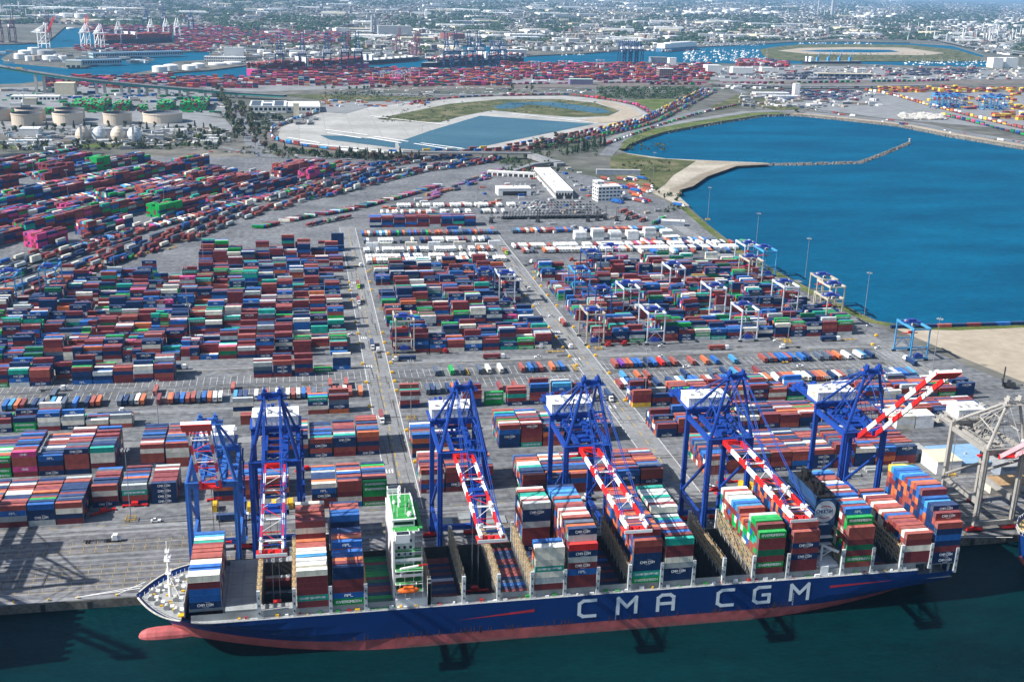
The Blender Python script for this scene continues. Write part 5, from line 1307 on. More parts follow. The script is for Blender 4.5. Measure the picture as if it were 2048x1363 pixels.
# ------------------------------------------------------------------ rubber-tyred yard gantries
m_rw = paint("gantry_white", (0.50, 0.54, 0.60), rough=0.5, var=0.12)
m_rb = paint("gantry_sky_blue", (0.06, 0.27, 0.50), rough=0.5, var=0.15)
m_rd = paint("gantry_dark_blue", (0.015, 0.06, 0.20), rough=0.5, var=0.15)
m_rg = paint("gantry_buff", (0.42, 0.38, 0.31), rough=0.6, var=0.2)
m_trolley_blue = paint("trolley_blue", (0.02, 0.05, 0.28), rough=0.5)
m_tyre = paint("tyre_black", (0.018, 0.018, 0.018), rough=0.9)
def gantry(mat, span=23.4, h=23.5, wb=13.0, tro=0.6, cab=m_cwhite):
    t = thing("yard_gantry", "", "yard gantry", (0, 0, 0), 0, "rubber-tyred yard gantries")
    lg = MB(); lg.beam((0, 0, 1.6), (0, 0, h), .85, .9); lm = lg.mesh("leg", [mat])
    for sx in (-1, 1):
        for sy in (-1, 1): link("leg", lm, t, (sx * wb / 2, sy * span / 2, 0))
    sb = MB(); sb.box(-wb / 2 - 1, wb / 2 + 1, -.6, .6, 1.5, 2.7)
    wl_ = MB()
    for x in (-wb / 2 - .9, -wb / 2 + .9, wb / 2 - .9, wb / 2 + .9): wl_.tube((x, -.45, .8), (x, .45, .8), .8, 10)
    sm, wm = sb.mesh("sill_beam", [mat]), wl_.mesh("wheels", [m_tyre])
    for sy in (-1, 1): link("sill_beam", sm, t, (0, sy * span / 2, 0)); link("wheels", wm, t, (0, sy * span / 2, 0))
    g = MB()
    for sx in (-1, 1):
        g.box(sx * wb / 2 - .5, sx * wb / 2 + .5, -span / 2 - .8, span / 2 + .8, h, h + 1.7)
    for sy in (-1, 1): g.box(-wb / 2, wb / 2, sy * (span / 2 + .4) - .3, sy * (span / 2 + .4) + .3, h + .2, h + 1.2)
    link("girder", g.mesh("girder", [mat]), t)
    tr = MB(); y = (tro - .5) * (span - 6)
    tr.box(-wb / 2 - .6, wb / 2 + .6, y - 2.6, y + 2.6, h + 1.7, h + 2.3, 0); tr.box(-3.5, 2.5, y - 1.9, y + 1.9, h + 2.3, h + 4.2, 0); tr.box(-5.5, -4, y - 1, y + 1, h + 2.3, h + 3.6, 1)
    for x in (-6.4, 6.3): 
        tr.box(x, x + .1, y - 2.6, y + 2.6, h + 3.2, h + 3.3, 0)
    tro_ = link("trolley", tr.mesh("trolley", [m_trolley_blue, m_bar]), t)
    cb = MB(); cb.box(2.6, 4.6, y + 1.8, y + 3.8, h - 2.2, h - .1, 0); cb.box(2.55, 4.65, y + 1.7, y + 1.8, h - 1.7, h - .6, 1); link("operator_cab", cb.mesh("operator_cab", [cab, m_glass]), tro_)
    sp = MB(); sp.box(-6, 6, y - .5, y + .5, h - 7, h - 6.5, 0); sp.box(-1.4, 1.4, y - .9, y + .9, h - 6.5, h - 5.4, 0)
    for x in (-1.2, 1.2): sp.tube((x, y, h - 5.4), (x, y, h + 1.7), .08, 4, 1)
    link("spreader", sp.mesh("spreader", [m_cred, m_cable]), t)
    e = MB(); e.box(-3.6, 3.0, -span / 2 - .9, -span / 2 + .9, 2.8, 5.2, 0); e.box(-2.2, .4, -span / 2 - .7, -span / 2 + .7, 5.2, 6.2, 0); link("engine_box", e.mesh("engine_box", [m_trolley_blue]), t)
    d = MB(); 
    for sy in (-1, 1): d.beam((-wb / 2, sy * span / 2, 3), (0, sy * span / 2, 10.5), .35); d.beam((wb / 2, sy * span / 2, 3), (0, sy * span / 2, 10.5), .35); d.box(-wb / 2, wb / 2, sy * span / 2 - .25, sy * span / 2 + .25, 10.2, 10.9)
    link("bracing", d.mesh("bracing", [mat]), t)
    return t
protos = {}
GL = {'w': "white", 'b': "sky blue", 'd': "dark blue", 'g': "buff"}
GM = {'w': m_rw, 'b': m_rb, 'd': m_rd, 'g': m_rg}
GANTRIES = [  # px, py of the foot of the near leg pair, colour, description
 (440.5, 717.5, 'b', "beside the sandy lot, standing alone on the open apron", .75),
 (258, 775, 'w', "at the front of the eastern yard, left of centre", .5), (332, 775, 'w', "at the front of the eastern yard, centre", .6), (330, 838, 'w', "second line of the eastern yard, centre right", .5),
 (259, 845, 'w', "behind the left front gantry of the eastern yard", .8), (212, 778, 'g', "at the front left corner of the eastern yard", .4), (234, 838, 'd', "among green boxes in the eastern yard", .3),
 (393, 838, 'w', "second line of the eastern yard, towards the water", .6), (432, 835, 'g', "parked by the basin road, nearer one", .4), (436, 857, 'g', "parked by the basin road, further one", .6), (413, 800, 'g', "by the waterside end of the eastern yard", .3),
 (232, 900, 'b', "third line of the eastern yard near the second road", .5), (318, 905, 'w', "third line of the eastern yard, centre", .7), (258, 962, 'd', "rear line of the eastern yard", .4), (282, 985, 'w', "rearmost white one in the eastern yard", .5),
 (398, 925, 'g', "third line of the eastern yard near the basin", .6), (427, 962, 'b', "by the basin shore, far right", .6), (418, 985, 'w', "by the basin shore behind the far right one", .5),
 (166, 893, 'w', "in the middle yard block above red boxes", .5), (150, 905, 'd', "in the middle yard block beside the white one", .5), (70, 775, 'g', "at the front left corner of the middle yard block", .4),
 (-205, 945, 'b', "beside grey stacks at the far left by the rail lines", .5), (-232, 925, 'b', "at the far left edge by the rail lines", .6),
]
for (x, y, c, d, tr) in GANTRIES:
    key = (c, tr > .5)
    lab = "%s yard gantry %s" % (GL[c], d)
    if key not in protos:
        g = protos[key] = gantry(GM[c], tro=.7 if tr > .5 else .3); g.location = (x, y, 0.1); g["label"] = lab
    else: copy_tree(protos[key], (x, y, 0.1), 0.0, lab)

# ------------------------------------------------------------------ light masts
m_mast = paint("mast_galvanised", (.20, .21, .22), rough=.6)
def mast_proto(base):
    t = thing("light_mast", "", "light mast", (0, 0, 0), 0, "tall light masts")
    mb = MB(); mb.tube((0, 0, .1), (0, 0, 38), .26, 8, r2=.13); link("pole", mb.mesh("pole", [m_mast]), t)
    mb = MB(); mb.box(-1.3, 1.3, -.2, .2, 37.6, 37.8, 0); mb.box(-.2, .2, -1.3, 1.3, 37.6, 37.8, 0)
    for k in range(8):
        a = k * math.pi / 4; mb.rbox(1.9 * math.cos(a), 1.9 * math.sin(a), 37.3, 37.9, .6, .5, a, 1, bottom=True)
    mb.tube((0, 0, 38), (0, 0, 40), .06, 4)
    link("lamp_ring", mb.mesh("lamp_ring", [m_mast, m_bar]), t)
    if base:
        mb = MB()
        for x in (-2.2, -.7, .7, 2.2):
            for y in (-2.2, 2.2): mb.box(x - .14, x + .14, y - .14, y + .14, 0, 1.7); mb.box(y - .14, y + .14, x - .14, x + .14, 0, 1.7)
        for y in (-2.2, 2.2): mb.box(-2.2, 2.2, y - .1, y + .1, 1.2, 1.5); mb.box(y - .1, y + .1, -2.2, 2.2, 1.2, 1.5)
        link("guard_rail", mb.mesh("guard_rail", [m_yellowp]), t)
    return t
MASTS = [(320, 886, 1, "over trailer rows in the west yard"), (262, 1040, 1, "behind the bow by the quay"), (383, 712, 1, "deep in the western yard, left of centre"), (375, 628, 0, "by the rail edge of the western yard"), (408, 545, 1, "at the rail edge beside tall stacks"), (231, 560, 0, "left along the rail lines"), (792, 714, 1, "at the middle yard's front left"), (822, 838, 1, "beside the first road near the third crane"),
         (764, 620, 1, "in the middle yard's left margin"), (745, 541, 1, "beside the reefer rows"), (1289, 810, 1, "beside the second road near the fourth crane"), (1197, 698, 1, "at the eastern yard's front left"), (1575, 685, 1, "at the eastern yard's front right"), (1071, 546, 1, "by the rear road corner"), (1127, 622, 0, "in the eastern yard behind the second road"), (1415, 440, 1, "on the basin shore by the gate"), (1511, 499, 0, "on the basin shore, second one"), (1610, 556, 0, "on the basin shore, third one"), (1728, 634, 0, "on the basin shore by the sandy lot"), (1865, 738, 0, "on the edge of the sandy lot"), (1322, 470, 1, "in the gate lot"), (1380, 545, 0, "in the rear of the eastern yard"),
         (1160, 320, 0, "by the roundabout grove"), (845, 300, 0, "by the overpass end"), (600, 372, 0, "between rail lines"), (880, 395, 0, "west of the workshop"), (955, 400, 0, "in front of the workshop"), (330, 430, 0, "north-west yard by the tracks"), (138, 405, 0, "in the north-west yard"), (265, 340, 0, "amid trailer rows north-west"), (70, 370, 0, "at the north-west yard's left side"), (545, 372, 0, "before white stacks north-west"), (735, 330, 0, "by the belt of trees"), (466, 300, 0, "by the avenue end"), (1306, 360, 0, "above the beach scrub"), (1640, 870, 1, "behind the fifth crane"), (1900, 950, 1, "by the quay sheds")]
mp0, mp1 = mast_proto(True), mast_proto(False); used = {0: False, 1: False}
for (px, py, b, d) in MASTS:
    x, y = P(px, py); lab = "slim grey light mast %s" % d
    o = mp0 if b else mp1
    if not used[b]: o.location = (x, y, 0.1); o["label"] = lab; used[b] = True
    else: copy_tree(o, (x, y, 0.1), 0.0, lab)
# ------------------------------------------------------------------ trailers, trucks, cars and yard machines
m_chassis = paint("chassis_dark", (0.035, 0.037, 0.042), rough=0.6)
def trailer_chassis(mb, L=12.4, m=0, mt=1):
    for y in (-.5, .5): mb.box(-L / 2, L / 2, y - .1, y + .1, .95, 1.2, m)
    for x in (-L / 2 + .1, -2, 2, L / 2 - .3): mb.box(x, x + .2, -1.15, 1.15, .98, 1.18, m)
    for x in (-L / 2 + 1.4, -L / 2 + 2.8):
        for y in (-1.15, .8): mb.tube((x, y, .52), (x, y + .35, .52), .52, 8, mt)
    for y in (-.8, .7): mb.box(L / 2 - 3, L / 2 - 2.85, y, y + .12, .05, 1.0, m)
ch_me = None
mb = MB(); trailer_chassis(mb); ch_me = mb.mesh("container_trailer", [m_chassis, m_tyre])
mb = MB(); trailer_chassis(mb); chy_me = mb.mesh("chassis_trailer", [m_yellowp, m_tyre])
BOXC = {}
def tbox(c):
    if c not in BOXC:
        mb = MB(); mb.box(-6.05, 6.05, -1.18, 1.18, 1.24, 3.95, 0, top_m=1)
        for sx in (-1, 1):
            for sy in (-1, 1): mb.box(sx * 6.1 - (.14 if sx > 0 else 0), sx * 6.1 + (0 if sx > 0 else .14), sy * 1.22 - (.14 if sy > 0 else 0), sy * 1.22 + (0 if sy > 0 else .14), 1.22, 4.0, 0)
        if c in 'wc':
            mb.box(6.05, 6.12, -.85, .85, 2.7, 3.8, 3); mb.box(6.05, 6.11, -.9, .9, 1.5, 2.5, 2)
            mb.box(-6.12, -6.05, -.85, .85, 2.5, 3.8, 2); mb.box(-6.15, -6.12, -.5, .3, 2.8, 3.5, 3)
        BOXC[c] = mb.mesh("container_box", [cmat(c), cmat(c, True), m_bar, m_dark])
    return BOXC[c]
TR = []
def trow(yc, x0, x1, seed, pal, pres=.8, step=3.15, name="", rz=math.pi / 2):
    rnd = random.Random(seed); x = x0; n = 0; run = 0
    while x < x1:
        if run <= 0: run = rnd.randint(2, 9); x += rnd.choice((0, 0, 3.2, 6)) if n else 0
        run -= 1
        if rnd.random() < pres: TR.append((x, yc + rnd.uniform(-.7, .7), rz + rnd.uniform(-.02, .02), wpick(rnd, pal), name)); n += 1
        x += step
PT = [('n', 14), ('h', 16), ('b', 14), ('m', 12), ('r', 14), ('o', 10), ('c', 6), ('s', 5), ('w', 3), ('e', 1)]
PW_ = [('w', 66), ('c', 14), ('r', 5), ('m', 4), ('n', 5), ('h', 3), ('o', 2), ('p', 1)]
for k, (px, c) in enumerate(((873, 'h'), (904, 'e'), (924, 'h'), (961, 'h'), (979, 'c'), (1004, 'c'), (1048, 'r'), (1066, 'b'), (1076, 'n'), (1086, 'r'), (1111, 'o'), (1120, 'h'), (1130, 'b'))):
    TR.append((P(px, 750)[0], 717.5, math.pi / 2 + .02, c, "in the middle row behind the third crane"))
for px, c in ((1225, 'r'), (1238, 'v'), (1246, 'r'), (1255, 'o'), (1264, 'b'), (1274, 'b'), (1292, 'n'), (1304, 'b'), (1320, 'd'), (1331, 'h'), (1346, 'r'), (1383, 'r'), (1411, 'o'), (1432, 'b'), (1470, 's'), (1533, 'r'), (1544, 'h'), (1553, 'r'), (1566, 'b'), (1576, 'b'), (1584, 'r'), (1594, 'b'), (1614, 'b'), (1626, 'n'), (1650, 'h'), (1668, 'h'), (1677, 'r'), (1690, 'o'), (1710, 'w'), (1736, 'w'), (1742, 's'), (1760, 'n')):
    TR.append((P(px, 728)[0], 719, math.pi / 2 + .02, c, "in the long eastern row on the open apron"))
for px, py, c in ((124, 770, 'h'), (318, 770, 'r'), (469, 765, 'r'), (660, 762, 'r'), (691, 760, 'r'), (125, 765, 'h')):
    x, y = P(px, py); TR.append((x, 700, math.pi / 2, c, "standing alone on the empty western slots"))
trow(684.5, -182, -84, 501, PT, .72, 3.4, "in the western row behind the forward cranes"); trow(684.5, -84, -42, 502, PT, .9, 3.3, "in the western row behind the second crane"); trow(684.5, -42, 36, 503, PT, .8, 3.3, "in the western row left of the first road")
trow(682, 60, 120, 504, PT, .55, 3.4, "behind the third crane's machine house"); trow(682, 125, 186, 505, PT, .5, 3.4, "left of the second road")
trow(678, 206, 420, 506, [('b', 12), ('h', 14), ('r', 16), ('o', 12), ('c', 8), ('w', 4), ('m', 10), ('s', 6), ('n', 14)], .82, 3.2, "in the eastern double row behind the stern cranes")
trow(693, 206, 330, 507, PT, .35, 3.4, "scattered ahead of the eastern double row")
trow(1033, 60, 194, 510, PW_, .98, 3.05, "in the front reefer row"); trow(1048, 60, 178, 511, PW_, .97, 3.05, "in the second reefer row")
trow(1076, 60, 190, 512, PW_, .9, 3.05, "in the third reefer row"); trow(1118, 62, 192, 513, [('w', 40), ('h', 10), ('n', 10), ('c', 14), ('r', 6), ('m', 6), ('b', 6), ('e', 2), ('t', 2)], .92, 3.05, "in the fourth mixed row"); trow(1152, 62, 205, 514, PT, .95, 3.05, "in the rear coloured row")
trow(1064, 216, 440, 515, PW_, .96, 3.05, "in the eastern white row nearer the road"); trow(1084, 210, 438, 516, PW_, .96, 3.05, "in the further eastern white row"); trow(1156, 216, 392, 517, PT, .95, 3.05, "in the rear eastern coloured row")
trow(1050, 330, 440, 518, PT, .5, 3.05, "at the basin end"); trow(1098, 350, 436, 519, PT, .8, 3.05, "at the basin end")
trow(1300, 112, 260, 520, PW_, .8, 3.3, "behind the tall rear stacks"); trow(1262, 90, 235, 521, PW_, .7, 3.3, "just behind the tall rear stacks")
TR.sort(key=lambda t: math.hypot(t[0], t[1]))
tlab = {}
for (x, y, rz, c, nm) in TR[:300]:
    o = link("container_trailer", ch_me, None, (x, y, .1)); o.rotation_euler = (0, 0, rz)
    base = "%s container on a wheeled trailer" % CC[c][1]; k = tlab.get((c, nm), 0); tlab[(c, nm)] = k + 1
    lab = ("%s %s" % (base, nm)) if k == 0 else ("%s %s, %s of its colour" % (base, nm, ORD[k]))
    tag(o, " ".join(lab.split()[:16]), "container trailer", "containers parked on trailers")
    link("container_box", tbox(c), o)
mb = MB()
for (x, y, rz, c, nm) in TR[300:]:
    col = CC[c][0]; mb.rbox(x, y, .4, 1.2, 11.5, 1.6, rz, 0, (.03, .03, .035)); mb.rbox(x, y, 1.25, 4.0, CL, CW, rz, 0, col, roofc(col))
if TR[300:]: tag(mb.build("parked_trailers", m_boxes), "further rows of parked container trailers at the back of the yard", "trailers", kind="stuff")
# white boxes lying along the row between the reefers
mb = MB()
for k, (px, c) in enumerate(((940, 0), (1158, 1), (1800, 0), (305, 2))):
    pass
ychassis = [(940, 745), (1157, 735), (1595, 735), (1590, 725)]
for k, (px, py) in enumerate(ychassis):
    o = link("chassis_trailer", chy_me, None, (P(px, py + 14)[0], 717, .1)); o.rotation_euler = (0, 0, math.pi / 2)
    tag(o, "empty yellow trailer chassis " + ("among the middle row", "beside the second road", "in the eastern row, nearer stern", "in the eastern row behind another")[k], "chassis", "empty yellow chassis")
for k, (px, py, d) in enumerate(((470, 522, "by the rail edge, first"), (440, 530, "by the rail edge, second"), (345, 497, "on rail side, nearest the left stacks"), (300, 505, "on rail side"), (270, 513, "on rail side further left"), (205, 525, "on rail side past the mast"), (170, 533, "on rail side near blue gantry"), (125, 541, "on rail side beside the blue gantry"), (1695, 681, "lying on the eastern apron"), (1110, 705, "below the middle yard block"), (1565, 681, "beside a truck on the eastern apron"))):
    x, y = P(px, py); o = link("chassis_trailer", chy_me, None, (x, y, .1)); o.rotation_euler = (0, 0, NA if py < 600 else 0)
    tag(o, "empty yellow trailer chassis %s" % d, "chassis", "empty yellow chassis")

def truck(c, box=None):
    t = thing("semi_truck", "", "truck", (0, 0, 0), 0, "semi trucks in the terminal")
    cm = paint("cab_" + c, {'white': (.75, .75, .74), 'red': (.4, .02, .02), 'green': (.35, .7, .02), 'blue': (.02, .08, .3)}[c], rough=.35)
    mb = MB(); mb.box(7.2, 9.4, -1.2, 1.2, .9, 3.6, 0); mb.box(9.4, 10.8, -1.0, 1.0, .8, 2.0, 0); mb.box(6.6, 7.2, -1.1, 1.1, .9, 2.6, 0); link("cab", mb.mesh("cab", [cm]), t)
    mb = MB(); mb.poly([(9.42, -1.0, 2.1), (9.42, 1.0, 2.1), (9.42, .9, 3.2), (9.42, -.9, 3.2)]); link("windscreen", mb.mesh("windscreen", [m_glass]), t)
    mb = MB(); trailer_chassis(mb)
    for x in (4.6, 5.9, 9.8):
        for y in (-1.15, .8): mb.tube((x, y, .52), (x, y + .35, .52), .52, 8, 1)
    mb.box(4, 10, -.4, .4, .7, .95, 0); link("trailer", mb.mesh("trailer", [m_chassis, m_tyre]), t)
    if box: link("container_box", tbox(box), t)
    return t
TRUCKS = [('white', None, 250, 450, 0, 0), ]
TRUCKP = {}
for k, (c, b, px, py, a, d) in enumerate([
    ('white', None, 640, 1010, 0, ""), ('red', None, 868, 707, 0, "below the middle yard block"), ('white', None, 1060, 697, 0, "with empty chassis right of the middle yard"), ('white', None, 1120, 698, 0, "with empty chassis by the second road"), ('white', 'n', 1656, 682, 0, "at the front of the eastern yard"), ('red', None, 1270, 690, math.pi, "with empty blue chassis, eastern yard left end"), ('red', None, 1238, 692, math.pi, "waiting behind another at the eastern yard"),
    ('green', 'm', 716, 572, -math.pi / 2, "with lime cab on the first road"), ('white', 'n', 744, 692, -math.pi / 2, "driving on the first road"), ('green', 'r', 1010, 505, -math.pi / 2, "with lime cab right of the reefers"), ('white', 'r', 985, 462, -math.pi / 2, "turning by the rear road corner"), ('white', None, 705, 535, .3, "with bare chassis by the reefer rows"), ('white', None, 1055, 530, .9, "with bare chassis beside the second road"), ('red', None, 1160, 522, math.pi, "pulling out below white trailer rows"),
    ('red', 'r', 1245, 425, .75, "leaving the gate, first of the queue"), ('white', 'r', 1258, 430, .75, "leaving the gate, second of the queue"), ('white', 'r', 1270, 437, .75, "leaving the gate, third of the queue"), ('white', 'r', 1285, 443, .75, "leaving the gate, fourth of the queue"), ('blue', 'k', 1310, 448, .8, "with a dark green box in the gate lot"), ('white', 'e', 1325, 440, .9, "with a green box in the gate lot"), ('blue', 'b', 1316, 446, .9, "with a blue box in the gate lot"), ('white', 'k', 1318, 462, 0, "with a dark green box below the gate lot"), ('white', 'e', 1490, 487, -.9, "with a green box on the shore road"), ('white', 'b', 1355, 412, -.9, "with a blue box near the beach fence"),
    ('white', 'b', 905, 460, 0, "beside the tall rear stacks"), ('white', None, 100, 782, 0, "with empty chassis on the west apron"), ('white', 'm', 1155, 502, 0, "between white rows, first"), ('white', 'g', 1110, 503, 0, "between white rows, second"), ('red', 'c', 1180, 500, 0, "between white rows, with red cab"), ('white', 'r', 740, 213, 0, "on the road above the rail loop"), ('white', 'r', 1685, 231, 2.6, "on the shore road, further one"), ('white', 'r', 1782, 242, 2.7, "on the shore road, nearer one"), ('white', 'n', 470, 256, 1.9, "on the tree-lined avenue")]):
    x, y = P(px, py); key = (c, b)
    lab = "%s semi truck %s" % ({'green': 'lime'}.get(c, c), d or "parked behind the quay stacks")
    if key not in TRUCKP: t = TRUCKP[key] = truck(c, b); t.location = (x, y, .12); t.rotation_euler = (0, 0, a); t["label"] = lab
    else: copy_tree(TRUCKP[key], (x, y, .12), a, lab)
# cars
def car_mesh(rgb, nm, van=False):
    cm = paint("car_" + nm, rgb, rough=.3, var=.05, rnd=.05); mb = MB(); h = 1.0 if not van else 1.1
    mb.slab([(-2.2, -.9), (2.2, -.9), (2.35, -.5), (2.35, .5), (2.2, .9), (-2.2, .9), (-2.3, .5), (-2.3, -.5)], .3, h, 0)
    a, b = (-1.5, .9) if not van else (-.1, 1.1)
    z1 = 1.5 if not van else 1.9
    lo = [(a - .35, -.82), (b + .55, -.82), (b + .55, .82), (a - .35, .82)]; up = [(a, -.65), (b, -.65), (b, .65), (a, .65)]
    for i in range(4):
        j = (i + 1) % 4; mb.poly([(*lo[i], h), (*lo[j], h), (*up[j], z1), (*up[i], z1)], 1)
    mb.poly([(*p, z1) for p in up], 0)
    for x in (-1.4, 1.4):
        for y in (-.92, .72): mb.tube((x, y, .33), (x, y + .2, .33), .33, 8, 2)
    return mb.mesh("parked_car" if not van else "pickup_truck", [cm, m_glass, m_tyre])
CARS = {n: car_mesh(c, n) for n, c in (("white", (.75, .75, .75)), ("silver", (.42, .43, .45)), ("black", (.02, .02, .022)), ("grey", (.14, .145, .15)), ("red", (.35, .02, .02)), ("blue", (.03, .07, .22)))}
PICK = car_mesh((.78, .78, .77), "pickup_white", True)
for k, (px, py, d) in enumerate(((312, 1043, "on the quay apron left of the first crane"), (1075, 715, "below the middle yard block"), (702, 670, "left of the first road"), (1102, 633, "by the second road"), (1322, 715, "on the eastern apron, further"), (1322, 693, "at the front of the eastern yard, left"), (1552, 682, "at the front of the eastern yard, right"), (1738, 652, "beside the sandy lot corner"), (1755, 697, "beside the lone blue gantry"), (1600, 733, "between eastern trailer rows"), (700, 575, "crossing near the reefers"), (1420, 975, "behind the fifth crane"), (1372, 735, "behind the fourth crane"), (215, 508, "by the rail lines"))):
    x, y = P(px, py); o = link("pickup_truck", PICK, None, (x, y, .12)); o.rotation_euler = (0, 0, R.choice((0, math.pi, .1)))
    tag(o, "white pickup %s" % d, "pickup", "white pickups in the terminal")
ncar = 0
def lot(p0, p1, rows, per, wt, name):
    """rows of parked cars in a lot between two corners given on the ground"""
    global ncar
    (xa, ya), (xb, yb) = P(*p0), P(*p1)
    for r in range(rows):
        for c in range(per):
            if R.random() < .14: continue
            x = xa + (xb - xa) * (c + .5) / per; y = ya + (yb - ya) * (r + .5) / rows
            n = wpick(R, wt); o = link("parked_car", CARS[n], None, (x, y, .12)); o.rotation_euler = (0, 0, math.pi / 2 + R.uniform(-.04, .04))
            tag(o, "%s car parked %s" % (n, name), "car", "cars parked %s" % name); ncar += 1
lot((1078, 430), (1180, 402), 5, 20, [("black", 40), ("grey", 25), ("silver", 20), ("blue", 8), ("red", 5), ("white", 8)], "in the dark car lot behind the handlers")
lot((1030, 428), (1082, 404), 5, 9, [("white", 80), ("silver", 20)], "in the white fleet lot behind the handlers")
lot((1180, 372), (1202, 402), 4, 5, [("white", 30), ("silver", 30), ("black", 20), ("blue", 20)], "beside the white office building")
lot((1140, 352), (1185, 392), 5, 8, [("white", 30), ("silver", 30), ("black", 20), ("blue", 20)], "right of the long warehouse")
lot((1045, 388), (1062, 366), 3, 4, [("white", 70), ("silver", 20)], "left of the long warehouse")
# forklift-like empty handlers parked in a line
def handler():
    t = thing("empty_handler", "", "container handler", (0, 0, 0), 0, "container handlers parked in a line")
    mb = MB(); mb.box(-2.2, 2.2, -1.3, 1.3, .7, 1.9, 0); mb.box(-2.2, -.9, -1.3, 1.3, 1.9, 2.5, 0); mb.box(-.5, 1.0, -.8, .8, 1.9, 3.6, 0); link("body", mb.mesh("body", [m_dark]), t)
    mb = MB()
    for x in (-1.5, 1.5):
        for y in (-1.6, 1.2): mb.tube((x, y, .75), (x, y + .4, .75), .75, 8, 0)
    link("wheels", mb.mesh("wheels", [m_tyre]), t)
    mb = MB()
    for y in (-.7, .7): mb.box(2.3, 2.7, y - .15, y + .15, .4, 9.5)
    for z in (3, 6, 9.3): mb.box(2.3, 2.7, -.7, .7, z - .15, z + .15)
    mb.box(2.7, 3.1, -2.6, 2.6, 2.6, 3.2); link("mast", mb.mesh("mast", [m_dark]), t)
    return t
hp = handler(); first = True
for k in range(34):
    x = 224 + k * 3.5; y = 1226 + R.uniform(-1, 1)
    lab = "dark container handler parked in the long line below the car lots"
    if first: hp.location = (x, y, .1); hp.rotation_euler = (0, 0, -math.pi / 2 + .3); hp["label"] = lab; first = False
    else: copy_tree(hp, (x, y, .1), -math.pi / 2 + .3, lab)
for k, (x, y) in enumerate(((207, 1206), (318, 1206), (330, 1210), (341, 1216), (352, 1206), (366, 1212), (260, 1206))):
    copy_tree(hp, (x, y, .1), 1.2, "dark tall container handler parked apart just before the long line").scale = (1.3, 1.3, 1.6)
copy_tree(hp, (*P(2018, 775), .1), 2.6, "rust-black container handler parked alone at the sandy lot's edge").scale = (1.7, 1.7, 1.5)
copy_tree(hp, (*P(390, 690), .1), -1.4, "dark container handler working inside the western yard").scale = (1.5, 1.5, 1.7)
copy_tree(hp, (*P(1285, 800), .1), -1.5, "dark container handler lifting at a stack right of the second road").scale = (1.5, 1.5, 1.7)
# yellow corner blocks along the roads
yb = MB(); yb.box(-1.0, 1.0, -1.0, 1.0, 0, 1.1, 0); yb.box(-.7, .7, -.7, .7, 1.1, 1.6, 0); yb.box(-1.1, 1.1, -.3, .3, .2, .6, 1); ybm = yb.mesh("corner_block", [m_yellowp, m_dark])
RW = {38.5: "west side of the first road", 57.5: "east side of the first road", 187.0: "west side of the second road", 206.5: "east side of the second road"}
for xx, nm in RW.items():
    k = 0
    for yy in (545, 572, 600, 618, 640, 660, 686, 704, 722, 742, 762, 788, 812, 842, 872, 905, 935, 962, 998):
        if R.random() < .3: continue
        tag(link("corner_block", ybm, None, (xx + R.uniform(-.5, .5), yy, .1)), "yellow kerb block, %s from quay along %s" % (ORD[k], nm), "kerb block", "yellow kerb blocks along the roads"); k += 1
for k, (px, py) in enumerate(((1745, 690), (1672, 660), (1752, 672), (1250, 802), (1290, 985))):
    x, y = P(px, py); tag(link("corner_block", ybm, None, (x, y, .1)), "yellow block standing loose on the apron, " + ("beside lone blue gantry", "front right of the eastern yard", "near the shore corner", "by the fourth crane's road", "by quay stacks")[k], "kerb block", "yellow kerb blocks along the roads")

# quay-side clutter: hatch covers landed ashore, yellow crates, red spreaders
for k, (px, py, w, d, h) in enumerate(((880, 1052, 12.5, 9, 2.2), (990, 1040, 11, 8, 1.0), (940, 1032, 12, 7, .6), (690, 1055, 12, 8, .5))):
    x, y = P(px, py); mb = MB(); n = max(1, int(h / .55))
    for j in range(n): mb.box(-w / 2, w / 2, -d / 2, d / 2, j * .6, j * .6 + .5)
    tag(mb.build("hatch_cover", m_hatch, None, (x, y, .12)), ("stack of grey hatch covers landed beside the white bridge", "grey hatch cover landed under the third crane", "thin grey hatch cover on the apron behind the third crane", "grey hatch cover on the quay left of the bridge")[k], "hatch cover", "hatch covers landed on the quay")
yc = MB()
for x in (-1.1, 1.1): yc.box(x - .1, x + .1, -3, 3, 0, 3.4)
for z in (.2, 1.7, 3.3): yc.box(-1.2, 1.2, -3, 3, z - .1, z + .1)
for y in (-3, -1.5, 0, 1.5, 3): yc.box(-1.2, 1.2, y - .1, y + .1, 0, 3.4)
ycm = yc.mesh("gear_cage", [m_yellowp])
for k, (px, py, a) in enumerate(((142, 1038, 0), (157, 1036, 0), (548, 1015, 0), (572, 1014, 0), (582, 1012, 0), (1488, 975, .6), (1505, 978, .6), (1522, 985, .6), (1840, 985, 1.2), (500, 1020, 0), (430, 1018, 0))):
    x, y = P(px, py); o = link("gear_cage", ycm, None, (x, y, .12)); o.rotation_euler = (0, 0, a)
    tag(o, "yellow lashing gear cage " + ("left one of a pair by the tall green stacks", "right one of a pair by the tall green stacks", "behind the second crane, left", "behind the second crane, middle", "behind the second crane, right", "behind the fifth crane, first", "behind the fifth crane, second", "behind the fifth crane, third", "beside the quay sheds", "between the two forward cranes", "at the first crane's foot")[k], "gear cage", "yellow lashing gear cages")
rsp = MB(); rsp.box(-6, 6, -.5, .5, .4, 1.0, 0); rsp.box(-1.6, 1.6, -1.1, 1.1, 1.0, 2.4, 0)
for x in (-6, 5.6): rsp.box(x, x + .4, -1.2, 1.2, 0, .9, 0)
rspm = rsp.mesh("spare_spreader", [m_cred])
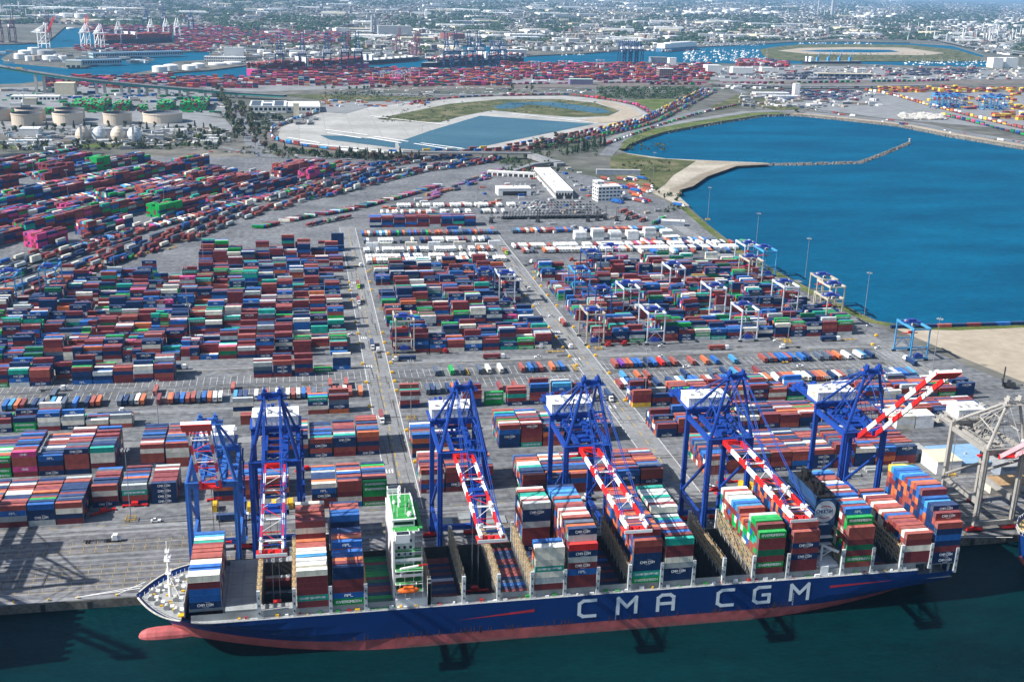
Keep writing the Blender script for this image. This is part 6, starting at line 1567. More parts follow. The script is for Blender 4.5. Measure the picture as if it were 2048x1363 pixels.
for k, (px, py, a) in enumerate(((207, 1025, .5), (438, 1000, 0), (1455, 965, 0), (1450, 985, .2), (1895, 935, .4), (270, 1012, 0), (612, 940, .4))):
    x, y = P(px, py); o = link("spare_spreader", rspm, None, (x, y, .12)); o.rotation_euler = (0, 0, a)
    tag(o, "red spreader frame lying " + ("by the left quay stacks", "under the first crane", "under the fifth crane, further", "under the fifth crane, nearer", "beside the blue-roofed shed", "beside the light mast by the bow", "behind the second crane")[k], "spreader", "spare red spreaders")
# buildings of the terminal
m_wall_w = paint("wall_white", (0.72, 0.71, 0.68), rough=.7, var=.1); m_roof_w = paint("roof_white", (0.70, 0.70, 0.68), rough=.7, var=.12); m_wall_b = paint("wall_beige", (0.52, 0.47, 0.38), rough=.8, var=.1); m_roof_b = paint("roof_blue", (0.20, 0.33, 0.46), rough=.5, var=.15); m_roof_g = paint("roof_grey", (0.33, 0.33, 0.32), rough=.7, var=.2); m_roof_c = paint("roof_cream", (0.62, 0.55, 0.40), rough=.7, var=.15); m_steelw = paint("steel_wall", (0.22, 0.25, 0.30), rough=.6)
def building(name, label, cat, x, y, w, d, h, rz=0, wall=None, roof=None, doors=0, wins=0, stor=1, canopy=False, group=None, par=.4, units=3):
    wall = wall or m_wall_w; roof = roof or m_roof_w
    t = thing(name, label, cat, (x, y, .05), rz, group)
    mb = MB(); mb.box(-w / 2, w / 2, -d / 2, d / 2, 0, h); link("wall", mb.mesh("wall", [wall]), t)
    mb = MB(); mb.box(-w / 2 - .25, w / 2 + .25, -d / 2 - .25, d / 2 + .25, h, h + .3, 0)
    for (a, b, c, e) in ((-w / 2 - .25, w / 2 + .25, -d / 2 - .25, -d / 2 + .1), (-w / 2 - .25, w / 2 + .25, d / 2 - .1, d / 2 + .25), (-w / 2 - .25, -w / 2 + .1, -d / 2 + .1, d / 2 - .1), (w / 2 - .1, w / 2 + .25, -d / 2 + .1, d / 2 - .1)): mb.box(a, b, c, e, h + .3, h + .3 + par, 0)
    rnd = random.Random(int(x * 7 + y))
    for k in range(units): xx = rnd.uniform(-w * .42, w * .36); yy = rnd.uniform(-d * .35, d * .3); mb.box(xx, xx + rnd.uniform(1, 2.4), yy, yy + rnd.uniform(1, 2), h + .3, h + rnd.uniform(1, 1.9), 1)
    link("roof", mb.mesh("roof", [roof, m_bar]), t)
    if doors:
        for k in range(doors):
            xx = -w / 2 + w * (k + .5) / doors; mb = MB(); mb.box(xx - w / doors * .36, xx + w / doors * .36, -d / 2 - .06, -d / 2, .05, min(h * .72, 5.5)); link("door", mb.mesh("door", [m_dark]), t)
    if wins:
        mb = MB()
        for s in range(stor):
            z0 = h * (s + .35) / stor
            for k in range(wins):
                xx = -w / 2 + w * (k + .5) / wins; mb.box(xx - w / wins * .34, xx + w / wins * .34, -d / 2 - .05, -d / 2, z0, z0 + h / stor * .42)
            nn = max(1, int(wins * d / w))
            for k in range(nn):
                yy = -d / 2 + d * (k + .5) / nn
                for sx in (-1, 1): mb.box(sx * w / 2 - (.05 if sx < 0 else 0), sx * w / 2 + (.05 if sx > 0 else 0), yy - d / nn * .34, yy + d / nn * .34, z0, z0 + h / stor * .42)
        link("window", mb.mesh("window", [m_glass]), t)
    return t
x0, y0 = P(1128, 398); x1, y1 = P(1084, 350); ang = math.atan2(y1 - y0, x1 - x0)
building("warehouse", "long white roofed warehouse with dock doors behind the car lots", "warehouse", (x0 + x1) / 2, (y0 + y1) / 2, 22, math.hypot(x1 - x0, y1 - y0), 10, ang - math.pi / 2, doors=2, wins=6, units=22)
building("workshop", "low white workshop with wide dark door opening, left of the long warehouse", "workshop", *P(1026, 388), 42, 22, 8.5, 0, doors=1, units=3)
building("lockup_row", "row of white garages with dark doors below the overpass ramp", "garage", *P(1022, 352), 66, 9, 5.5, -.35, doors=9, units=0)
building("office_building", "white office building with stepped glazed floors beside the gate", "office", *P(1212, 400), 30, 18, 18, .15, wins=6, stor=4, units=5)
building("office_tower", "narrow pink white stair block behind the stepped office", "office", *P(1196, 392), 10, 14, 19, .15, wins=2, stor=4, units=1)
building("gate_canopy", "long grey flat canopy over the truck gate lanes", "canopy", *P(1236, 349), 62, 9, 6.5, -.12, wall=m_steelw, roof=m_roof_g, units=0)
building("fuel_canopy", "small white flat canopy in the lot by the basin", "canopy", *P(1345, 450), 26, 9, 5, -.3, wall=m_steelw, units=1)
building("service_shed", "small white shed in the lot beside parked ramps", "shed", *P(1342, 482), 16, 9, 5, .1, wall=m_steelw, units=0)
building("service_shed", "white sloped tent shed left of the ramp trailers", "shed", *P(1290, 474), 14, 8, 5.5, .2, units=0)
building("blue_roof_shed", "low shed with wide pale blue roof behind the grey crane", "shed", *P(1925, 925), 34, 26, 5.5, 0, wall=m_steelw, roof=m_roof_b, units=1, par=.05)
building("cream_roof_shed", "cream flat-roofed building left of the blue-roofed shed", "shed", *P(1880, 935), 15, 17, 7.5, 0, wall=m_wall_w, roof=m_roof_c, units=0, par=.1)
building("grey_roof_shed", "grey striped roof shed by the quayside stacks near the stern", "shed", *P(1815, 912), 20, 14, 4.5, 0, wall=m_steelw, roof=m_roof_g, units=0, par=.1)
building("rust_roof_shed", "low shed with rust-stained tan roof at the far right quay", "shed", *P(2010, 975), 26, 12, 4.5, 0, wall=m_wall_b, roof=paint("roof_rust", (.38, .24, .12), rough=.8, var=.4), units=0, par=.1)
building("dark_shed", "dark flat-roofed shed beside the rust-stained roof", "shed", *P(2030, 940), 30, 16, 6, 0, wall=m_steelw, roof=m_roof_g, units=4)
for k, (px, py) in enumerate(((1700, 950), (1745, 940), (1775, 945), (1795, 925), (1850, 1000), (60, 1020))):
    x, y = P(px, py); mb = MB()
    for j in range(3): mb.box(-5, 5, -3 + j * 2.1, -1.2 + j * 2.1, 0, 1.6 + .5 * (j % 2))
    tag(mb.build("ballast_rack", [m_hatch], None, (x, y, .1)), "grey flat rack stack " + ("behind the sixth crane", "left of the grey sheds", "in front of grey roof shed", "behind the grey roof shed", "on the stern quay edge", "by the western green stacks")[k], "flat rack", "grey flat racks on the quay")
# ship at the right edge: only its bow shows
s2 = thing("second_ship", "dark blue ship bow with tan foredeck at the right edge of the quay", "ship", (0, 0, 0))
mb = MB(); st = [(330.5, .3, 1.5), (333, 6, 1), (338, 12, 4), (346, 17, 9), (358, 20, 14), (380, 22, 20), (560, 22, 21)]
for i in range(len(st) - 1):
    for s in (-1, 1):
        a, b = st[i], st[i + 1]
        lv = lambda q: [(q[0] + 9, 424 + s * max(.1, q[2] * .5 - 1), -8), (q[0] + 4, 424 + s * max(.1, q[2] * .8), -1), (q[0] + 3, 424 + s * q[2], 1.0), (q[0], 424 + s * q[1], 15)]
        A, B = lv(a), lv(b)
        for k in range(3):
            q = [A[k], B[k], B[k + 1], A[k + 1]]
            if s > 0: q.reverse()
            mb.poly(q, 1 if k < 2 else 0)
mb.build("hull", [m_hull, m_boot], s2)
mb = MB()
for i in range(len(st) - 1): mb.poly([(st[i][0], 424 - st[i][1] + .2, 13.6), (st[i + 1][0], 424 - st[i + 1][1] + .2, 13.6), (st[i + 1][0], 424 + st[i + 1][1] - .2, 13.6), (st[i][0], 424 + st[i][1] - .2, 13.6)])
mb.poly([(560, 402, -8), (560, 446, -8), (560, 446, 15), (560, 402, 15)])
mb.build("foredeck", [paint("deck_tan", (.50, .36, .15), rough=.8, var=.2)], s2)
mb = MB()
for k in range(16): x = 336 + R.uniform(0, 24); y = 424 + R.uniform(-.7, .7) * 14; mb.tube((x, y - 1, 14.6), (x, y + 1, 14.6), .9, 8); mb.box(x, x + 1.2, y - .8, y + .8, 13.6, 14.6)
mb.build("mooring_winches", [m_lash], s2)
mb = MB()
for i in range(len(st) - 1):
    for s in (-1, 1):
        for f in np.linspace(0, 1, 5)[:-1]:
            x = st[i][0] + f * (st[i + 1][0] - st[i][0]); w = st[i][1] + f * (st[i + 1][1] - st[i][1]); mb.box(x, x + .15, 424 + s * w - .1, 424 + s * w + .1, 13.6, 16)
        mb.beam((st[i][0], 424 + s * st[i][1], 16), (st[i + 1][0], 424 + s * st[i + 1][1], 16), .2)
mb.build("railing", [m_shipwhite], s2)
mb = MB()
for k in range(10):
    for j in range(16): mb.rbox(396 + k * 14.5, 404 + j * 2.5, 15, 15 + 2.7 * (4 + (k * 3 + j) % 3), 12.2, 2.44, 0, 0, CC[R.choice("mnrbc")][0])
mb.build("deck_cargo", [m_boxes], s2)
mb = MB(); mb.beam((329, 426, 11), (300, 449, .9), .14); mb.build("mooring_line", [m_letter], s2)

# the neighbour ship beyond the left edge, whose shadow lies on the water
s3 = thing("neighbour_ship", "container ship moored beyond the left edge, seen only by its shadow", "ship", (0, 0, 0))
mb = MB(); mb.slab([(-480, 405), (-144, 402), (-140, 408), (-140, 440), (-144, 445), (-480, 445)], -9, 14, 0, 0); mb.build("hull", [m_hull], s3)
mb = MB()
for k in range(20):
    for j in range(16): mb.rbox(-150 - k * 14, 405 + j * 2.5, 15, 15 + 2.7 * (8 - (k + j) % 2), 12.2, 2.44, 0, 0, CC[R.choice("mnrb")][0])
mb.build("deck_cargo", [m_boxes], s3)
for (a, b) in (((-140, 440, 12), (-112, 449, .9)), ((-140, 436, 12), (-111, 449, .9))):
    mb = MB(); mb.tube(a, b, .09, 5); mb.build("mooring_line", [m_letter], s3)
# trucks and boxes crowding the gate lanes
for k in range(46):
    px, py = R.uniform(1195, 1296), R.uniform(358, 410)
    if py > 372 + (px - 1195) * .36 + 24 or px < 1225 and py > 372: continue
    c = R.choice(('white', 'white', 'white', 'red', 'blue')); b = R.choice(('r', 'r', 'm', None, 'n', 'o', 'w')) if c != 'blue' else 'b'; key = (c, b)
    if key not in TRUCKP: t = TRUCKP[key] = truck(c, b)
    else: t = copy_tree(TRUCKP[key])
    t.location = (*P(px, py), .12); t.rotation_euler = (0, 0, -.95 + R.uniform(-.08, .08)); t["label"] = "%s semi truck%s waiting in the gate lanes" % (c, " with %s box" % CC[b][1] if b else " without a box"); t["group"] = "semi trucks waiting in the gate lanes"

for k, (x, y, a, c, b) in enumerate(((-20, 617, 0, 'white', 'r'), (20, 619, math.pi, 'white', 'n'), (90, 617, 0, 'white', 'm'), (160, 615, math.pi, 'red', 'r'), (250, 617, 0, 'white', 'n'), (-120, 667, 0, 'white', None), (130, 744, 0, 'white', 'm'), (70, 746, math.pi, 'white', 'n'), (300, 746, 0, 'white', 'r'), (360, 744, math.pi, 'white', None), (-90, 745, 0, 'white', 'n'), (-10, 747, math.pi, 'red', 'r'), (-60, 812, 0, 'white', 'm'), (120, 813, 0, 'white', None), (44, 640, -math.pi / 2, 'white', 'm'), (51, 760, math.pi / 2, 'white', None), (193, 660, -math.pi / 2, 'white', 'n'), (200, 820, math.pi / 2, 'white', 'r'), (44, 900, -math.pi / 2, 'white', 'm'), (193, 930, -math.pi / 2, 'white', None), (-40, 514, 0, 'white', 'n'), (150, 513, math.pi, 'white', None), (-100, 500, 0, 'white', None), (432, 700, math.pi / 2, 'white', 'n'), (428, 900, math.pi / 2, 'white', None))):
    key = (c, b)
    if key not in TRUCKP: t = TRUCKP[key] = truck(c, b)
    else: t = copy_tree(TRUCKP[key])
    t.location = (x, y, .15); t.rotation_euler = (0, 0, a); rd = "first road" if 30 < x < 60 else ("second road" if 185 < x < 205 else ("quay apron" if y < 520 else "cross lane")); t["label"] = "%s semi truck %s moving on the %s, %s from quay" % (c, "with %s box" % CC[b][1] if b else "with bare chassis", rd, ORD[k]); t["group"] = "semi trucks in the terminal"
# ------------------------------------------------------------------ trees
def leaf_mat(name, a):
    return paint(name, a, rough=.8, var=.45, scale=.35, rnd=.3, dirt_amt=.0)
m_bark = paint("bark", (0.11, 0.085, 0.06), rough=.9)
m_leaf = {'g': leaf_mat("leaves_green", (.030, .054, .018)), 'd': leaf_mat("leaves_dark", (.022, .045, .020)), 'o': leaf_mat("leaves_olive", (.072, .082, .036)), 'r': leaf_mat("leaves_russet", (.085, .058, .045)), 'l': leaf_mat("leaves_light", (.095, .120, .025))}
def leaf_cloud(mb, rnd, blobs, n, size):
    for (cx, cy, cz, rx, rz) in blobs:
        for _ in range(n):
            while True:
                u = Vector((rnd.uniform(-1, 1), rnd.uniform(-1, 1), rnd.uniform(-1, 1)))
                if .35 < u.length < 1.0: break
            p = Vector((cx + u.x * rx, cy + u.y * rx, cz + u.z * rz)); s = size * rnd.uniform(.6, 1.25)
            nrm = (u + Vector((rnd.uniform(-.6, .6), rnd.uniform(-.6, .6), rnd.uniform(-.2, .9)))).normalized(); t1 = nrm.cross(Vector((0, 0, 1)))
            if t1.length < .05: t1 = Vector((1, 0, 0))
            t1.normalize(); t2 = nrm.cross(t1); a = rnd.uniform(0, 6.28); e1 = (t1 * math.cos(a) + t2 * math.sin(a)) * s; e2 = (t2 * math.cos(a) - t1 * math.sin(a)) * s * .75
            mb.poly([p - e1 - e2 * .5, p + e1 * .2 - e2, p + e1 + e2 * .3, p - e1 * .3 + e2])
TREES = {}
def tree_proto(kind, seed):
    rnd = random.Random(seed); mb = MB(); tk = MB()
    if kind == 'd':        # conifer
        h = 13; tk.tube((0, 0, 0), (0, 0, h * .9), .35, 6, r2=.08)
        bl = [(rnd.uniform(-.3, .3), rnd.uniform(-.3, .3), 2.5 + k * 2.0, 3.0 - k * .5, 1.5) for k in range(6)]; leaf_cloud(mb, rnd, bl, 34, .95)
    elif kind == 'o':      # tall loose gum tree
        h = 17; tk.tube((0, 0, 0), (.5, .2, h * .75), .45, 6, r2=.15); bl = []
        for k in range(7):
            a = rnd.uniform(0, 6.28); q = (math.cos(a) * rnd.uniform(.6, 2.6), math.sin(a) * rnd.uniform(.6, 2.6), rnd.uniform(6, h - 1.5)); tk.tube((.2, .1, q[2] * .65), q, .14, 4, r2=.05); bl.append((*q, rnd.uniform(1.6, 2.6), rnd.uniform(1.4, 2.2)))
        leaf_cloud(mb, rnd, bl, 34, .85)
    else:
        h = 9.5; tk.tube((0, 0, 0), (.2, 0, h * .5), .4, 6, r2=.2); bl = []
        for k in range(7):
            a = k * .95 + rnd.uniform(0, .6); q = (math.cos(a) * rnd.uniform(.5, 2.8), math.sin(a) * rnd.uniform(.5, 2.8), rnd.uniform(3.6, h - 1.5)); tk.tube((.1, 0, 2.6), q, .14, 4, r2=.05); bl.append((*q, rnd.uniform(1.6, 2.5), rnd.uniform(1.3, 1.9)))
        leaf_cloud(mb, rnd, bl, 36, .85)
    return tk.mesh("tree", [m_bark]), mb.mesh("crown", [m_leaf[kind]])
for k in 'gdorl': TREES[k] = [tree_proto(k, ord(k) * 3 + j) for j in range(2)]
TWORD = {'g': "green round-crowned tree", 'd': "dark conifer", 'o': "tall olive-green gum tree", 'r': "russet-brown leafy tree", 'l': "light yellow-green tree"}
NT = 0
def tree(x, y, kind, where, s=1.0):
    global NT
    tm, cm = R.choice(TREES[kind]); o = link("tree", tm, None, (x, y, .1)); sc = s * R.uniform(.8, 1.25); o.scale = (sc * R.uniform(.9, 1.15), sc * R.uniform(.9, 1.15), sc); o.rotation_euler = (0, 0, R.uniform(0, 6.28))
    lb = "%s %s" % (TWORD[kind], where); tag(o, lb, "tree", lb.replace("tree", "trees", 1)); link("crown", cm, o); NT += 1
def tline(pts, n, kinds, where, jit=6, s=1.0):
    pts = [Vector(P(*p)) for p in pts]; ls = [(pts[i + 1] - pts[i]).length for i in range(len(pts) - 1)]; T = sum(ls)
    for k in range(n):
        d = T * (k + R.uniform(.1, .9)) / n; i = 0
        while i < len(ls) - 1 and d > ls[i]: d -= ls[i]; i += 1
        p = pts[i].lerp(pts[i + 1], min(1, d / ls[i])); tree(p.x + R.uniform(-jit, jit), p.y + R.uniform(-jit, jit), R.choice(kinds), where, s)
def tarea(x0, x1, y0, y1, n, kinds, where, s=1.0):
    for k in range(n): tree(*P(R.uniform(x0, x1), R.uniform(y0, y1)), R.choice(kinds), where, s)
tline([(438, 188), (450, 210), (462, 235), (474, 262), (482, 285)], 34, "ooog", "on the west side of the avenue", 9, 1.35)
tline([(478, 214), (490, 240), (505, 262), (520, 285), (535, 298)], 30, "oogr", "on the east side of the avenue", 13, 1.25)
tarea(500, 545, 232, 250, 12, "gol", "between the avenue and the rail loop"); tarea(540, 580, 238, 246, 6, "g", "before the flat-roofed factory")
tline([(545, 300), (620, 312), (700, 320)], 26, "glgd", "in the belt below the rail loop", 10); tline([(680, 314), (760, 320), (845, 322)], 36, "drdrg", "in the belt west of the overpass", 12, 1.1)
tarea(1062, 1120, 285, 302, 16, "rgr", "in the grove beside the overpass ramp"); tarea(1110, 1170, 272, 296, 18, "drr", "in the grove above the roundabout", 1.1); tline([(1140, 310), (1210, 290)], 16, "d", "along the bend of the shore road", 8)
tarea(1030, 1110, 315, 336, 14, "go", "on the slope under the overpass ramp", .7)
tline([(0, 266), (120, 258), (260, 262), (440, 258)], 26, "gogd", "in front of the beige tanks", 5); tline([(0, 303), (150, 298), (330, 297), (440, 290)], 30, "grog", "along the treatment plant road", 7); tarea(350, 455, 262, 288, 16, "olg", "among the white huts west of the avenue")
tline([(640, 182), (760, 178), (860, 174)], 12, "og", "beside the far rail yard", 6, 1.1); tarea(980, 1080, 178, 186, 6, "go", "by the highway above the wetland")
tline([(1030, 352), (1130, 345)], 6, "g", "above the long warehouse", 8, .7); tline([(1330, 400), (1300, 365)], 8, "g", "along the beach fence", 4, .45)
tarea(1590, 1600, 224, 229, 3, "g", "on the point by the shore road", .9)
def stuff_leaves(name, label, blobs, mat, n, size, seed):
    mb = MB(); leaf_cloud(mb, random.Random(seed), blobs, n, size); tag(mb.build(name, mat), label, "vegetation", kind="stuff")
rw = random.Random(31)
bl = []
for _ in range(330):
    x, y = P(rw.uniform(1195, 1400), rw.uniform(177, 199)); bl.append((x, y, rw.uniform(2, 6), rw.uniform(4, 8), rw.uniform(3, 6)))
bw = []
for (a, b, c_, d, n) in ((500, 560, 228, 262, 46), (560, 590, 236, 247, 16), (345, 450, 262, 292, 70), (0, 330, 258, 266, 50), (0, 440, 288, 302, 80), (430, 480, 190, 240, 30), (545, 720, 303, 318, 60), (700, 845, 312, 322, 60), (1065, 1200, 280, 312, 60), (640, 760, 186, 192, 40), (1000, 1060, 320, 345, 30), (1330, 1370, 385, 430, 14)):
    for _ in range(n): x, y = P(rw.uniform(a, b), rw.uniform(c_, d)); bw.append((x, y, rw.uniform(1.5, 4.5), rw.uniform(2.2, 4.2), rw.uniform(2, 4)))
stuff_leaves("thicket", "green thickets filling the tree belts around the terminal", bw, m_leaf['g'], 18, 1.25, 5)
stuff_leaves("woodland", "dense dark green woodland beside the rail fan", bl, m_leaf['g'], 16, 1.9, 1)
bl = []
for (a, b, c, d, n) in ((640, 870, 189, 200, 150), (1585, 1930, 107, 118, 170), (1600, 1640, 212, 222, 30), (1490, 1600, 205, 218, 50), (1240, 1340, 322, 345, 60), (1330, 1390, 205, 222, 40), (800, 1200, 202, 226, 120), (760, 900, 232, 244, 70), (1245, 1330, 285, 300, 30), (480, 560, 294, 310, 40)):
    for _ in range(n): x, y = P(rw.uniform(a, b), rw.uniform(c, d)); bl.append((x, y, .6, rw.uniform(2, 4.5), rw.uniform(.8, 2.2)))
stuff_leaves("scrub_bushes", "low scrubby bushes on the banks and wetlands", bl, m_leaf['o'], 12, 1.3, 2)

# ------------------------------------------------------------------ rail cars
RC = []
def rail(pts, cols, dens, dbl, seed, name, off=0.0, z=0.4):
    rnd = random.Random(seed); path = smooth_path(pts, 8); d = 0; k = 0; target = 6.0; cc = rnd.choice(cols)
    for i in range(len(path) - 1):
        a, b = Vector(path[i]), Vector(path[i + 1]); l = (b - a).length; u = (b - a) / max(l, 1e-6)
        while target <= d + l:
            p = a + u * (target - d); q = p + Vector((-u.y, u.x)) * off
            if rnd.random() < dens: RC.append((q.x, q.y, math.atan2(u.y, u.x), rnd.choice(cols), rnd.choice(cols) if rnd.random() < dbl else None, name, z))
            target += 19.5
        d += l
CM = "mmrrnnbcgh"
for i, r in enumerate(RAILS): rail(G(*r), CM, (.82, .92, .88, .95)[i], (.5, .3, .15, .25)[i], 600 + i, "on the near tracks beside the yard")
rail(G(*RAILS[1]), CM, .75, .3, 621, "on the second pair of near tracks", 6)
rail(G(*RAILS[3]), CM, .8, .2, 622, "on the furthest pair of near tracks", 6)
rail(G(*RAILS[0]), CM, .6, .3, 623, "on the nearest siding", -6)
rail(G((335, 500), (480, 443), (560, 418), (700, 383), (830, 346), (900, 334)), CM, .7, .3, 605, "on the middle tracks beside the yard")
rail(G((0, 530), (130, 489), (240, 455)), CM, .8, .3, 606, "on the left tracks under the north-west yard")
rail(G((640, 223), (600, 238), (556, 254), (542, 266), (552, 281), (600, 292), (700, 304), (790, 309)), "wcmbrws", .95, .3, 610, "on the west bend of the rail loop")
rail(G((800, 310), (900, 306), (1000, 300), (1090, 285), (1195, 263), (1290, 240), (1340, 216), (1395, 190), (1412, 180)), "cymrbgn", .96, .9, 611, "on the inner line of the rail fan", 6)
rail(G((880, 311), (1000, 303), (1090, 289), (1195, 267), (1290, 243), (1345, 217), (1402, 190), (1418, 180)), "mrnbmg", .96, .9, 612, "on the middle line of the rail fan", -1)
rail(G((1000, 307), (1100, 291), (1200, 271), (1300, 246), (1352, 220), (1408, 192), (1424, 181)), "mnbrekm", .9, .5, 613, "on the outer line of the rail fan", -9)
rail(G((828, 208), (900, 198), (1000, 193), (1130, 191), (1200, 199), (1265, 210), (1296, 226)), "pmpnmrd", .95, .2, 614, "on the top of the rail loop", 2)
rail(G((1730, 182), (1790, 193), (1850, 210), (1950, 236), (2060, 262)), "yromyrw", .97, .7, 615, "on the yellow far right train", 0)
rail(G((1885, 232), (1950, 247), (2060, 275)), "neympkbr", .97, .8, 616, "on the near right train", 0)
rail(G((740, 176), (1000, 170), (1300, 166), (1420, 167)), "pmnmkpr", .9, .5, 617, "in the far rail yard")
rail(G((1300, 170), (1420, 170), (1560, 168), (1800, 164), (1900, 162)), "pmnekmp", .9, .8, 618, "in the far rail yard")
RC.sort(key=lambda t: math.hypot(t[0], t[1]))
RCM = {}
def railcar(c, c2):
    if (c, c2) not in RCM:
        mb = MB(); mb.box(-9, 9, -1.3, 1.3, .9, 1.25, 2); mb.box(-6.8, 6.8, -1.38, 1.38, .5, 1.25, 2)
        for x in (-7.8, -6.4, 6.4, 7.8): mb.tube((x, -.75, .46), (x, .75, .46), .46, 8, 2)
        mb.box(-6.1, 6.1, -1.22, 1.22, 1.27, 4.1, 0)
        if c2: mb.box(-6.1, 6.1, -1.22, 1.22, 4.15, 7.0, 1)
        RCM[(c, c2)] = mb.mesh("rail_car", [cmat(c), cmat(c2 or c), m_chassis])
    return RCM[(c, c2)]
rl = {}
for (x, y, a, c, c2, nm, z) in RC[:300]:
    o = link("rail_car", railcar(c, c2), None, (x, y, z)); o.rotation_euler = (0, 0, a)
    w = ("rail car with %s box under %s one" % (CC[c][1], CC[c2][1])) if c2 else "rail car carrying one %s container" % CC[c][1]
    lb = "%s %s" % (w, nm); k = rl.get(lb, 0); rl[lb] = k + 1
    if k: lb += ", %s from camera" % ORD[k]
    tag(o, " ".join(lb.split()[:16]), "rail car", "container rail cars")
mb = MB()
for (x, y, a, c, c2, nm, z) in RC[300:]:
    mb.rbox(x, y, z + .5, z + 1.2, 18, 2.6, a, 0, (.03, .03, .035)); mb.rbox(x, y, z + 1.25, z + 4.1, CL, CW, a, 0, CC[c][0], roofc(CC[c][0]))
    if c2: mb.rbox(x, y, z + 4.15, z + 7, CL, CW, a, 0, CC[c2][0], roofc(CC[c2][0]))
if RC[300:]: tag(mb.build("distant_rail_cars", m_boxes), "long lines of loaded container rail cars far off", "rail cars", kind="stuff")

# queue of trucks on the shore road by the rail fan
qk = 0
for k, pt in enumerate(smooth_path(G((1205, 292), (1250, 276), (1320, 252), (1400, 228), (1450, 216), (1482, 210)), 9)):
    c = R.choice(('white', 'white', 'red')); b = R.choice((None, 'r', 'n', 'm', 'e')) if c == 'white' else 'r'
    key = (c, b)
    if key not in TRUCKP: t = TRUCKP[key] = truck(c, b)
    else: t = copy_tree(TRUCKP[key])
    t.location = (pt[0], pt[1], .55); t.rotation_euler = (0, 0, .75); t["label"] = "%s semi truck queuing on the shore road by the rail fan, %s in line" % (c, ORD[k])

# ------------------------------------------------------------------ tanks
m_tankw = paint("tank_white", (.74, .73, .70), rough=.5, var=.08, scale=.05); m_tankb = paint("tank_beige", (.52, .44, .35), rough=.6, var=.1, scale=.05, dirt_amt=.15); m_tanki = paint("tank_roof_inner_shade", (.12, .13, .15), rough=.7, var=.2); m_tankg = paint("tank_grey", (.36, .37, .38), rough=.6)
def tank_mesh(kind, mat):
    mb = MB()
    if kind == 'open': mb.lathe(0, 0, [(1, 0), (1, 1), (.985, 1), (.985, .72), (.0, .70)], 36, mats=[0, 0, 1, 1]); mb.lathe(0, 0, [(1.0, .9), (1.03, .9), (1.03, .93), (1.0, .93)], 36, 0)  # inside wall takes the dark roof colour, standing in for its shade
    elif kind == 'dome': mb.lathe(0, 0, [(1, 0), (1, .82), (.8, .9), (.45, .97), (0, 1.0)], 28)
    else: mb.lathe(0, 0, [(1, 0), (1, 1), (.97, 1.0), (0, 1.03)], 28)
    return mb.mesh("storage_tank", [mat, m_tanki])
TK = {('o', 'b'): tank_mesh('open', m_tankb), ('d', 'w'): tank_mesh('dome', m_tankw), ('f', 'w'): tank_mesh('flat', m_tankw), ('f', 'g'): tank_mesh('flat', m_tankg), ('f', 'b'): tank_mesh('flat', m_tankb), ('o', 'w'): tank_mesh('open', m_tankw)}
ntank = {}
def tank(px, py, r, h, kind, mat, label, group=None):
    x, y = P(px, py); o = link("storage_tank", TK[(kind, mat)], None, (x, y + r * .0, .3)); o.scale = (r, r, h); tag(o, label, "storage tank", group)
for (px, py, r, h, lb) in ((55, 249, 25, 20, "front left of the group"), (62, 240, 25, 20, "back left of the group"), (137, 248, 25, 20, "front middle of the group"), (141, 240, 25, 20, "back middle of the group"), (236, 247, 24, 19, "beside the big pinkish tank"), (326, 243, 34, 16, "largest and pinkest, nearest the green stacks"), (-6, 240, 25, 20, "cut by the left edge")):
    tank(px, py, r, h, 'o', 'b', "open beige storage tank %s" % lb)
for k, (px, py, r, h, kd, m) in enumerate(((40, 118, 16, 17, 'd', 'w'), (50, 112, 18, 18, 'd', 'w'), (68, 108, 17, 19, 'f', 'w'), (92, 112, 24, 17, 'f', 'g'), (58, 122, 10, 14, 'f', 'w'), (72, 121, 11, 14, 'f', 'b'), (100, 122, 20, 15, 'f', 'w'), (126, 122, 12, 14, 'f', 'w'))):
    tank(px, py, r, h, kd, m, "%s tank %s on the channel pier" % ({'w': "white", 'g': "grey", 'b': "cream"}[m], ("at the pier tip", "domed, behind the tip", "tall, at the back", "wide, at the back", "small, front left", "small, front middle", "wide, front", "beside the concrete tower")[k]))
for k, (px, py, r, h) in enumerate(((320, 144, 20, 17), (342, 141, 20, 17), (378, 140, 18, 14), (397, 136, 18, 14))): tank(px, py, r, h, 'd', 'w', "white domed tank on the spit, %s from its tip" % ORD[k])
for k, (px, py) in enumerate(((435, 130), (465, 128))): tank(px, py, 26, 7, 'd', 'w', "low white dome below the silos, %s" % ("left", "right")[k])
for k, (px, py, r, h) in enumerate(((535, 113, 14, 13), (560, 112, 15, 13), (585, 113, 15, 13), (630, 112, 16, 14), (500, 106, 12, 11), (522, 106, 12, 11), (715, 106, 20, 15), (620, 98, 16, 10), (600, 98, 16, 10))): tank(px, py, r, h, 'd' if k < 4 else 'f', 'w', "white tank behind the blue cranes, %s from left" % ORD[k])
for k, (px, py, r, h) in enumerate(((1075, 101, 12, 12), (1092, 102, 14, 16), (1108, 101, 14, 16), (1128, 102, 11, 14), (1140, 101, 9, 11), (1155, 98, 11, 12), (1165, 98, 10, 11), (1185, 98, 9, 11), (1070, 96, 11, 10))): tank(px, py, r, h, 'f', 'g' if k < 3 else 'w', "tank on the far quay of the blue channel, %s from left" % ORD[k])
for k, (px, py, r) in enumerate(((133, 36, 34), (162, 37, 34), (175, 36, 20))): tank(px, py, r, 24, 'f', 'w', "big white tank beyond the left harbour, %s" % ("left", "middle", "right")[k])
rt = random.Random(77); TL = {"a": "white refinery tank in the upper right tank field", "b": "white refinery tank beside the far right refinery", "c": "pale tank scattered through the far city"}
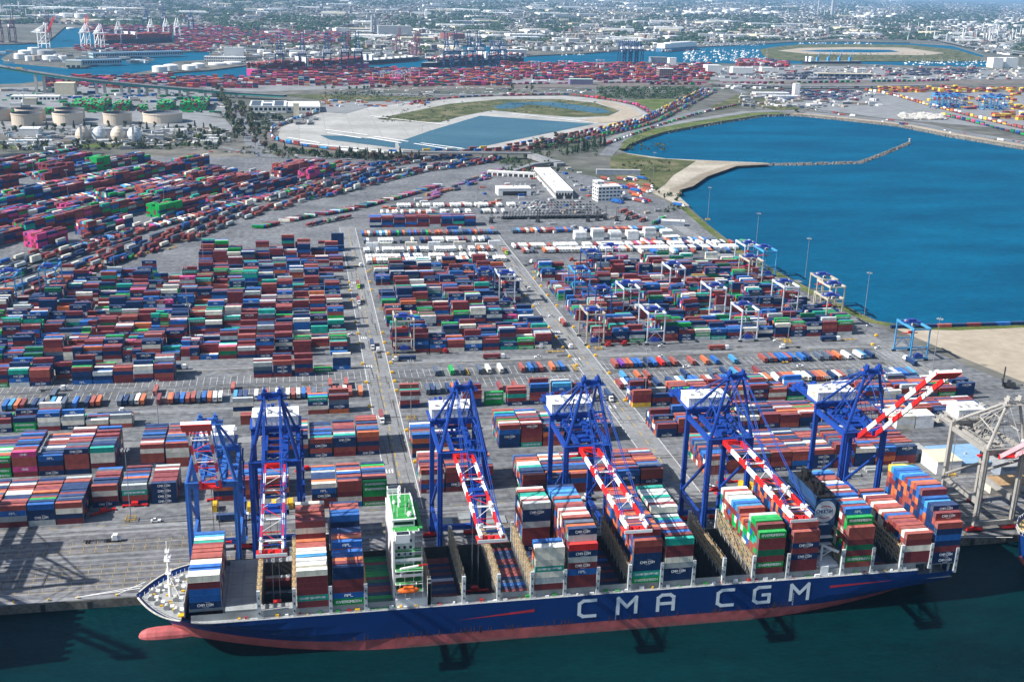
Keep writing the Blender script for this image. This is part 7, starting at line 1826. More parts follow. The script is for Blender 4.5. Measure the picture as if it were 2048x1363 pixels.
def tfield(x0, x1, y0, y1, n, lab, rmin=22, rmax=40):
    for _ in range(n):
        px, py = rt.uniform(x0, x1), rt.uniform(y0, y1); r = rt.uniform(rmin, rmax); tank(px, py, r, r * rt.uniform(.35, .55), rt.choice("ddf"), 'w', TL[lab], TL[lab].replace("tank", "tanks", 1))
tfield(1368, 1570, 18, 30, 26, "a", 30, 52); tfield(1700, 1790, 26, 36, 12, "a", 24, 40); tfield(1840, 2048, 36, 56, 36, "b", 20, 34); tfield(60, 900, 20, 60, 14, "c", 12, 22); tfield(1340, 1500, 60, 80, 0, "c"); tfield(1320, 1345, 22, 26, 2, "a", 30, 40)
# egg-shaped digesters
mb = MB(); mb.lathe(0, 0, [(8, -2), (10.8, 3.5), (11.8, 9), (10.5, 14.5), (7.5, 19), (3.5, 22), (0, 22.8)], 28); egg = mb.mesh("digester_egg", [m_tankb]); mb = MB(); mb.lathe(0, 0, [(8, -2), (10.8, 3.5), (11.8, 9), (10.5, 14.5), (7.5, 19), (3.5, 22), (0, 22.8)], 28); eggw = mb.mesh("digester_egg", [paint("digester_silver", (.50, .53, .55), rough=.4)])
for k, px in enumerate((167, 200, 237, 270)):
    x, y = P(px, 282); o = link("digester_egg", egg if k in (0, 2) else eggw, None, (x, y, .2)); for_tower = MB(); tag(o, ("beige egg-shaped digester with stair tower, leftmost of four", "white egg-shaped digester half behind a tree", "beige egg-shaped digester, third of four", "shiny white egg-shaped digester, rightmost of four")[k], "digester")
    if k in (0, 3):
        mb = MB(); mb.box(-1.6, 1.6, -15.5, -12.5, 0, 27); mb.box(-2, 2, -14, -2, 25.5, 26.2); mb.build("stair_tower", [m_conc if False else m_tankg], o)
    for_tower = None

# ------------------------------------------------------------------ buildings further off
def far_bld(name, label, cat, px, py, w, d, h, wall=None, roof=None, wins=0, stor=1, doors=0, rz=0, units=3): x, y = P(px, py); return building(name, label, cat, x, y + d / 2, w, d, h, rz, wall, roof, doors, wins, stor, units=units)
far_bld("factory", "flat-roofed factory with dark solar panels left of the rail loop", "factory", 536, 226, 70, 95, 13, wins=8, units=0, roof=m_roof_w)
far_bld("factory", "white flat-roofed factory annex with rooftop units by the rail loop", "factory", 603, 225, 72, 95, 11, wins=8, units=14)
mb = MB()
x, y = P(536, 226)
for i in range(3):
    for j in range(4):
        if (i, j) != (1, 2): mb.box(x - 32 + i * 22, x - 32 + i * 22 + 18, y + 6 + j * 22, y + 6 + j * 22 + 17, 13.55, 13.9)
tag(mb.build("solar_array", [paint("solar_panel", (.012, .02, .05), rough=.25)]), "dark solar panels spread over the factory roof", "solar array")
far_bld("factory_shed", "long low grey shed before the flat-roofed factory", "shed", 521, 234, 55, 12, 7, wall=m_tankg, roof=m_roof_g)
far_bld("concrete_tower", "pale concrete silo tower before the factory annex", "silo", 593, 236, 11, 12, 26, wall=m_roof_c, roof=m_roof_c, units=0)
far_bld("plant_building", "grey plant building behind the digesters with dark roof", "plant building", 228, 276, 72, 22, 14, wall=m_tankg, roof=m_roof_g, units=8); far_bld("plant_office", "low white roofed plant building left of the digesters", "plant building", 60, 288, 62, 10, 5, units=6); far_bld("plant_hall", "white sloped plant hall behind a small dome", "plant building", 58, 272, 30, 26, 11, units=2)
far_bld("plant_store", "small grey block beside the settling tanks", "plant building", 310, 283, 26, 16, 9, wall=m_tankg, roof=m_roof_g, units=2)
for k, (px, py, w) in enumerate(((355, 265, 40), (338, 264, 30), (430, 268, 22), (425, 277, 30), (438, 283, 34), (418, 288, 26))): far_bld("site_hut", "white site hut west of the avenue, %s from the tanks" % ORD[k], "hut", px, py, w, 9, 4.5, units=2)
# settling tanks: sunken rows
mb = MB()
for i in range(9):
    for j in range(3): x, y = P(98 + i * 7, 286); mb.box(x, x + 6, y + j * 24, y + j * 24 + 20, .3, .9)
tag(mb.build("settling_tanks", [m_dark]), "dark rows of open settling tanks beside the digesters", "settling tanks", kind="stuff")
mb = MB()
for i in range(9): x, y = P(14 + i * 21, 311); mb.rbox(x, y, .3, 1.0, 16, 40, -.5, 0)
tag(mb.build("lower_settling_tanks", [m_dark]), "dark slanted settling basins along the plant edge", "settling tanks", kind="stuff")
far_bld("terminal_shed", "white terminal shed with striped wall near green stacks", "shed", 70, 203, 92, 26, 10, wins=12, units=4); far_bld("terminal_kiosk", "beige block before the white terminal shed", "shed", 60, 210, 24, 16, 12, wall=m_wall_b, roof=m_roof_c, units=0)
far_bld("wedge_building", "pale wedge-shaped concrete building under the green bridge", "building", 130, 192, 40, 30, 26, wall=m_roof_c, roof=m_roof_c, units=0)
far_bld("silo_block", "tall white grain silo block on the channel spit", "silo", 468, 118, 60, 24, 34, units=8); far_bld("silo_offices", "white many-windowed warehouse below the silos", "warehouse", 450, 126, 120, 30, 17, wins=18, stor=2, units=4)
far_bld("pier_shed", "long pale blue pier shed with arched doors, further", "pier shed", 262, 120, 30, 300, 14, wall=paint("shed_blue", (.35, .46, .52), rough=.6), roof=m_roof_b, rz=-.98, wins=4, units=0); far_bld("pier_shed", "pale blue pier shed with cream front, nearer", "pier shed", 188, 133, 28, 130, 14, wall=paint("shed_blue", (.35, .46, .52)), roof=m_roof_b, rz=-.98, wins=4, units=0)
far_bld("pier_hall", "cream square-fronted pier building by a concrete tower", "pier building", 147, 135, 40, 20, 18, wall=m_roof_c, doors=3, units=0)
far_bld("transit_shed", "purple grey transit shed with pale green roof in the pink terminal", "shed", 1163, 170, 62, 24, 14, wall=paint("shed_purple", (.17, .15, .24), rough=.7), roof=paint("roof_mint", (.42, .56, .48), rough=.6), units=0); far_bld("transit_store", "white low store left of the purple grey shed", "shed", 1080, 168, 38, 14, 8, units=0)
far_bld("power_station", "grey ribbed power station with two chimneys", "power station", 790, 74, 150, 70, 46, wall=m_tankg, roof=m_roof_g, units=4)
for k, px in enumerate((744, 751)): x, y = P(px, 70); mb = MB(); mb.tube((0, 0, 0), (0, 0, 85), 7, 12, r2=5); tag(mb.build("chimney", [m_tankg], None, (x, y, 0)), "grey power station chimney, %s" % ("left", "right")[k], "chimney")
x, y = P(905, 80); mb = MB(); mb.lathe(0, 0, [(55, 0), (55, 28), (0, 30)], 28); tag(mb.build("rusty_tank", [paint("tank_rust", (.20, .07, .06), rough=.7)], None, (x, y, 0)), "dark rust-red cylindrical tank above the harbour ships", "storage tank")
far_bld("quay_shed", "cream long quay shed behind the moored bulk carrier", "shed", 860, 97, 260, 36, 12, wall=m_roof_c, roof=m_roof_w, rz=-.5, units=0); far_bld("grey_quay_shed", "grey gabled quay shed at the channel bend", "shed", 1030, 110, 86, 40, 17, wall=m_tankg, roof=m_roof_w, units=0)
far_bld("steel_shed", "long dark open steel shed in the far right lots", "shed", 1690, 156, 180, 30, 12, wall=m_steelw, roof=m_roof_c, wins=10, units=0); far_bld("white_hall", "white hall beside the red scrap heaps", "hall", 1428, 146, 44, 40, 22, units=0); far_bld("white_hall", "white hall with wide front, right of another white hall", "hall", 1485, 147, 66, 26, 17, units=2); far_bld("white_hall", "slanted white hall, rightmost of three", "hall", 1535, 145, 40, 24, 14, units=0); far_bld("office_cube", "white and glass office cube at the far lot corner", "office", 1722, 148, 30, 20, 16, wins=5, stor=3, units=2)
far_bld("coal_tower", "white tower block standing over low sheds", "tower", 1593, 196, 14, 14, 34, units=0); far_bld("depot_shed", "long white depot shed below the highway ramp", "shed", 1545, 192, 90, 24, 7, units=2); far_bld("depot_shed", "white depot shed beside the tower block", "shed", 1570, 198, 70, 18, 7, units=2)
far_bld("office_tower", "brown framed office block with trees in the pink terminal", "office", 1332, 160, 42, 30, 30, wall=paint("wall_brown", (.24, .17, .16)), wins=7, stor=5, units=2); far_bld("cargo_shed", "dark cargo shed with white conveyor by the channel", "shed", 1318, 126, 56, 30, 18, wall=m_steelw, roof=m_roof_g, units=0); far_bld("cement_silo", "white cement silo block right of the dark cargo shed", "silo", 1345, 134, 24, 22, 28, units=2)
for k, (px, py, w) in enumerate(((1995, 136, 40), (2022, 136, 50))): far_bld("silo_group", "white silo group at the channel head, %s" % ("left", "right")[k], "silo", px, py, w, 40, 34, units=3)
far_bld("church", "white church with a tall tower in the far city", "church", 845, 36, 60, 30, 14, wall=m_wall_w, roof=paint("roof_tile", (.35, .14, .08), rough=.8), units=0)
x, y = P(852, 36); mb = MB(); mb.box(-8, 8, -8, 8, 0, 48); mb.poly([(-8, -8, 48), (8, -8, 48), (0, 0, 62)]); mb.poly([(8, -8, 48), (8, 8, 48), (0, 0, 62)]); mb.poly([(8, 8, 48), (-8, 8, 48), (0, 0, 62)]); mb.poly([(-8, 8, 48), (-8, -8, 48), (0, 0, 62)]); tag(mb.build("church_tower", [m_wall_w], None, (x, y, 0)), "white pointed church tower in the far city", "tower")
rb = random.Random(91)
def north_y(px):
    pts = ((0, 50), (131, 50), (206, 55), (340, 64), (470, 64), (500, 98), (700, 108), (860, 108), (905, 88), (990, 86), (1050, 104), (1170, 95), (1280, 95), (1390, 90), (1530, 84), (1700, 80), (1830, 82), (1900, 86), (1960, 104), (2060, 118))
    for (a, b), (c, d) in zip(pts, pts[1:]):
        if a <= px <= c: return b + (d - b) * (px - a) / (c - a)
    return 50
WW = {'w': (m_wall_w, m_roof_w, "white"), 'c': (m_roof_c, m_roof_c, "cream"), 'g': (m_tankg, m_roof_g, "grey")}
wt = {}
ZN = [(900, 1350, 8, 92, 90, "in the city blocks beyond the channel"), (1360, 1700, 34, 76, 34, "below the white tank field"), (700, 1000, 46, 88, 30, "around the power station"), (0, 330, 14, 46, 24, "beyond the left harbour"), (1700, 2048, 52, 100, 40, "in the far right industrial quarter"), (300, 900, 2, 30, 36, "in the distant suburbs"), (1200, 2048, 2, 20, 46, "on the hazy horizon")]
WM = {}
for (xa, xb, ya, yb, n, zn) in ZN:
    for _ in range(n):
        px, py = rb.uniform(xa, xb), rb.uniform(ya, yb)
        if py > north_y(px) - 3: continue
        k = rb.choice("wwwcg"); sz = rb.choice((0, 1, 2)); key = (k, sz)
        if key not in WM:
            w, d, h = ((50, 34, 9), (90, 46, 10), (140, 60, 12))[sz]; mb = MB(); mb.box(-w / 2, w / 2, -d / 2, d / 2, 0, h, 0); mb.box(-w / 2 - .4, w / 2 + .4, -d / 2 - .4, d / 2 + .4, h, h + .8, 1)
            for q in range(6): xx = -w * .42 + q * w * .15; mb.box(xx, xx + 3, -d * .2 + (q % 3) * 6, -d * .2 + (q % 3) * 6 + 3, h + .8, h + 2.4, 2)
            for q in range(int(w / 12)): xx = -w / 2 + 6 + q * 12; mb.box(xx, xx + 5, -d / 2 - .1, -d / 2, 1, 5, 3)
            WM[key] = mb.mesh("city_warehouse", [WW[k][0], WW[k][1], m_bar, m_dark])
        x, y = P(px, py); o = link("city_warehouse", WM[key], None, (x, y, .1)); s = rb.uniform(.7, 1.3) * (1.0 if py > 30 else 1.6); o.scale = (s, s * rb.uniform(.8, 1.4), rb.uniform(.8, 1.5)); o.rotation_euler = (0, 0, rb.choice((0, .1, .55, -.2)))
        lb = "%s %s flat-roofed warehouse %s" % (("small", "long", "very large")[sz], WW[k][2], zn); tag(o, lb, "warehouse", lb.replace("warehouse", "warehouses", 1))
# the built-up plain: houses and street trees beyond counting
mb = MB(); mt = MB(); HC = [(.42, .40, .37), (.56, .55, .53), (.30, .28, .26), (.20, .20, .20), (.24, .14, .11), (.34, .29, .23), (.16, .17, .19), (.44, .41, .36), (.13, .13, .14)]
def octa(m, x, y, z, r, h, c):
    o = len(m.v); a = rb.uniform(0, 1.5)
    q = [(x + r * math.cos(a + i * 1.2566) * rb.uniform(.7, 1.2), y + r * math.sin(a + i * 1.2566) * rb.uniform(.7, 1.2), z + h * rb.uniform(.35, .6)) for i in range(5)]
    m.v.extend([(x + rb.uniform(-.3, .3) * r, y, z + h)] + q + [(x + (p[0] - x) * .6, y + (p[1] - y) * .6, z) for p in q])
    for i in range(5):
        j = (i + 1) % 5
        m.f.append((o, o + 1 + i, o + 1 + j)); m.m.append(0); m.c.append(c); m.f.append((o + 1 + i, o + 6 + i, o + 6 + j, o + 1 + j)); m.m.append(0); m.c.append(c)
from mathutils import noise as mn
for _ in range(24000):
    px = rb.uniform(-20, 2068); yn = north_y(max(0, min(2048, px))) - 2; py = yn * (1 - rb.random() ** 1.15) if False else rb.uniform(-8, yn)
    nv = mn.noise(Vector((px * .012, py * .05, 3.3))); nv2 = mn.noise(Vector((px * .005, py * .02, 9.1)))
    if py < -4 and px < 1100: pass
    hor = -68 + px * .027
    if py < hor + 9: continue
    x, y = P(px, py); dist = math.hypot(x, y)
    if dist > 30000: continue
    s = 1.0 + dist / 15000
    if nv > .02 and rb.random() < .72:
        g = rb.uniform(.7, 1.3); octa(mt, x, y, 0, rb.uniform(6, 12) * s, rb.uniform(7, 13) * (s * .5 + .5), (.030 * g, .052 * g, .022 * g)); continue
    if nv2 < -.35 and rb.random() < .6: continue
    c = rb.choice(HC); f = rb.uniform(.85, 1.1); c = tuple(v * f for v in c)
    w, d, h = rb.uniform(10, 22) * s, rb.uniform(9, 16) * s, rb.uniform(4, 8)
    if rb.random() < .06: h = rb.uniform(10, 22)
    if rb.random() < .05: w *= 2.6; d *= 1.8; c = (.60, .59, .58)
    mb.rbox(x, y, 0, h, w, d, rb.choice((0, .12, .12, .5)), 0, c, rb.choice(HC))
    if rb.random() < .7: g = rb.uniform(.7, 1.3); octa(mt, x + rb.uniform(-20, 20) * s, y - rb.uniform(6, 30) * s, 0, rb.uniform(4, 8) * s, rb.uniform(6, 11), (.032 * g, .054 * g, .024 * g))
tag(mb.build("city_houses", attr_mat("house_paints", rough=.8, scale=.01, var=.15)), "endless low houses and shops of the plain", "houses", kind="stuff")
tag(mt.build("city_trees", attr_mat("city_leaves", rough=.9, scale=.05, var=.4)), "street and garden trees all over the plain", "trees", kind="stuff")
# refinery columns and stacks
cm0 = MB(); cm0.tube((0, 0, 0), (0, 0, 1), 1, 10, r2=.8); colm = cm0.mesh("refinery_column", [m_tankg]); cm1 = MB(); cm1.tube((0, 0, 0), (0, 0, 1), 1, 10, r2=.8); colw = cm1.mesh("refinery_column", [m_tankw])
for (x0, x1, y0, y1, n, zn) in ((1960, 2048, 58, 86, 44, "in the far right refinery"), (1560, 1780, 12, 34, 34, "in the upper refinery"), (1800, 1960, 60, 80, 14, "beside the freeway"), (0, 120, 12, 36, 20, "beyond the left harbour")):
    for _ in range(n):
        px, py = rb.uniform(x0, x1), rb.uniform(y0, y1); x, y = P(px, py); o = link("refinery_column", rb.choice((colm, colm, colw)), None, (x, y, 0)); r = rb.uniform(1.5, 3.6); o.scale = (r, r, rb.uniform(18, 62)); lb = "slim pale refinery column %s" % zn; tag(o, lb, "refinery column", lb.replace("column", "columns", 1))
for k, (px, py, r, h) in enumerate(((1663, 32, 15, 150), (1636, 24, 9, 130), (1835, 66, 3, 70), (1893, 84, 7, 46))):
    x, y = P(px, py); o = link("chimney", colm, None, (x, y, 0)); o.scale = (r, r, h); tag(o, ("thick dark tower stack in the upper refinery", "tall stack left of the thick dark tower", "thin white mast in the right plain", "square grey bridge tower by the freeway")[k], "chimney")

# ------------------------------------------------------------------ bridge, overpass, viaducts
def PY(px, py, Y):
    d = CR * ((px - 1024) / FPX) - CU * ((py - 681.5) / FPX) + CF; t = Y / d.y; return Vector((d.x * t, Y, CAM_H + d.z * t))
m_teal = paint("bridge_teal", (.03, .20, .19), rough=.5, var=.15); m_pier = paint("pier_concrete", (.42, .40, .36), rough=.8, var=.15)
br = thing("road_bridge", "long teal girder bridge on paired concrete piers, sloping down to right", "bridge", (0, 0, 0))
dk = [PY(-70, 121, 2660), PY(0, 132, 2625), PY(78, 145, 2600), PY(140, 154, 2580), PY(200, 161, 2572), PY(250, 166, 2565), PY(285, 169, 2560), PY(325, 172.5, 2552), PY(367, 176, 2545), PY(418, 180, 2538), PY(480, 185, 2520), PY(570, 190, 2470)]
mg, mr_ = MB(), MB()
for a, b in zip(dk, dk[1:]):
    d = (b - a).normalized(); n = Vector((-d.y, d.x, 0)).normalized() * 11
    for s in (-1, 1): mg.beam(a + n * s * .8 - Vector((0, 0, 2.8)), b + n * s * .8 - Vector((0, 0, 2.8)), .8, 4.2)
    mr_.poly([a - n, b - n, b + n, a + n]); 
    for s in (-1, 1): mr_.beam(a + n * s + Vector((0, 0, .5)), b + n * s + Vector((0, 0, .5)), .4, 1.0)
mg.build("girder", [m_teal], br); mr_.build("bridge_deck", [m_road], br)
pr0 = MB(); pr0.box(-4, 4, -3, 3, 0, 1); prm = pr0.mesh("pier", [m_pier])
for i in range(2, 11):
    p = dk[i]
    for s in (-8, 8): q = link("pier", prm, br, (p.x + s, p.y + s * .2, 0)); q.scale = (.7, .8, max(2, p.z - 4.5))
for k in range(12):
    f = R.uniform(0, 10.9); i = int(f); p = dk[i].lerp(dk[i + 1], f - i); o = link("parked_car", CARS[R.choice(("white", "silver", "red", "black"))], None, (p.x, p.y - 3, p.z + .1)); tag(o, "small car driving on the teal bridge", "car", "cars on the teal bridge"); o.rotation_euler = (0, 0, -.1)
p = dk[1].lerp(dk[2], .5); o = link("semi_truck_far", tbox('y'), None, (p.x, p.y - 4, p.z)); o.name = "bridge_truck"; tag(o, "yellow box truck on the left end of the teal bridge", "truck")
ov = thing("overpass", "pale concrete road overpass crossing the rail tracks on pillars", "overpass", (0, 0, 0))
a = Vector((*P(806, 316), 8.5)); b = Vector((*P(1062, 318), 8.5))
mb = MB(); mb.beam(a, b, 15, 1.5); d = (b - a).normalized(); n = Vector((-d.y, d.x, 0)) * 7.4
for s in (-1, 1): mb.beam(a + n * s + Vector((0, 0, 1.2)), b + n * s + Vector((0, 0, 1.2)), .4, 1.1)
mb.build("bridge_deck", [m_conc], ov)
for f in (.18, .42, .62, .82):
    for s in (-.6, 0, .6): q = a.lerp(b, f) + n * s; mb = MB(); mb.box(-.9, .9, -.9, .9, 0, 7.8); mb.build("pier", [m_pier], ov, (q.x, q.y, 0))
mb = MB(); e = Vector((*P(1122, 333), 2.0)); mb.beam(b + Vector((0, -4, -3)), e, 16, 6); mb.build("ramp", [m_conc], ov)
mb = MB(); e0 = Vector((*P(1015, 346), .6)); e1 = Vector((*P(1065, 334), 3.5)); e2 = Vector((*P(1120, 330), 5.0)); mb.beam(e0, e1, 9, 3); mb.beam(e1, e2, 9, 3.2); mb.build("access_ramp", [m_conc], ov)
for nm, lb, pts, h, w in (("viaduct", "white freeway viaduct curving over the far right plain", (( 1880, 84), (1930, 95), (1990, 104), (2080, 118)), 10, 22), ("viaduct", "second freeway viaduct above and right of the first", ((1930, 96), (1985, 88), (2080, 88)), 14, 14), ("viaduct", "lower right freeway viaduct on tall pillars", ((1960, 100), (2010, 106), (2080, 117)), 16, 16), ("viaduct", "curved elevated road left of the power station", ((680, 66), (740, 69), (790, 76), (770, 84)), 12, 16), ("viaduct", "flat grey highway viaduct over the far rail underpass", ((1420, 172), (1600, 177), (1860, 176)), 7, 24)):
    v = thing(nm, lb, "viaduct", (0, 0, 0)); path = smooth_path(G(*pts), 6); mb = MB()
    for a, b in zip(path, path[1:]): mb.beam((*a, h), (*b, h), w, 2.2)
    mb.build("bridge_deck", [m_conc], v); mb = MB()
    for q in path[1::2]: mb.box(q[0] - 1.5, q[0] + 1.5, q[1] - 1.5, q[1] + 1.5, 0, h - 1)
    mb.build("piers", [m_pier], v)

# ------------------------------------------------------------------ far terminals
mb = MB()
def cargo(x0, x1, y0, y1, pal, hlo, hhi, dens, seed, rowgap=26, depth=4):
    rnd = random.Random(seed)
    py = y0
    ws = []
    (xa, ya), (xb, yb) = P(x0, y1), P(x1, y1); _, yt = P((x0 + x1) / 2, y0)
    Y = ya
    while Y < yt:
        h = rnd.uniform(hlo, hhi); X = P(x0, y1)[0] - 200
        while X < xb + 600:
            if rnd.random() < .3: h = rnd.uniform(hlo, hhi)
            px, pyy = seen(X, Y)
            if x0 < px < x1 and y0 < pyy < y1 and rnd.random() < dens:
                dp = depth * 2.6; n = int(round(h + rnd.uniform(-.6, .6)))
                for t in range(n):
                    c = CC[wpick(rnd, pal)][0]; mb.rbox(X, Y, .3 + t * 2.75, .3 + t * 2.75 + 2.7, 12.1, dp, 0, 0, c, roofc(c))
            X += 13.4
        Y += rowgap * rnd.uniform(.85, 1.2)
cargo(90, 520, 156, 178, PAL_PINK, 2, 5, .62, 1); cargo(500, 1020, 140, 172, PAL_PINK, 2, 5, .68, 2, 24); cargo(1000, 1420, 130, 162, PAL_PINK, 2, 5, .58, 3, 27)
cargo(180, 480, 56, 66, PAL_PINK, 3, 6, .8, 4, 40, 6); cargo(350, 680, 64, 92, PAL_PINK, 2, 5, .8, 5, 34, 5); cargo(150, 420, 92, 103, PAL_PINK, 1, 4, .7, 6, 30); cargo(640, 700, 66, 82, PAL_PINK, 1, 3, .6, 7, 40)
cargo(1475, 1545, 124, 133, PAL_PINK, 4, 5, .9, 8, 16, 5); cargo(1553, 1575, 127, 135, PAL_PINK, 3, 4, .9, 9, 14)
PY_ = [('y', 30), ('o', 14), ('m', 22), ('r', 12), ('n', 6), ('w', 4)]
cargo(1760, 2048, 178, 186, PY_, 2, 4, .55, 10, 26); cargo(1860, 2048, 190, 206, PY_, 1, 3.5, .4, 11, 40); cargo(1900, 2048, 208, 222, PY_, 1, 3, .45, 12, 34); cargo(1980, 2060, 232, 242, PY_, 2, 4, .5, 13, 20)
cargo(1560, 1720, 182, 202, [('h', 10), ('n', 5), ('m', 5)], 1, 1.6, .75, 14, 14, 3)
GB = [(138, 208, 222, 9, 5), (228, 256, 222, 6, 5), (276, 292, 222, 3, 3), (315, 346, 221, 7, 5), (362, 412, 221, 9, 5.5), (16, 33, 229, 2, 4), (34, 63, 229, 2, 3.6), (80, 114, 229, 2, 4)]
rg = random.Random(5)
for (a, b, y, rows, h) in GB:
    (xa, ya), (xb, yb) = P(a, y), P(b, y); X = xa
    while X < xb:
        for r in range(rows):
            n = int(round(h + rg.uniform(-1.2, .5)))
            for t in range(n): c = CC[wpick(rg, PAL_GREEN)][0]; mb.rbox(X, ya + r * 13, .3 + t * 2.75, .3 + t * 2.75 + 2.7, 12.1, 2.44, math.pi / 2, 0, c, roofc(c))
        X += 2.9
for k in range(60):
    x, y = P(rg.uniform(120, 440), rg.choice((225, 226, 212, 205))); c = CC[wpick(rg, PAL_GREEN)][0]; mb.rbox(x, y, 1.2, 3.9, 12.1, 2.44, rg.choice((0, math.pi / 2)), 0, c, roofc(c))
for k in range(80):
    x, y = P(rg.uniform(330, 440), 205 + rg.uniform(-18, 18)); c = (.5, .5, .5)
tag(mb.build("distant_containers", m_boxes), "pink and green masses of stacked containers in the far terminals", "containers", kind="stuff")

# far cranes in simple form: portal, apex, house, boom
def far_crane(body, boomm, up):
    t = thing("harbour_crane", "", "crane", (0, 0, 0), 0, "cranes of the far terminals"); mb = MB()
    for sx in (-1, 1):
        for y in (0, 30): mb.beam((sx * 10, y, 0), (sx * 10, y, 52), 2.4, 2.4)
        mb.beam((sx * 10, 0, 15), (sx * 10, 30, 15), 1.8, 2.4); mb.beam((sx * 10, 0, 51), (sx * 10, 30, 51), 2, 2.6); mb.beam((sx * 10, 30, 16), (sx * 10, 0, 46), 1.6)
        mb.beam((sx * 9, 0, 52), (sx * 3, 0, 80), 1.8); mb.beam((sx * 8, 30, 52), (sx * 3, 1, 80), 1.4); mb.beam((sx * 3, 1, 80), (sx * 4, 52, 52), .9)
    for y in (0, 30): mb.beam((-10, y, 51), (10, y, 51), 2.2, 3); mb.beam((-10, y, 4), (10, y, 4), 2, 2.6)
    for sx in (-1, 1): mb.beam((sx * 4, -2, 51), (sx * 4, 56, 51), 1.4, 2.4)
    link("portal", mb.mesh("portal", [body]), t); mb = MB(); mb.box(-8, 8, 20, 36, 54, 61); link("machinery_house", mb.mesh("machinery_house", [m_cwhite]), t)
    mb = MB()
    for sx in (-1, 1): mb.box(sx * 4 - 1, sx * 4 + 1, -58, 0, -1.2, 1.4)
    for k in range(6): mb.box(-4, 4, -k * 10 - 4, -k * 10 - 3, -.5, .7)
    o = link("boom", mb.mesh("boom", [boomm]), t, (0, -2, 51)); o.rotation_euler = (-math.radians(up), 0, 0)
    return t
FC = {}
m_cbd = paint("crane_navy", (.015, .045, .12), rough=.5)
def fcrane(px, py, kind, up, rz, lab, s=1.0):
    key = (kind, up)
    body, bm_ = {'w': (m_cwhite, m_cwhite), 'r': (m_cwhite, m_cred), 'n': (m_cbd, m_cbd), 'm': (paint("crane_maroon", (.16, .05, .07)),) * 2, 'b': (m_cblue, m_cblue)}[kind]
    x, y = P(px, py)
    if key not in FC: o = FC[key] = far_crane(body, bm_, up); o.location = (x, y, .3); o.rotation_euler = (0, 0, rz); o["label"] = lab
    else: o = copy_tree(FC[key], (x, y, .3), rz, lab)
    o.scale = (s, s, s)
for k, (px, py, kd, up, rz) in enumerate(((97, 97, 'r', 60, 1.2), (176, 96, 'r', 78, 2.9), (204, 98, 'w', 0, 2.9), (240, 88, 'w', 0, 3.1), (304, 82, 'w', 0, 3.1), (334, 80, 'w', 0, 3.1), (356, 78, 'w', 0, 3.1), (294, 64, 'n', 70, 3.1), (330, 62, 'n', 70, 3.1), (384, 64, 'n', 72, 3.1), (28, 86, 'm', 80, .4), (98, 80, 'm', 80, .4), (2, 86, 'm', 80, .4))): fcrane(px, py, kd, up, rz, "%s crane in the left harbour, %s" % ({'r': "white and red-boomed", 'w': "white", 'n': "dark blue raised-boom", 'm': "maroon raised-boom"}[kd], ("nearest the left basin", "at the dark ship's stern", "beside the ship's stern", "at the dark ship's middle", "at the ship's bow, first", "at the ship's bow, second", "at the ship's bow, third", "behind the ship, first", "behind the ship, second", "behind the ship, third", "on the left quay", "beyond the slip", "at the left edge")[k]))
for k, (px, py, up) in enumerate(((560, 146, 68), (606, 146, 68), (655, 144, 68), (690, 142, 68), (716, 140, 68))): fcrane(px, py, 'n', up, math.pi, "dark blue crane with raised boom over the pink ship, %s from left" % ORD[k], 1.0)
for k, (px, py, up) in enumerate(((893, 138, 72), (912, 137, 72), (938, 136, 72), (958, 135, 72), (985, 134, 30), (1003, 133, 30))): fcrane(px, py, 'n', up, math.pi, "blue crane over the second pink-laden ship, %s from left" % ORD[k], 1.0)
for k, px in enumerate((1240, 1252, 1264, 1276)): fcrane(px, 127, 'n', 30, math.pi, "dark blue crane by the blue channel, %s in a tight group" % ORD[k], .9)
for k, (px, py) in enumerate(((797, 106), (830, 112), (836, 116), (697, 118))): fcrane(px, py, 'm', 80, 0.5, "rust-brown quay crane by the bulk carrier, %s" % ORD[k], .8)
for k in range(16):
    x, y = P(1872 + (k % 8) * 6.6 + (82 if k >= 10 else 0), 212 + (k % 3) * 2.5 + (3 if k >= 10 else 0))
    copy_tree(protos[('b', True)], (x, y, .3), 1.57 if k % 2 else 0, "sky blue yard gantry parked in a %s, far right terminal" % ("dense group" if k < 10 else "smaller group")).scale = (1.15, 1.15, 1.15)
for k, (px, py) in enumerate(((795, 162), (812, 160), (830, 160), (770, 163), (776, 162), (755, 166), (800, 166), (1125, 138), (1200, 136), (1070, 140))): copy_tree(protos[('w', False)], (*P(px, py), .3), 1.57, "grey white yard gantry among pink containers in the far terminal")

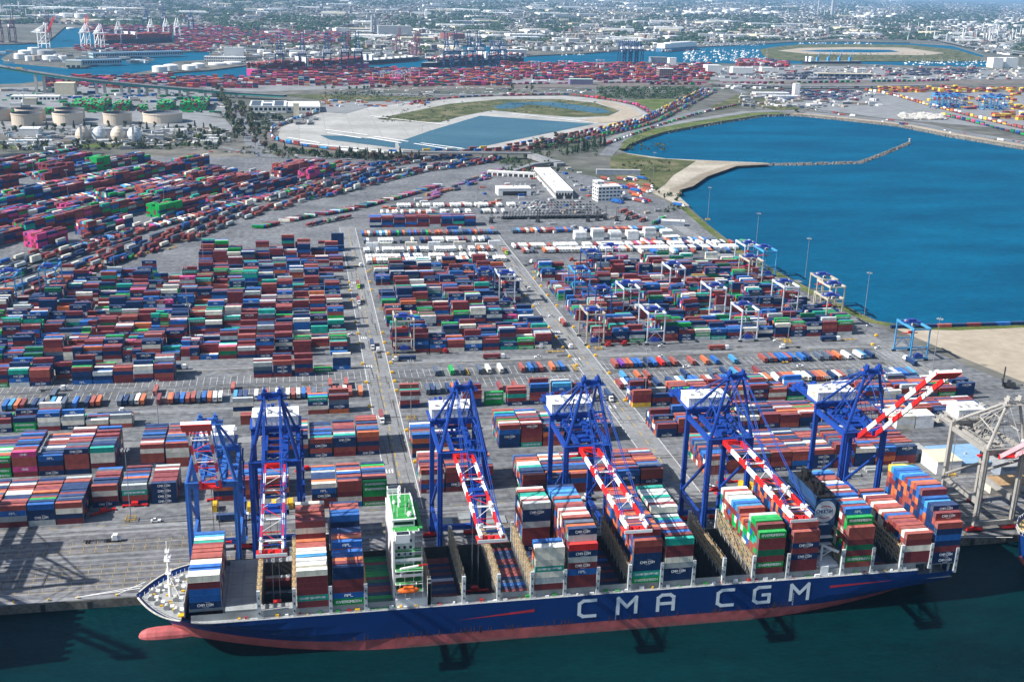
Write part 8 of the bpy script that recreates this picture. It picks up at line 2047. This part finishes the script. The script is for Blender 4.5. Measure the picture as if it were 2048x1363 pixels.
def far_ship(name, label, p0, p1, beam, fb, hullm, cargo_pal=None, tiers=5, house=None, boot=None, flip=False, cargom=None):
    (x0, y0), (x1, y1) = P(*p0, WZ), P(*p1, WZ); L = math.hypot(x1 - x0, y1 - y0); a = math.atan2(y1 - y0, x1 - x0); t = thing(name, label, "ship", ((x0 + x1) / 2, (y0 + y1) / 2, WZ), a)
    mb = MB(); hw = beam / 2; st = [(-L / 2, .72), (-L / 2 + 6, .95), (-L * .35, 1), (L * .32, 1), (L * .42, .75), (L * .475, .35), (L / 2, .02)]
    for i in range(len(st) - 1):
        for s in (-1, 1):
            (xa, ka), (xb, kb) = st[i], st[i + 1]
            for (z0, z1, m) in ((-2, 2.5, 1), (2.5, fb, 0)):
                q = [(xa, s * ka * hw, z0), (xb, s * kb * hw, z0), (xb, s * kb * hw, z1), (xa, s * ka * hw, z1)]
                if s > 0: q.reverse()
                mb.poly(q, m)
        mb.poly([(st[i][0], -st[i][1] * hw, fb), (st[i + 1][0], -st[i + 1][1] * hw, fb), (st[i + 1][0], st[i + 1][1] * hw, fb), (st[i][0], st[i][1] * hw, fb)], 2)
    mb.poly([(-L / 2, -.72 * hw, -2), (-L / 2, .72 * hw, -2), (-L / 2, .72 * hw, fb), (-L / 2, -.72 * hw, fb)], 0)
    mb.build("hull", [hullm, boot or m_boot, m_deck], t)
    rnd = random.Random(int(L))
    if cargo_pal:
        mb = MB(); x = -L / 2 + 4
        while x < L * .40:
            if not (-L * .12 < x < -L * .06):
                n = tiers + rnd.choice((-1, 0, 0, 1))
                for j in range(int(beam / 2.6) - 1):
                    for q in range(n):
                        if j in (0, int(beam / 2.6) - 2) or q == n - 1: c = CC[wpick(rnd, cargo_pal)][0]; mb.rbox(x + 6, -hw + 2.4 + j * 2.6, fb + 1 + q * 2.7, fb + 3.6 + q * 2.7, 12.1, 2.5, 0, 0, c, roofc(c))
            x += 14
        mb.build("deck_cargo", [m_boxes], t)
    hx = {'aft': -L * .42, 'mid': -L * .09, 'fore': L * .38}[house or 'aft']
    mb = MB(); mb.box(hx - 5, hx + 5, -hw * .9, hw * .9, fb, fb + (22 if cargo_pal else 13), 0); mb.box(hx - 5.2, hx + 5.2, -hw, hw, fb + (22 if cargo_pal else 13), fb + (25 if cargo_pal else 16), 0); mb.tube((hx - 8, 0, fb), (hx - 8, 0, fb + (28 if cargo_pal else 18)), 2.4, 8, 1)
    mb.build("bridge_house", [m_cwhite, m_cbd], t)
    return t, L, hw, fb
m_hullpink = paint("hull_magenta", (.42, .03, .16), rough=.5); m_hullblk = paint("hull_black", (.018, .022, .035), rough=.5)
far_ship("far_container_ship", "dark-hulled container ship with orange stacks in the left harbour", (200, 92), (345, 84), 56, 20, m_hullblk, PAL_IMP[:3] + [('m', 20)], 6, 'mid')
far_ship("far_container_ship", "magenta-hulled container ship under the dark blue cranes", (502, 152), (738, 138), 48, 18, m_hullpink, PAL_PINK[1:] + [('m', 20)], 6, 'mid')
far_ship("far_container_ship", "black-hulled container ship under the blue cranes, bow to left", (1040, 124), (843, 136), 42, 15, m_hullblk, PAL_PINK[1:] + [('w', 20)], 5, 'mid')
t, L, hw, fb = far_ship("bulk_carrier", "black bulk carrier with white hatches moored in the middle channel", (728, 130), (838, 121), 34, 14, m_hullblk, None, 0, 'aft')
mb = MB()
for k in range(6): mb.box(-L * .3 + k * L * .125, -L * .3 + k * L * .125 + 15, -9, 9, fb, fb + 3.5)
mb.build("hatch_covers", [m_cwhite], t)
t, L, hw, fb = far_ship("car_carrier", "white-topped car carrier with blue hull on the blue channel", (1318, 104), (1392, 98), 38, 14, paint("hull_steel_blue", (.06, .16, .26), rough=.5), None, 0, 'fore')
mb = MB(); mb.box(-L * .46, L * .40, -hw + 1, hw - 1, fb, fb + 18); mb.box(-L * .3, L * .3, -hw + 4, hw - 4, fb + 18, fb + 20); mb.build("car_decks", [m_cwhite], t)
t, L, hw, fb = far_ship("cargo_ship", "dark cargo ship with raised blue deck cranes at the right channel", (1608, 129), (1722, 128), 32, 11, m_hullblk, None, 0, 'aft')
mb = MB()
for k in range(4): x = -L * .28 + k * L * .19; mb.box(x - 4, x + 4, -4, 4, fb, fb + 14); mb.beam((x, 0, fb + 12), (x + 12, 0, fb + 36), 1.6)
mb.build("deck_cranes", [m_rb], t)
# marina boats
bm0 = MB(); bm0.slab([(-5, -1.6), (3, -1.7), (6, 0), (3, 1.7), (-5, 1.6)], 0, 1.6, 0); bm0.box(-3, 2, -1.2, 1.2, 1.6, 3.0, 0); bm0.tube((0, 0, 1.6), (0, 0, 15), .14, 5); bme2 = bm0.mesh("moored_boat", [m_cwhite])
nb = 0
for (x0, x1, y0, y1, n, zn) in ((1368, 1535, 101, 124, 190, "in the marina below the island"), (1810, 1990, 122, 131, 60, "along the channel head"), (1590, 1760, 86.2, 89, 34, "in the marina beyond the island"), (1110, 1170, 108, 112, 14, "along the far quay")):
    for _ in range(n):
        x, y = P(R.uniform(x0, x1), R.uniform(y0, y1), WZ); o = link("moored_boat", bme2, None, (x, y, WZ + .1)); o.scale = (1.0, 1.0, .9); o.rotation_euler = (0, 0, R.choice((.3, .3, 1.87)))
        lb = "small white boat moored %s" % zn; tag(o, lb, "boat", lb.replace("boat", "boats", 1))
# breakwater, shore rocks
def rocks(name, label, pts, w, n, seed, zb, zt, size, cat="breakwater"):
    rnd = random.Random(seed); mb = MB(); path = [Vector(p) for p in pts]; ls = [(b - a).length for a, b in zip(path, path[1:])]; T = sum(ls)
    for k in range(n):
        d = rnd.uniform(0, T); i = 0
        while i < len(ls) - 1 and d > ls[i]: d -= ls[i]; i += 1
        p = path[i].lerp(path[i + 1], d / ls[i]); u = (path[i + 1] - path[i]).normalized(); o = rnd.uniform(-1, 1); q = p + Vector((-u.y, u.x)) * o * w / 2
        h = zb + (zt - zb) * (1 - abs(o)); s = size * rnd.uniform(.6, 1.4); a = rnd.uniform(0, 3)
        vs = [(q.x + s * math.cos(a + j * 1.05) * rnd.uniform(.7, 1.1), q.y + s * math.sin(a + j * 1.05) * rnd.uniform(.7, 1.1)) for j in range(6)]
        b0 = len(mb.v); mb.v.extend([(x, y, zb - 1) for x, y in vs] + [(q.x + (x - q.x) * .6, q.y + (y - q.y) * .6, h + s * rnd.uniform(.2, .7)) for x, y in vs])
        for j in range(6): mb.f.append((b0 + j, b0 + (j + 1) % 6, b0 + 6 + (j + 1) % 6, b0 + 6 + j)); mb.m.append(0); mb.c.append(None)
        mb.f.append(tuple(range(b0 + 6, b0 + 12))); mb.m.append(0); mb.c.append(None)
    tag(mb.build(name, [m_rock]), label, cat, kind="stuff")
rocks("breakwater_rocks", "bent rock breakwater reaching out into the blue basin", [P(1475, 325), P(1600, 325), P(1720, 321.5), P(1770, 303), P(1819, 283)], 9, 1100, 3, -4.2, -.6, 1.5)
x, y = P(1819, 283); mb = MB(); mb.lathe(0, 0, [(1.6, -2), (1.4, 4), (2.2, 4), (2.2, 5), (0, 6)], 12); tag(mb.build("beacon", [m_tankg], None, (x, y, 0)), "small grey beacon on the breakwater tip", "beacon")
rocks("shore_rocks", "rock armour along the basin shore", [(458, 806), (451, 852), (443.5, 936), (439.5, 1035), (443.5, 1110), (450, 1180), (462, 1290)], 7, 700, 4, -4, .2, 1.1, "rocks")
rocks("shore_rocks", "pale rock armour along the northern basin shore", [(508, 1755), (532, 1812), (588, 1897), (646, 1973), (762, 2085), (887, 2193), (960, 2257), (1038, 2278), (1077, 2247), (1115, 2201), (1152, 2152), (1193, 2095), (1214, 1943), (1258, 1780)], 12, 900, 5, -4, .4, 2.0, "rocks")
pm0 = MB(); pm0.tube((0, 0, -6), (0, 0, 3), .35, 6); pmm = pm0.mesh("mooring_pile", [m_dark])
for k, (px, py) in enumerate(((1341, 287), (1425, 322), (1460, 321), (1475, 320), (1490, 321), (1530, 321), (1545, 321), (1562, 321), (1340, 283))): x, y = P(px, py, WZ); tag(link("mooring_pile", pmm, None, (x, y, WZ)), "dark timber pile standing in the basin off the beach", "pile", "timber piles off the beach")
# dirt mound and scrap
mb = MB(); rm_ = random.Random(2)
for k in range(160):
    px, py = rm_.uniform(1800, 1890), rm_.uniform(229, 240); x, y = P(px, py); octa(mb, x, y, 0, rm_.uniform(5, 11), rm_.uniform(2, 7), (.42, .40, .36))
tag(mb.build("gravel_mound", m_boxes), "pale gravel mound beside the eastern shore road", "mound", kind="stuff")
mb = MB()
for k in range(240):
    px, py = rm_.choice(((rm_.uniform(1360, 1425), rm_.uniform(138, 160)), (rm_.uniform(1775, 1860), rm_.uniform(139, 152)), (rm_.uniform(1860, 1960), rm_.uniform(138, 150)), (rm_.uniform(1570, 1720), rm_.uniform(147, 160)))); x, y = P(px, py); c = (.16, .06, .05) if px < 1430 else (.07, .07, .10); mb.rbox(x, y, .3, rm_.uniform(2, 6), rm_.uniform(12, 30), rm_.uniform(5, 12), .1, 0, c)
tag(mb.build("stored_goods", m_boxes), "dark rows of stored goods and rusty scrap on the far lots", "stored goods", kind="stuff")
mb = MB()
for k in range(150):
    px, py = rm_.choice(((rm_.uniform(660, 745), rm_.uniform(325, 345)), (rm_.uniform(640, 720), rm_.uniform(335, 352)), (rm_.uniform(850, 1000), rm_.uniform(340, 392)))); 
    if px > 800: py = 398 - (px - 850) * .36 + rm_.uniform(-6, 6)
    x, y = P(px, py); c = rm_.choice(((.03, .09, .25), (.05, .06, .08), (.25, .05, .04), (.3, .16, .08), (.08, .10, .2), (.25, .1, .25))); mb.rbox(x, y, .3, rm_.uniform(1.5, 4.2), 12, 3.5, rm_.uniform(.6, 1.0), 0, c)
tag(mb.build("stacked_chassis", m_boxes), "heaps of stacked empty chassis beside the tracks and workshop", "chassis heaps", kind="stuff")

# loose traffic, sheds and clutter of the plain between the terminals
mb = MB(); rq = random.Random(12)
PATHS = (((660, 190), (950, 190), (1300, 178), (1500, 176), (1800, 176), (2048, 184)), ((1500, 185), (1570, 212), (1720, 236), (2048, 288)), ((462, 205), (485, 250), (530, 312)), ((0, 288), (250, 290), (530, 312), (760, 320)), ((0, 222), (140, 224), (300, 226), (450, 226)), ((480, 190), (560, 193)))
for pth in PATHS:
    q = [Vector(P(*p)) for p in pth]
    for i in range(len(q) - 1):
        a, b = q[i], q[i + 1]; L = (b - a).length; ang = math.atan2((b - a).y, (b - a).x)
        for k in range(int(L / 34)):
            p = a.lerp(b, rq.random()); nrm = Vector((-math.sin(ang), math.cos(ang))) * rq.choice((-9, -5.5, 5.5, 9)); c = rq.choice(((.7, .7, .7), (.7, .7, .7), (.05, .05, .06), (.3, .31, .33), (.3, .03, .03), (.05, .08, .25)))
            if rq.random() < .75: mb.rbox(p.x + nrm.x, p.y + nrm.y, .6, 2.0, 4.6, 1.9, ang, 0, c)
            else: mb.rbox(p.x + nrm.x, p.y + nrm.y, 1.4, 4.4, 13, 2.5, ang, 0, CC[rq.choice("wwrmnc")][0])
def clutter(x0, x1, y0, y1, n, cols, sz=(6, 26), hh=(2, 6)):
    for _ in range(n):
        x, y = P(rq.uniform(x0, x1), rq.uniform(y0, y1)); c = rq.choice(cols); g = rq.uniform(.8, 1.15); mb.rbox(x, y, .3, rq.uniform(*hh), rq.uniform(*sz), rq.uniform(sz[0] * .5, sz[1] * .5), rq.choice((0, .1, .5)), 0, tuple(v * g for v in c))
GREY = [(.30, .30, .30), (.5, .5, .49), (.62, .61, .58), (.16, .17, .18), (.36, .30, .24)]
clutter(1430, 2048, 133, 160, 330, GREY + [(.25, .06, .06), (.55, .5, .4)]); clutter(1480, 1760, 186, 214, 160, GREY); clutter(300, 460, 255, 292, 110, GREY, (4, 14)); clutter(0, 330, 262, 300, 150, GREY + [(.2, .28, .34)], (4, 18)); clutter(0, 450, 180, 222, 170, GREY + [(.01, .2, .06), (.01, .12, .06), (.02, .09, .25)], (5, 20)); clutter(0, 300, 104, 128, 80, GREY, (8, 30), (3, 9)); clutter(420, 720, 92, 124, 170, GREY, (10, 40), (4, 14)); clutter(720, 1020, 84, 120, 200, GREY, (10, 40), (4, 10)); clutter(1020, 1340, 86, 104, 170, GREY, (8, 30), (3, 9)); clutter(1390, 1530, 84, 92, 150, [(.7, .7, .7), (.4, .4, .42)], (3, 8), (1.5, 3))
clutter(480, 640, 236, 250, 60, GREY, (5, 14)); clutter(640, 860, 202, 214, 40, [(.42, .08, .04), (.5, .2, .05), (.6, .6, .6), (.1, .2, .4)], (6, 14), (2, 4)); clutter(1440, 1560, 170, 178, 40, GREY); clutter(640, 1440, 176, 188, 130, GREY + [(.2, .25, .1)], (5, 18), (1, 3)); clutter(960, 1180, 336, 420, 60, GREY + [(.4, .09, .05), (.03, .1, .3)], (4, 9), (1.5, 3.4)); clutter(740, 1000, 400, 436, 30, GREY + [(.4, .1, .05)], (4, 12), (1.5, 3.4)); clutter(1060, 1330, 420, 470, 26, GREY, (4, 9), (1.5, 3))
tag(mb.build("yard_clutter", m_boxes), "small sheds, vehicles and stored gear scattered over the far lots and roads", "clutter", kind="stuff")
# ------------------------------------------------------------------ sea air
hz = MB(); hz.box(-14000, 30000, -1600, 42000, -16, 262); ho = hz.build("haze", [])
m = bpy.data.materials.new("haze_air"); m.use_nodes = True; nt = m.node_tree; nt.nodes.clear()
pv = nt.nodes.new("ShaderNodeVolumePrincipled"); om = nt.nodes.new("ShaderNodeOutputMaterial")
pv.inputs["Color"].default_value = (0.34, 0.64, 1.0, 1); pv.inputs["Density"].default_value = 0.000029; pv.inputs["Anisotropy"].default_value = 0.2
nt.links.new(pv.outputs[0], om.inputs["Volume"]); ho.data.materials.append(m); tag(ho, "thin blue sea haze over the whole port", "haze", kind="stuff")
bpy.context.view_layer.update()
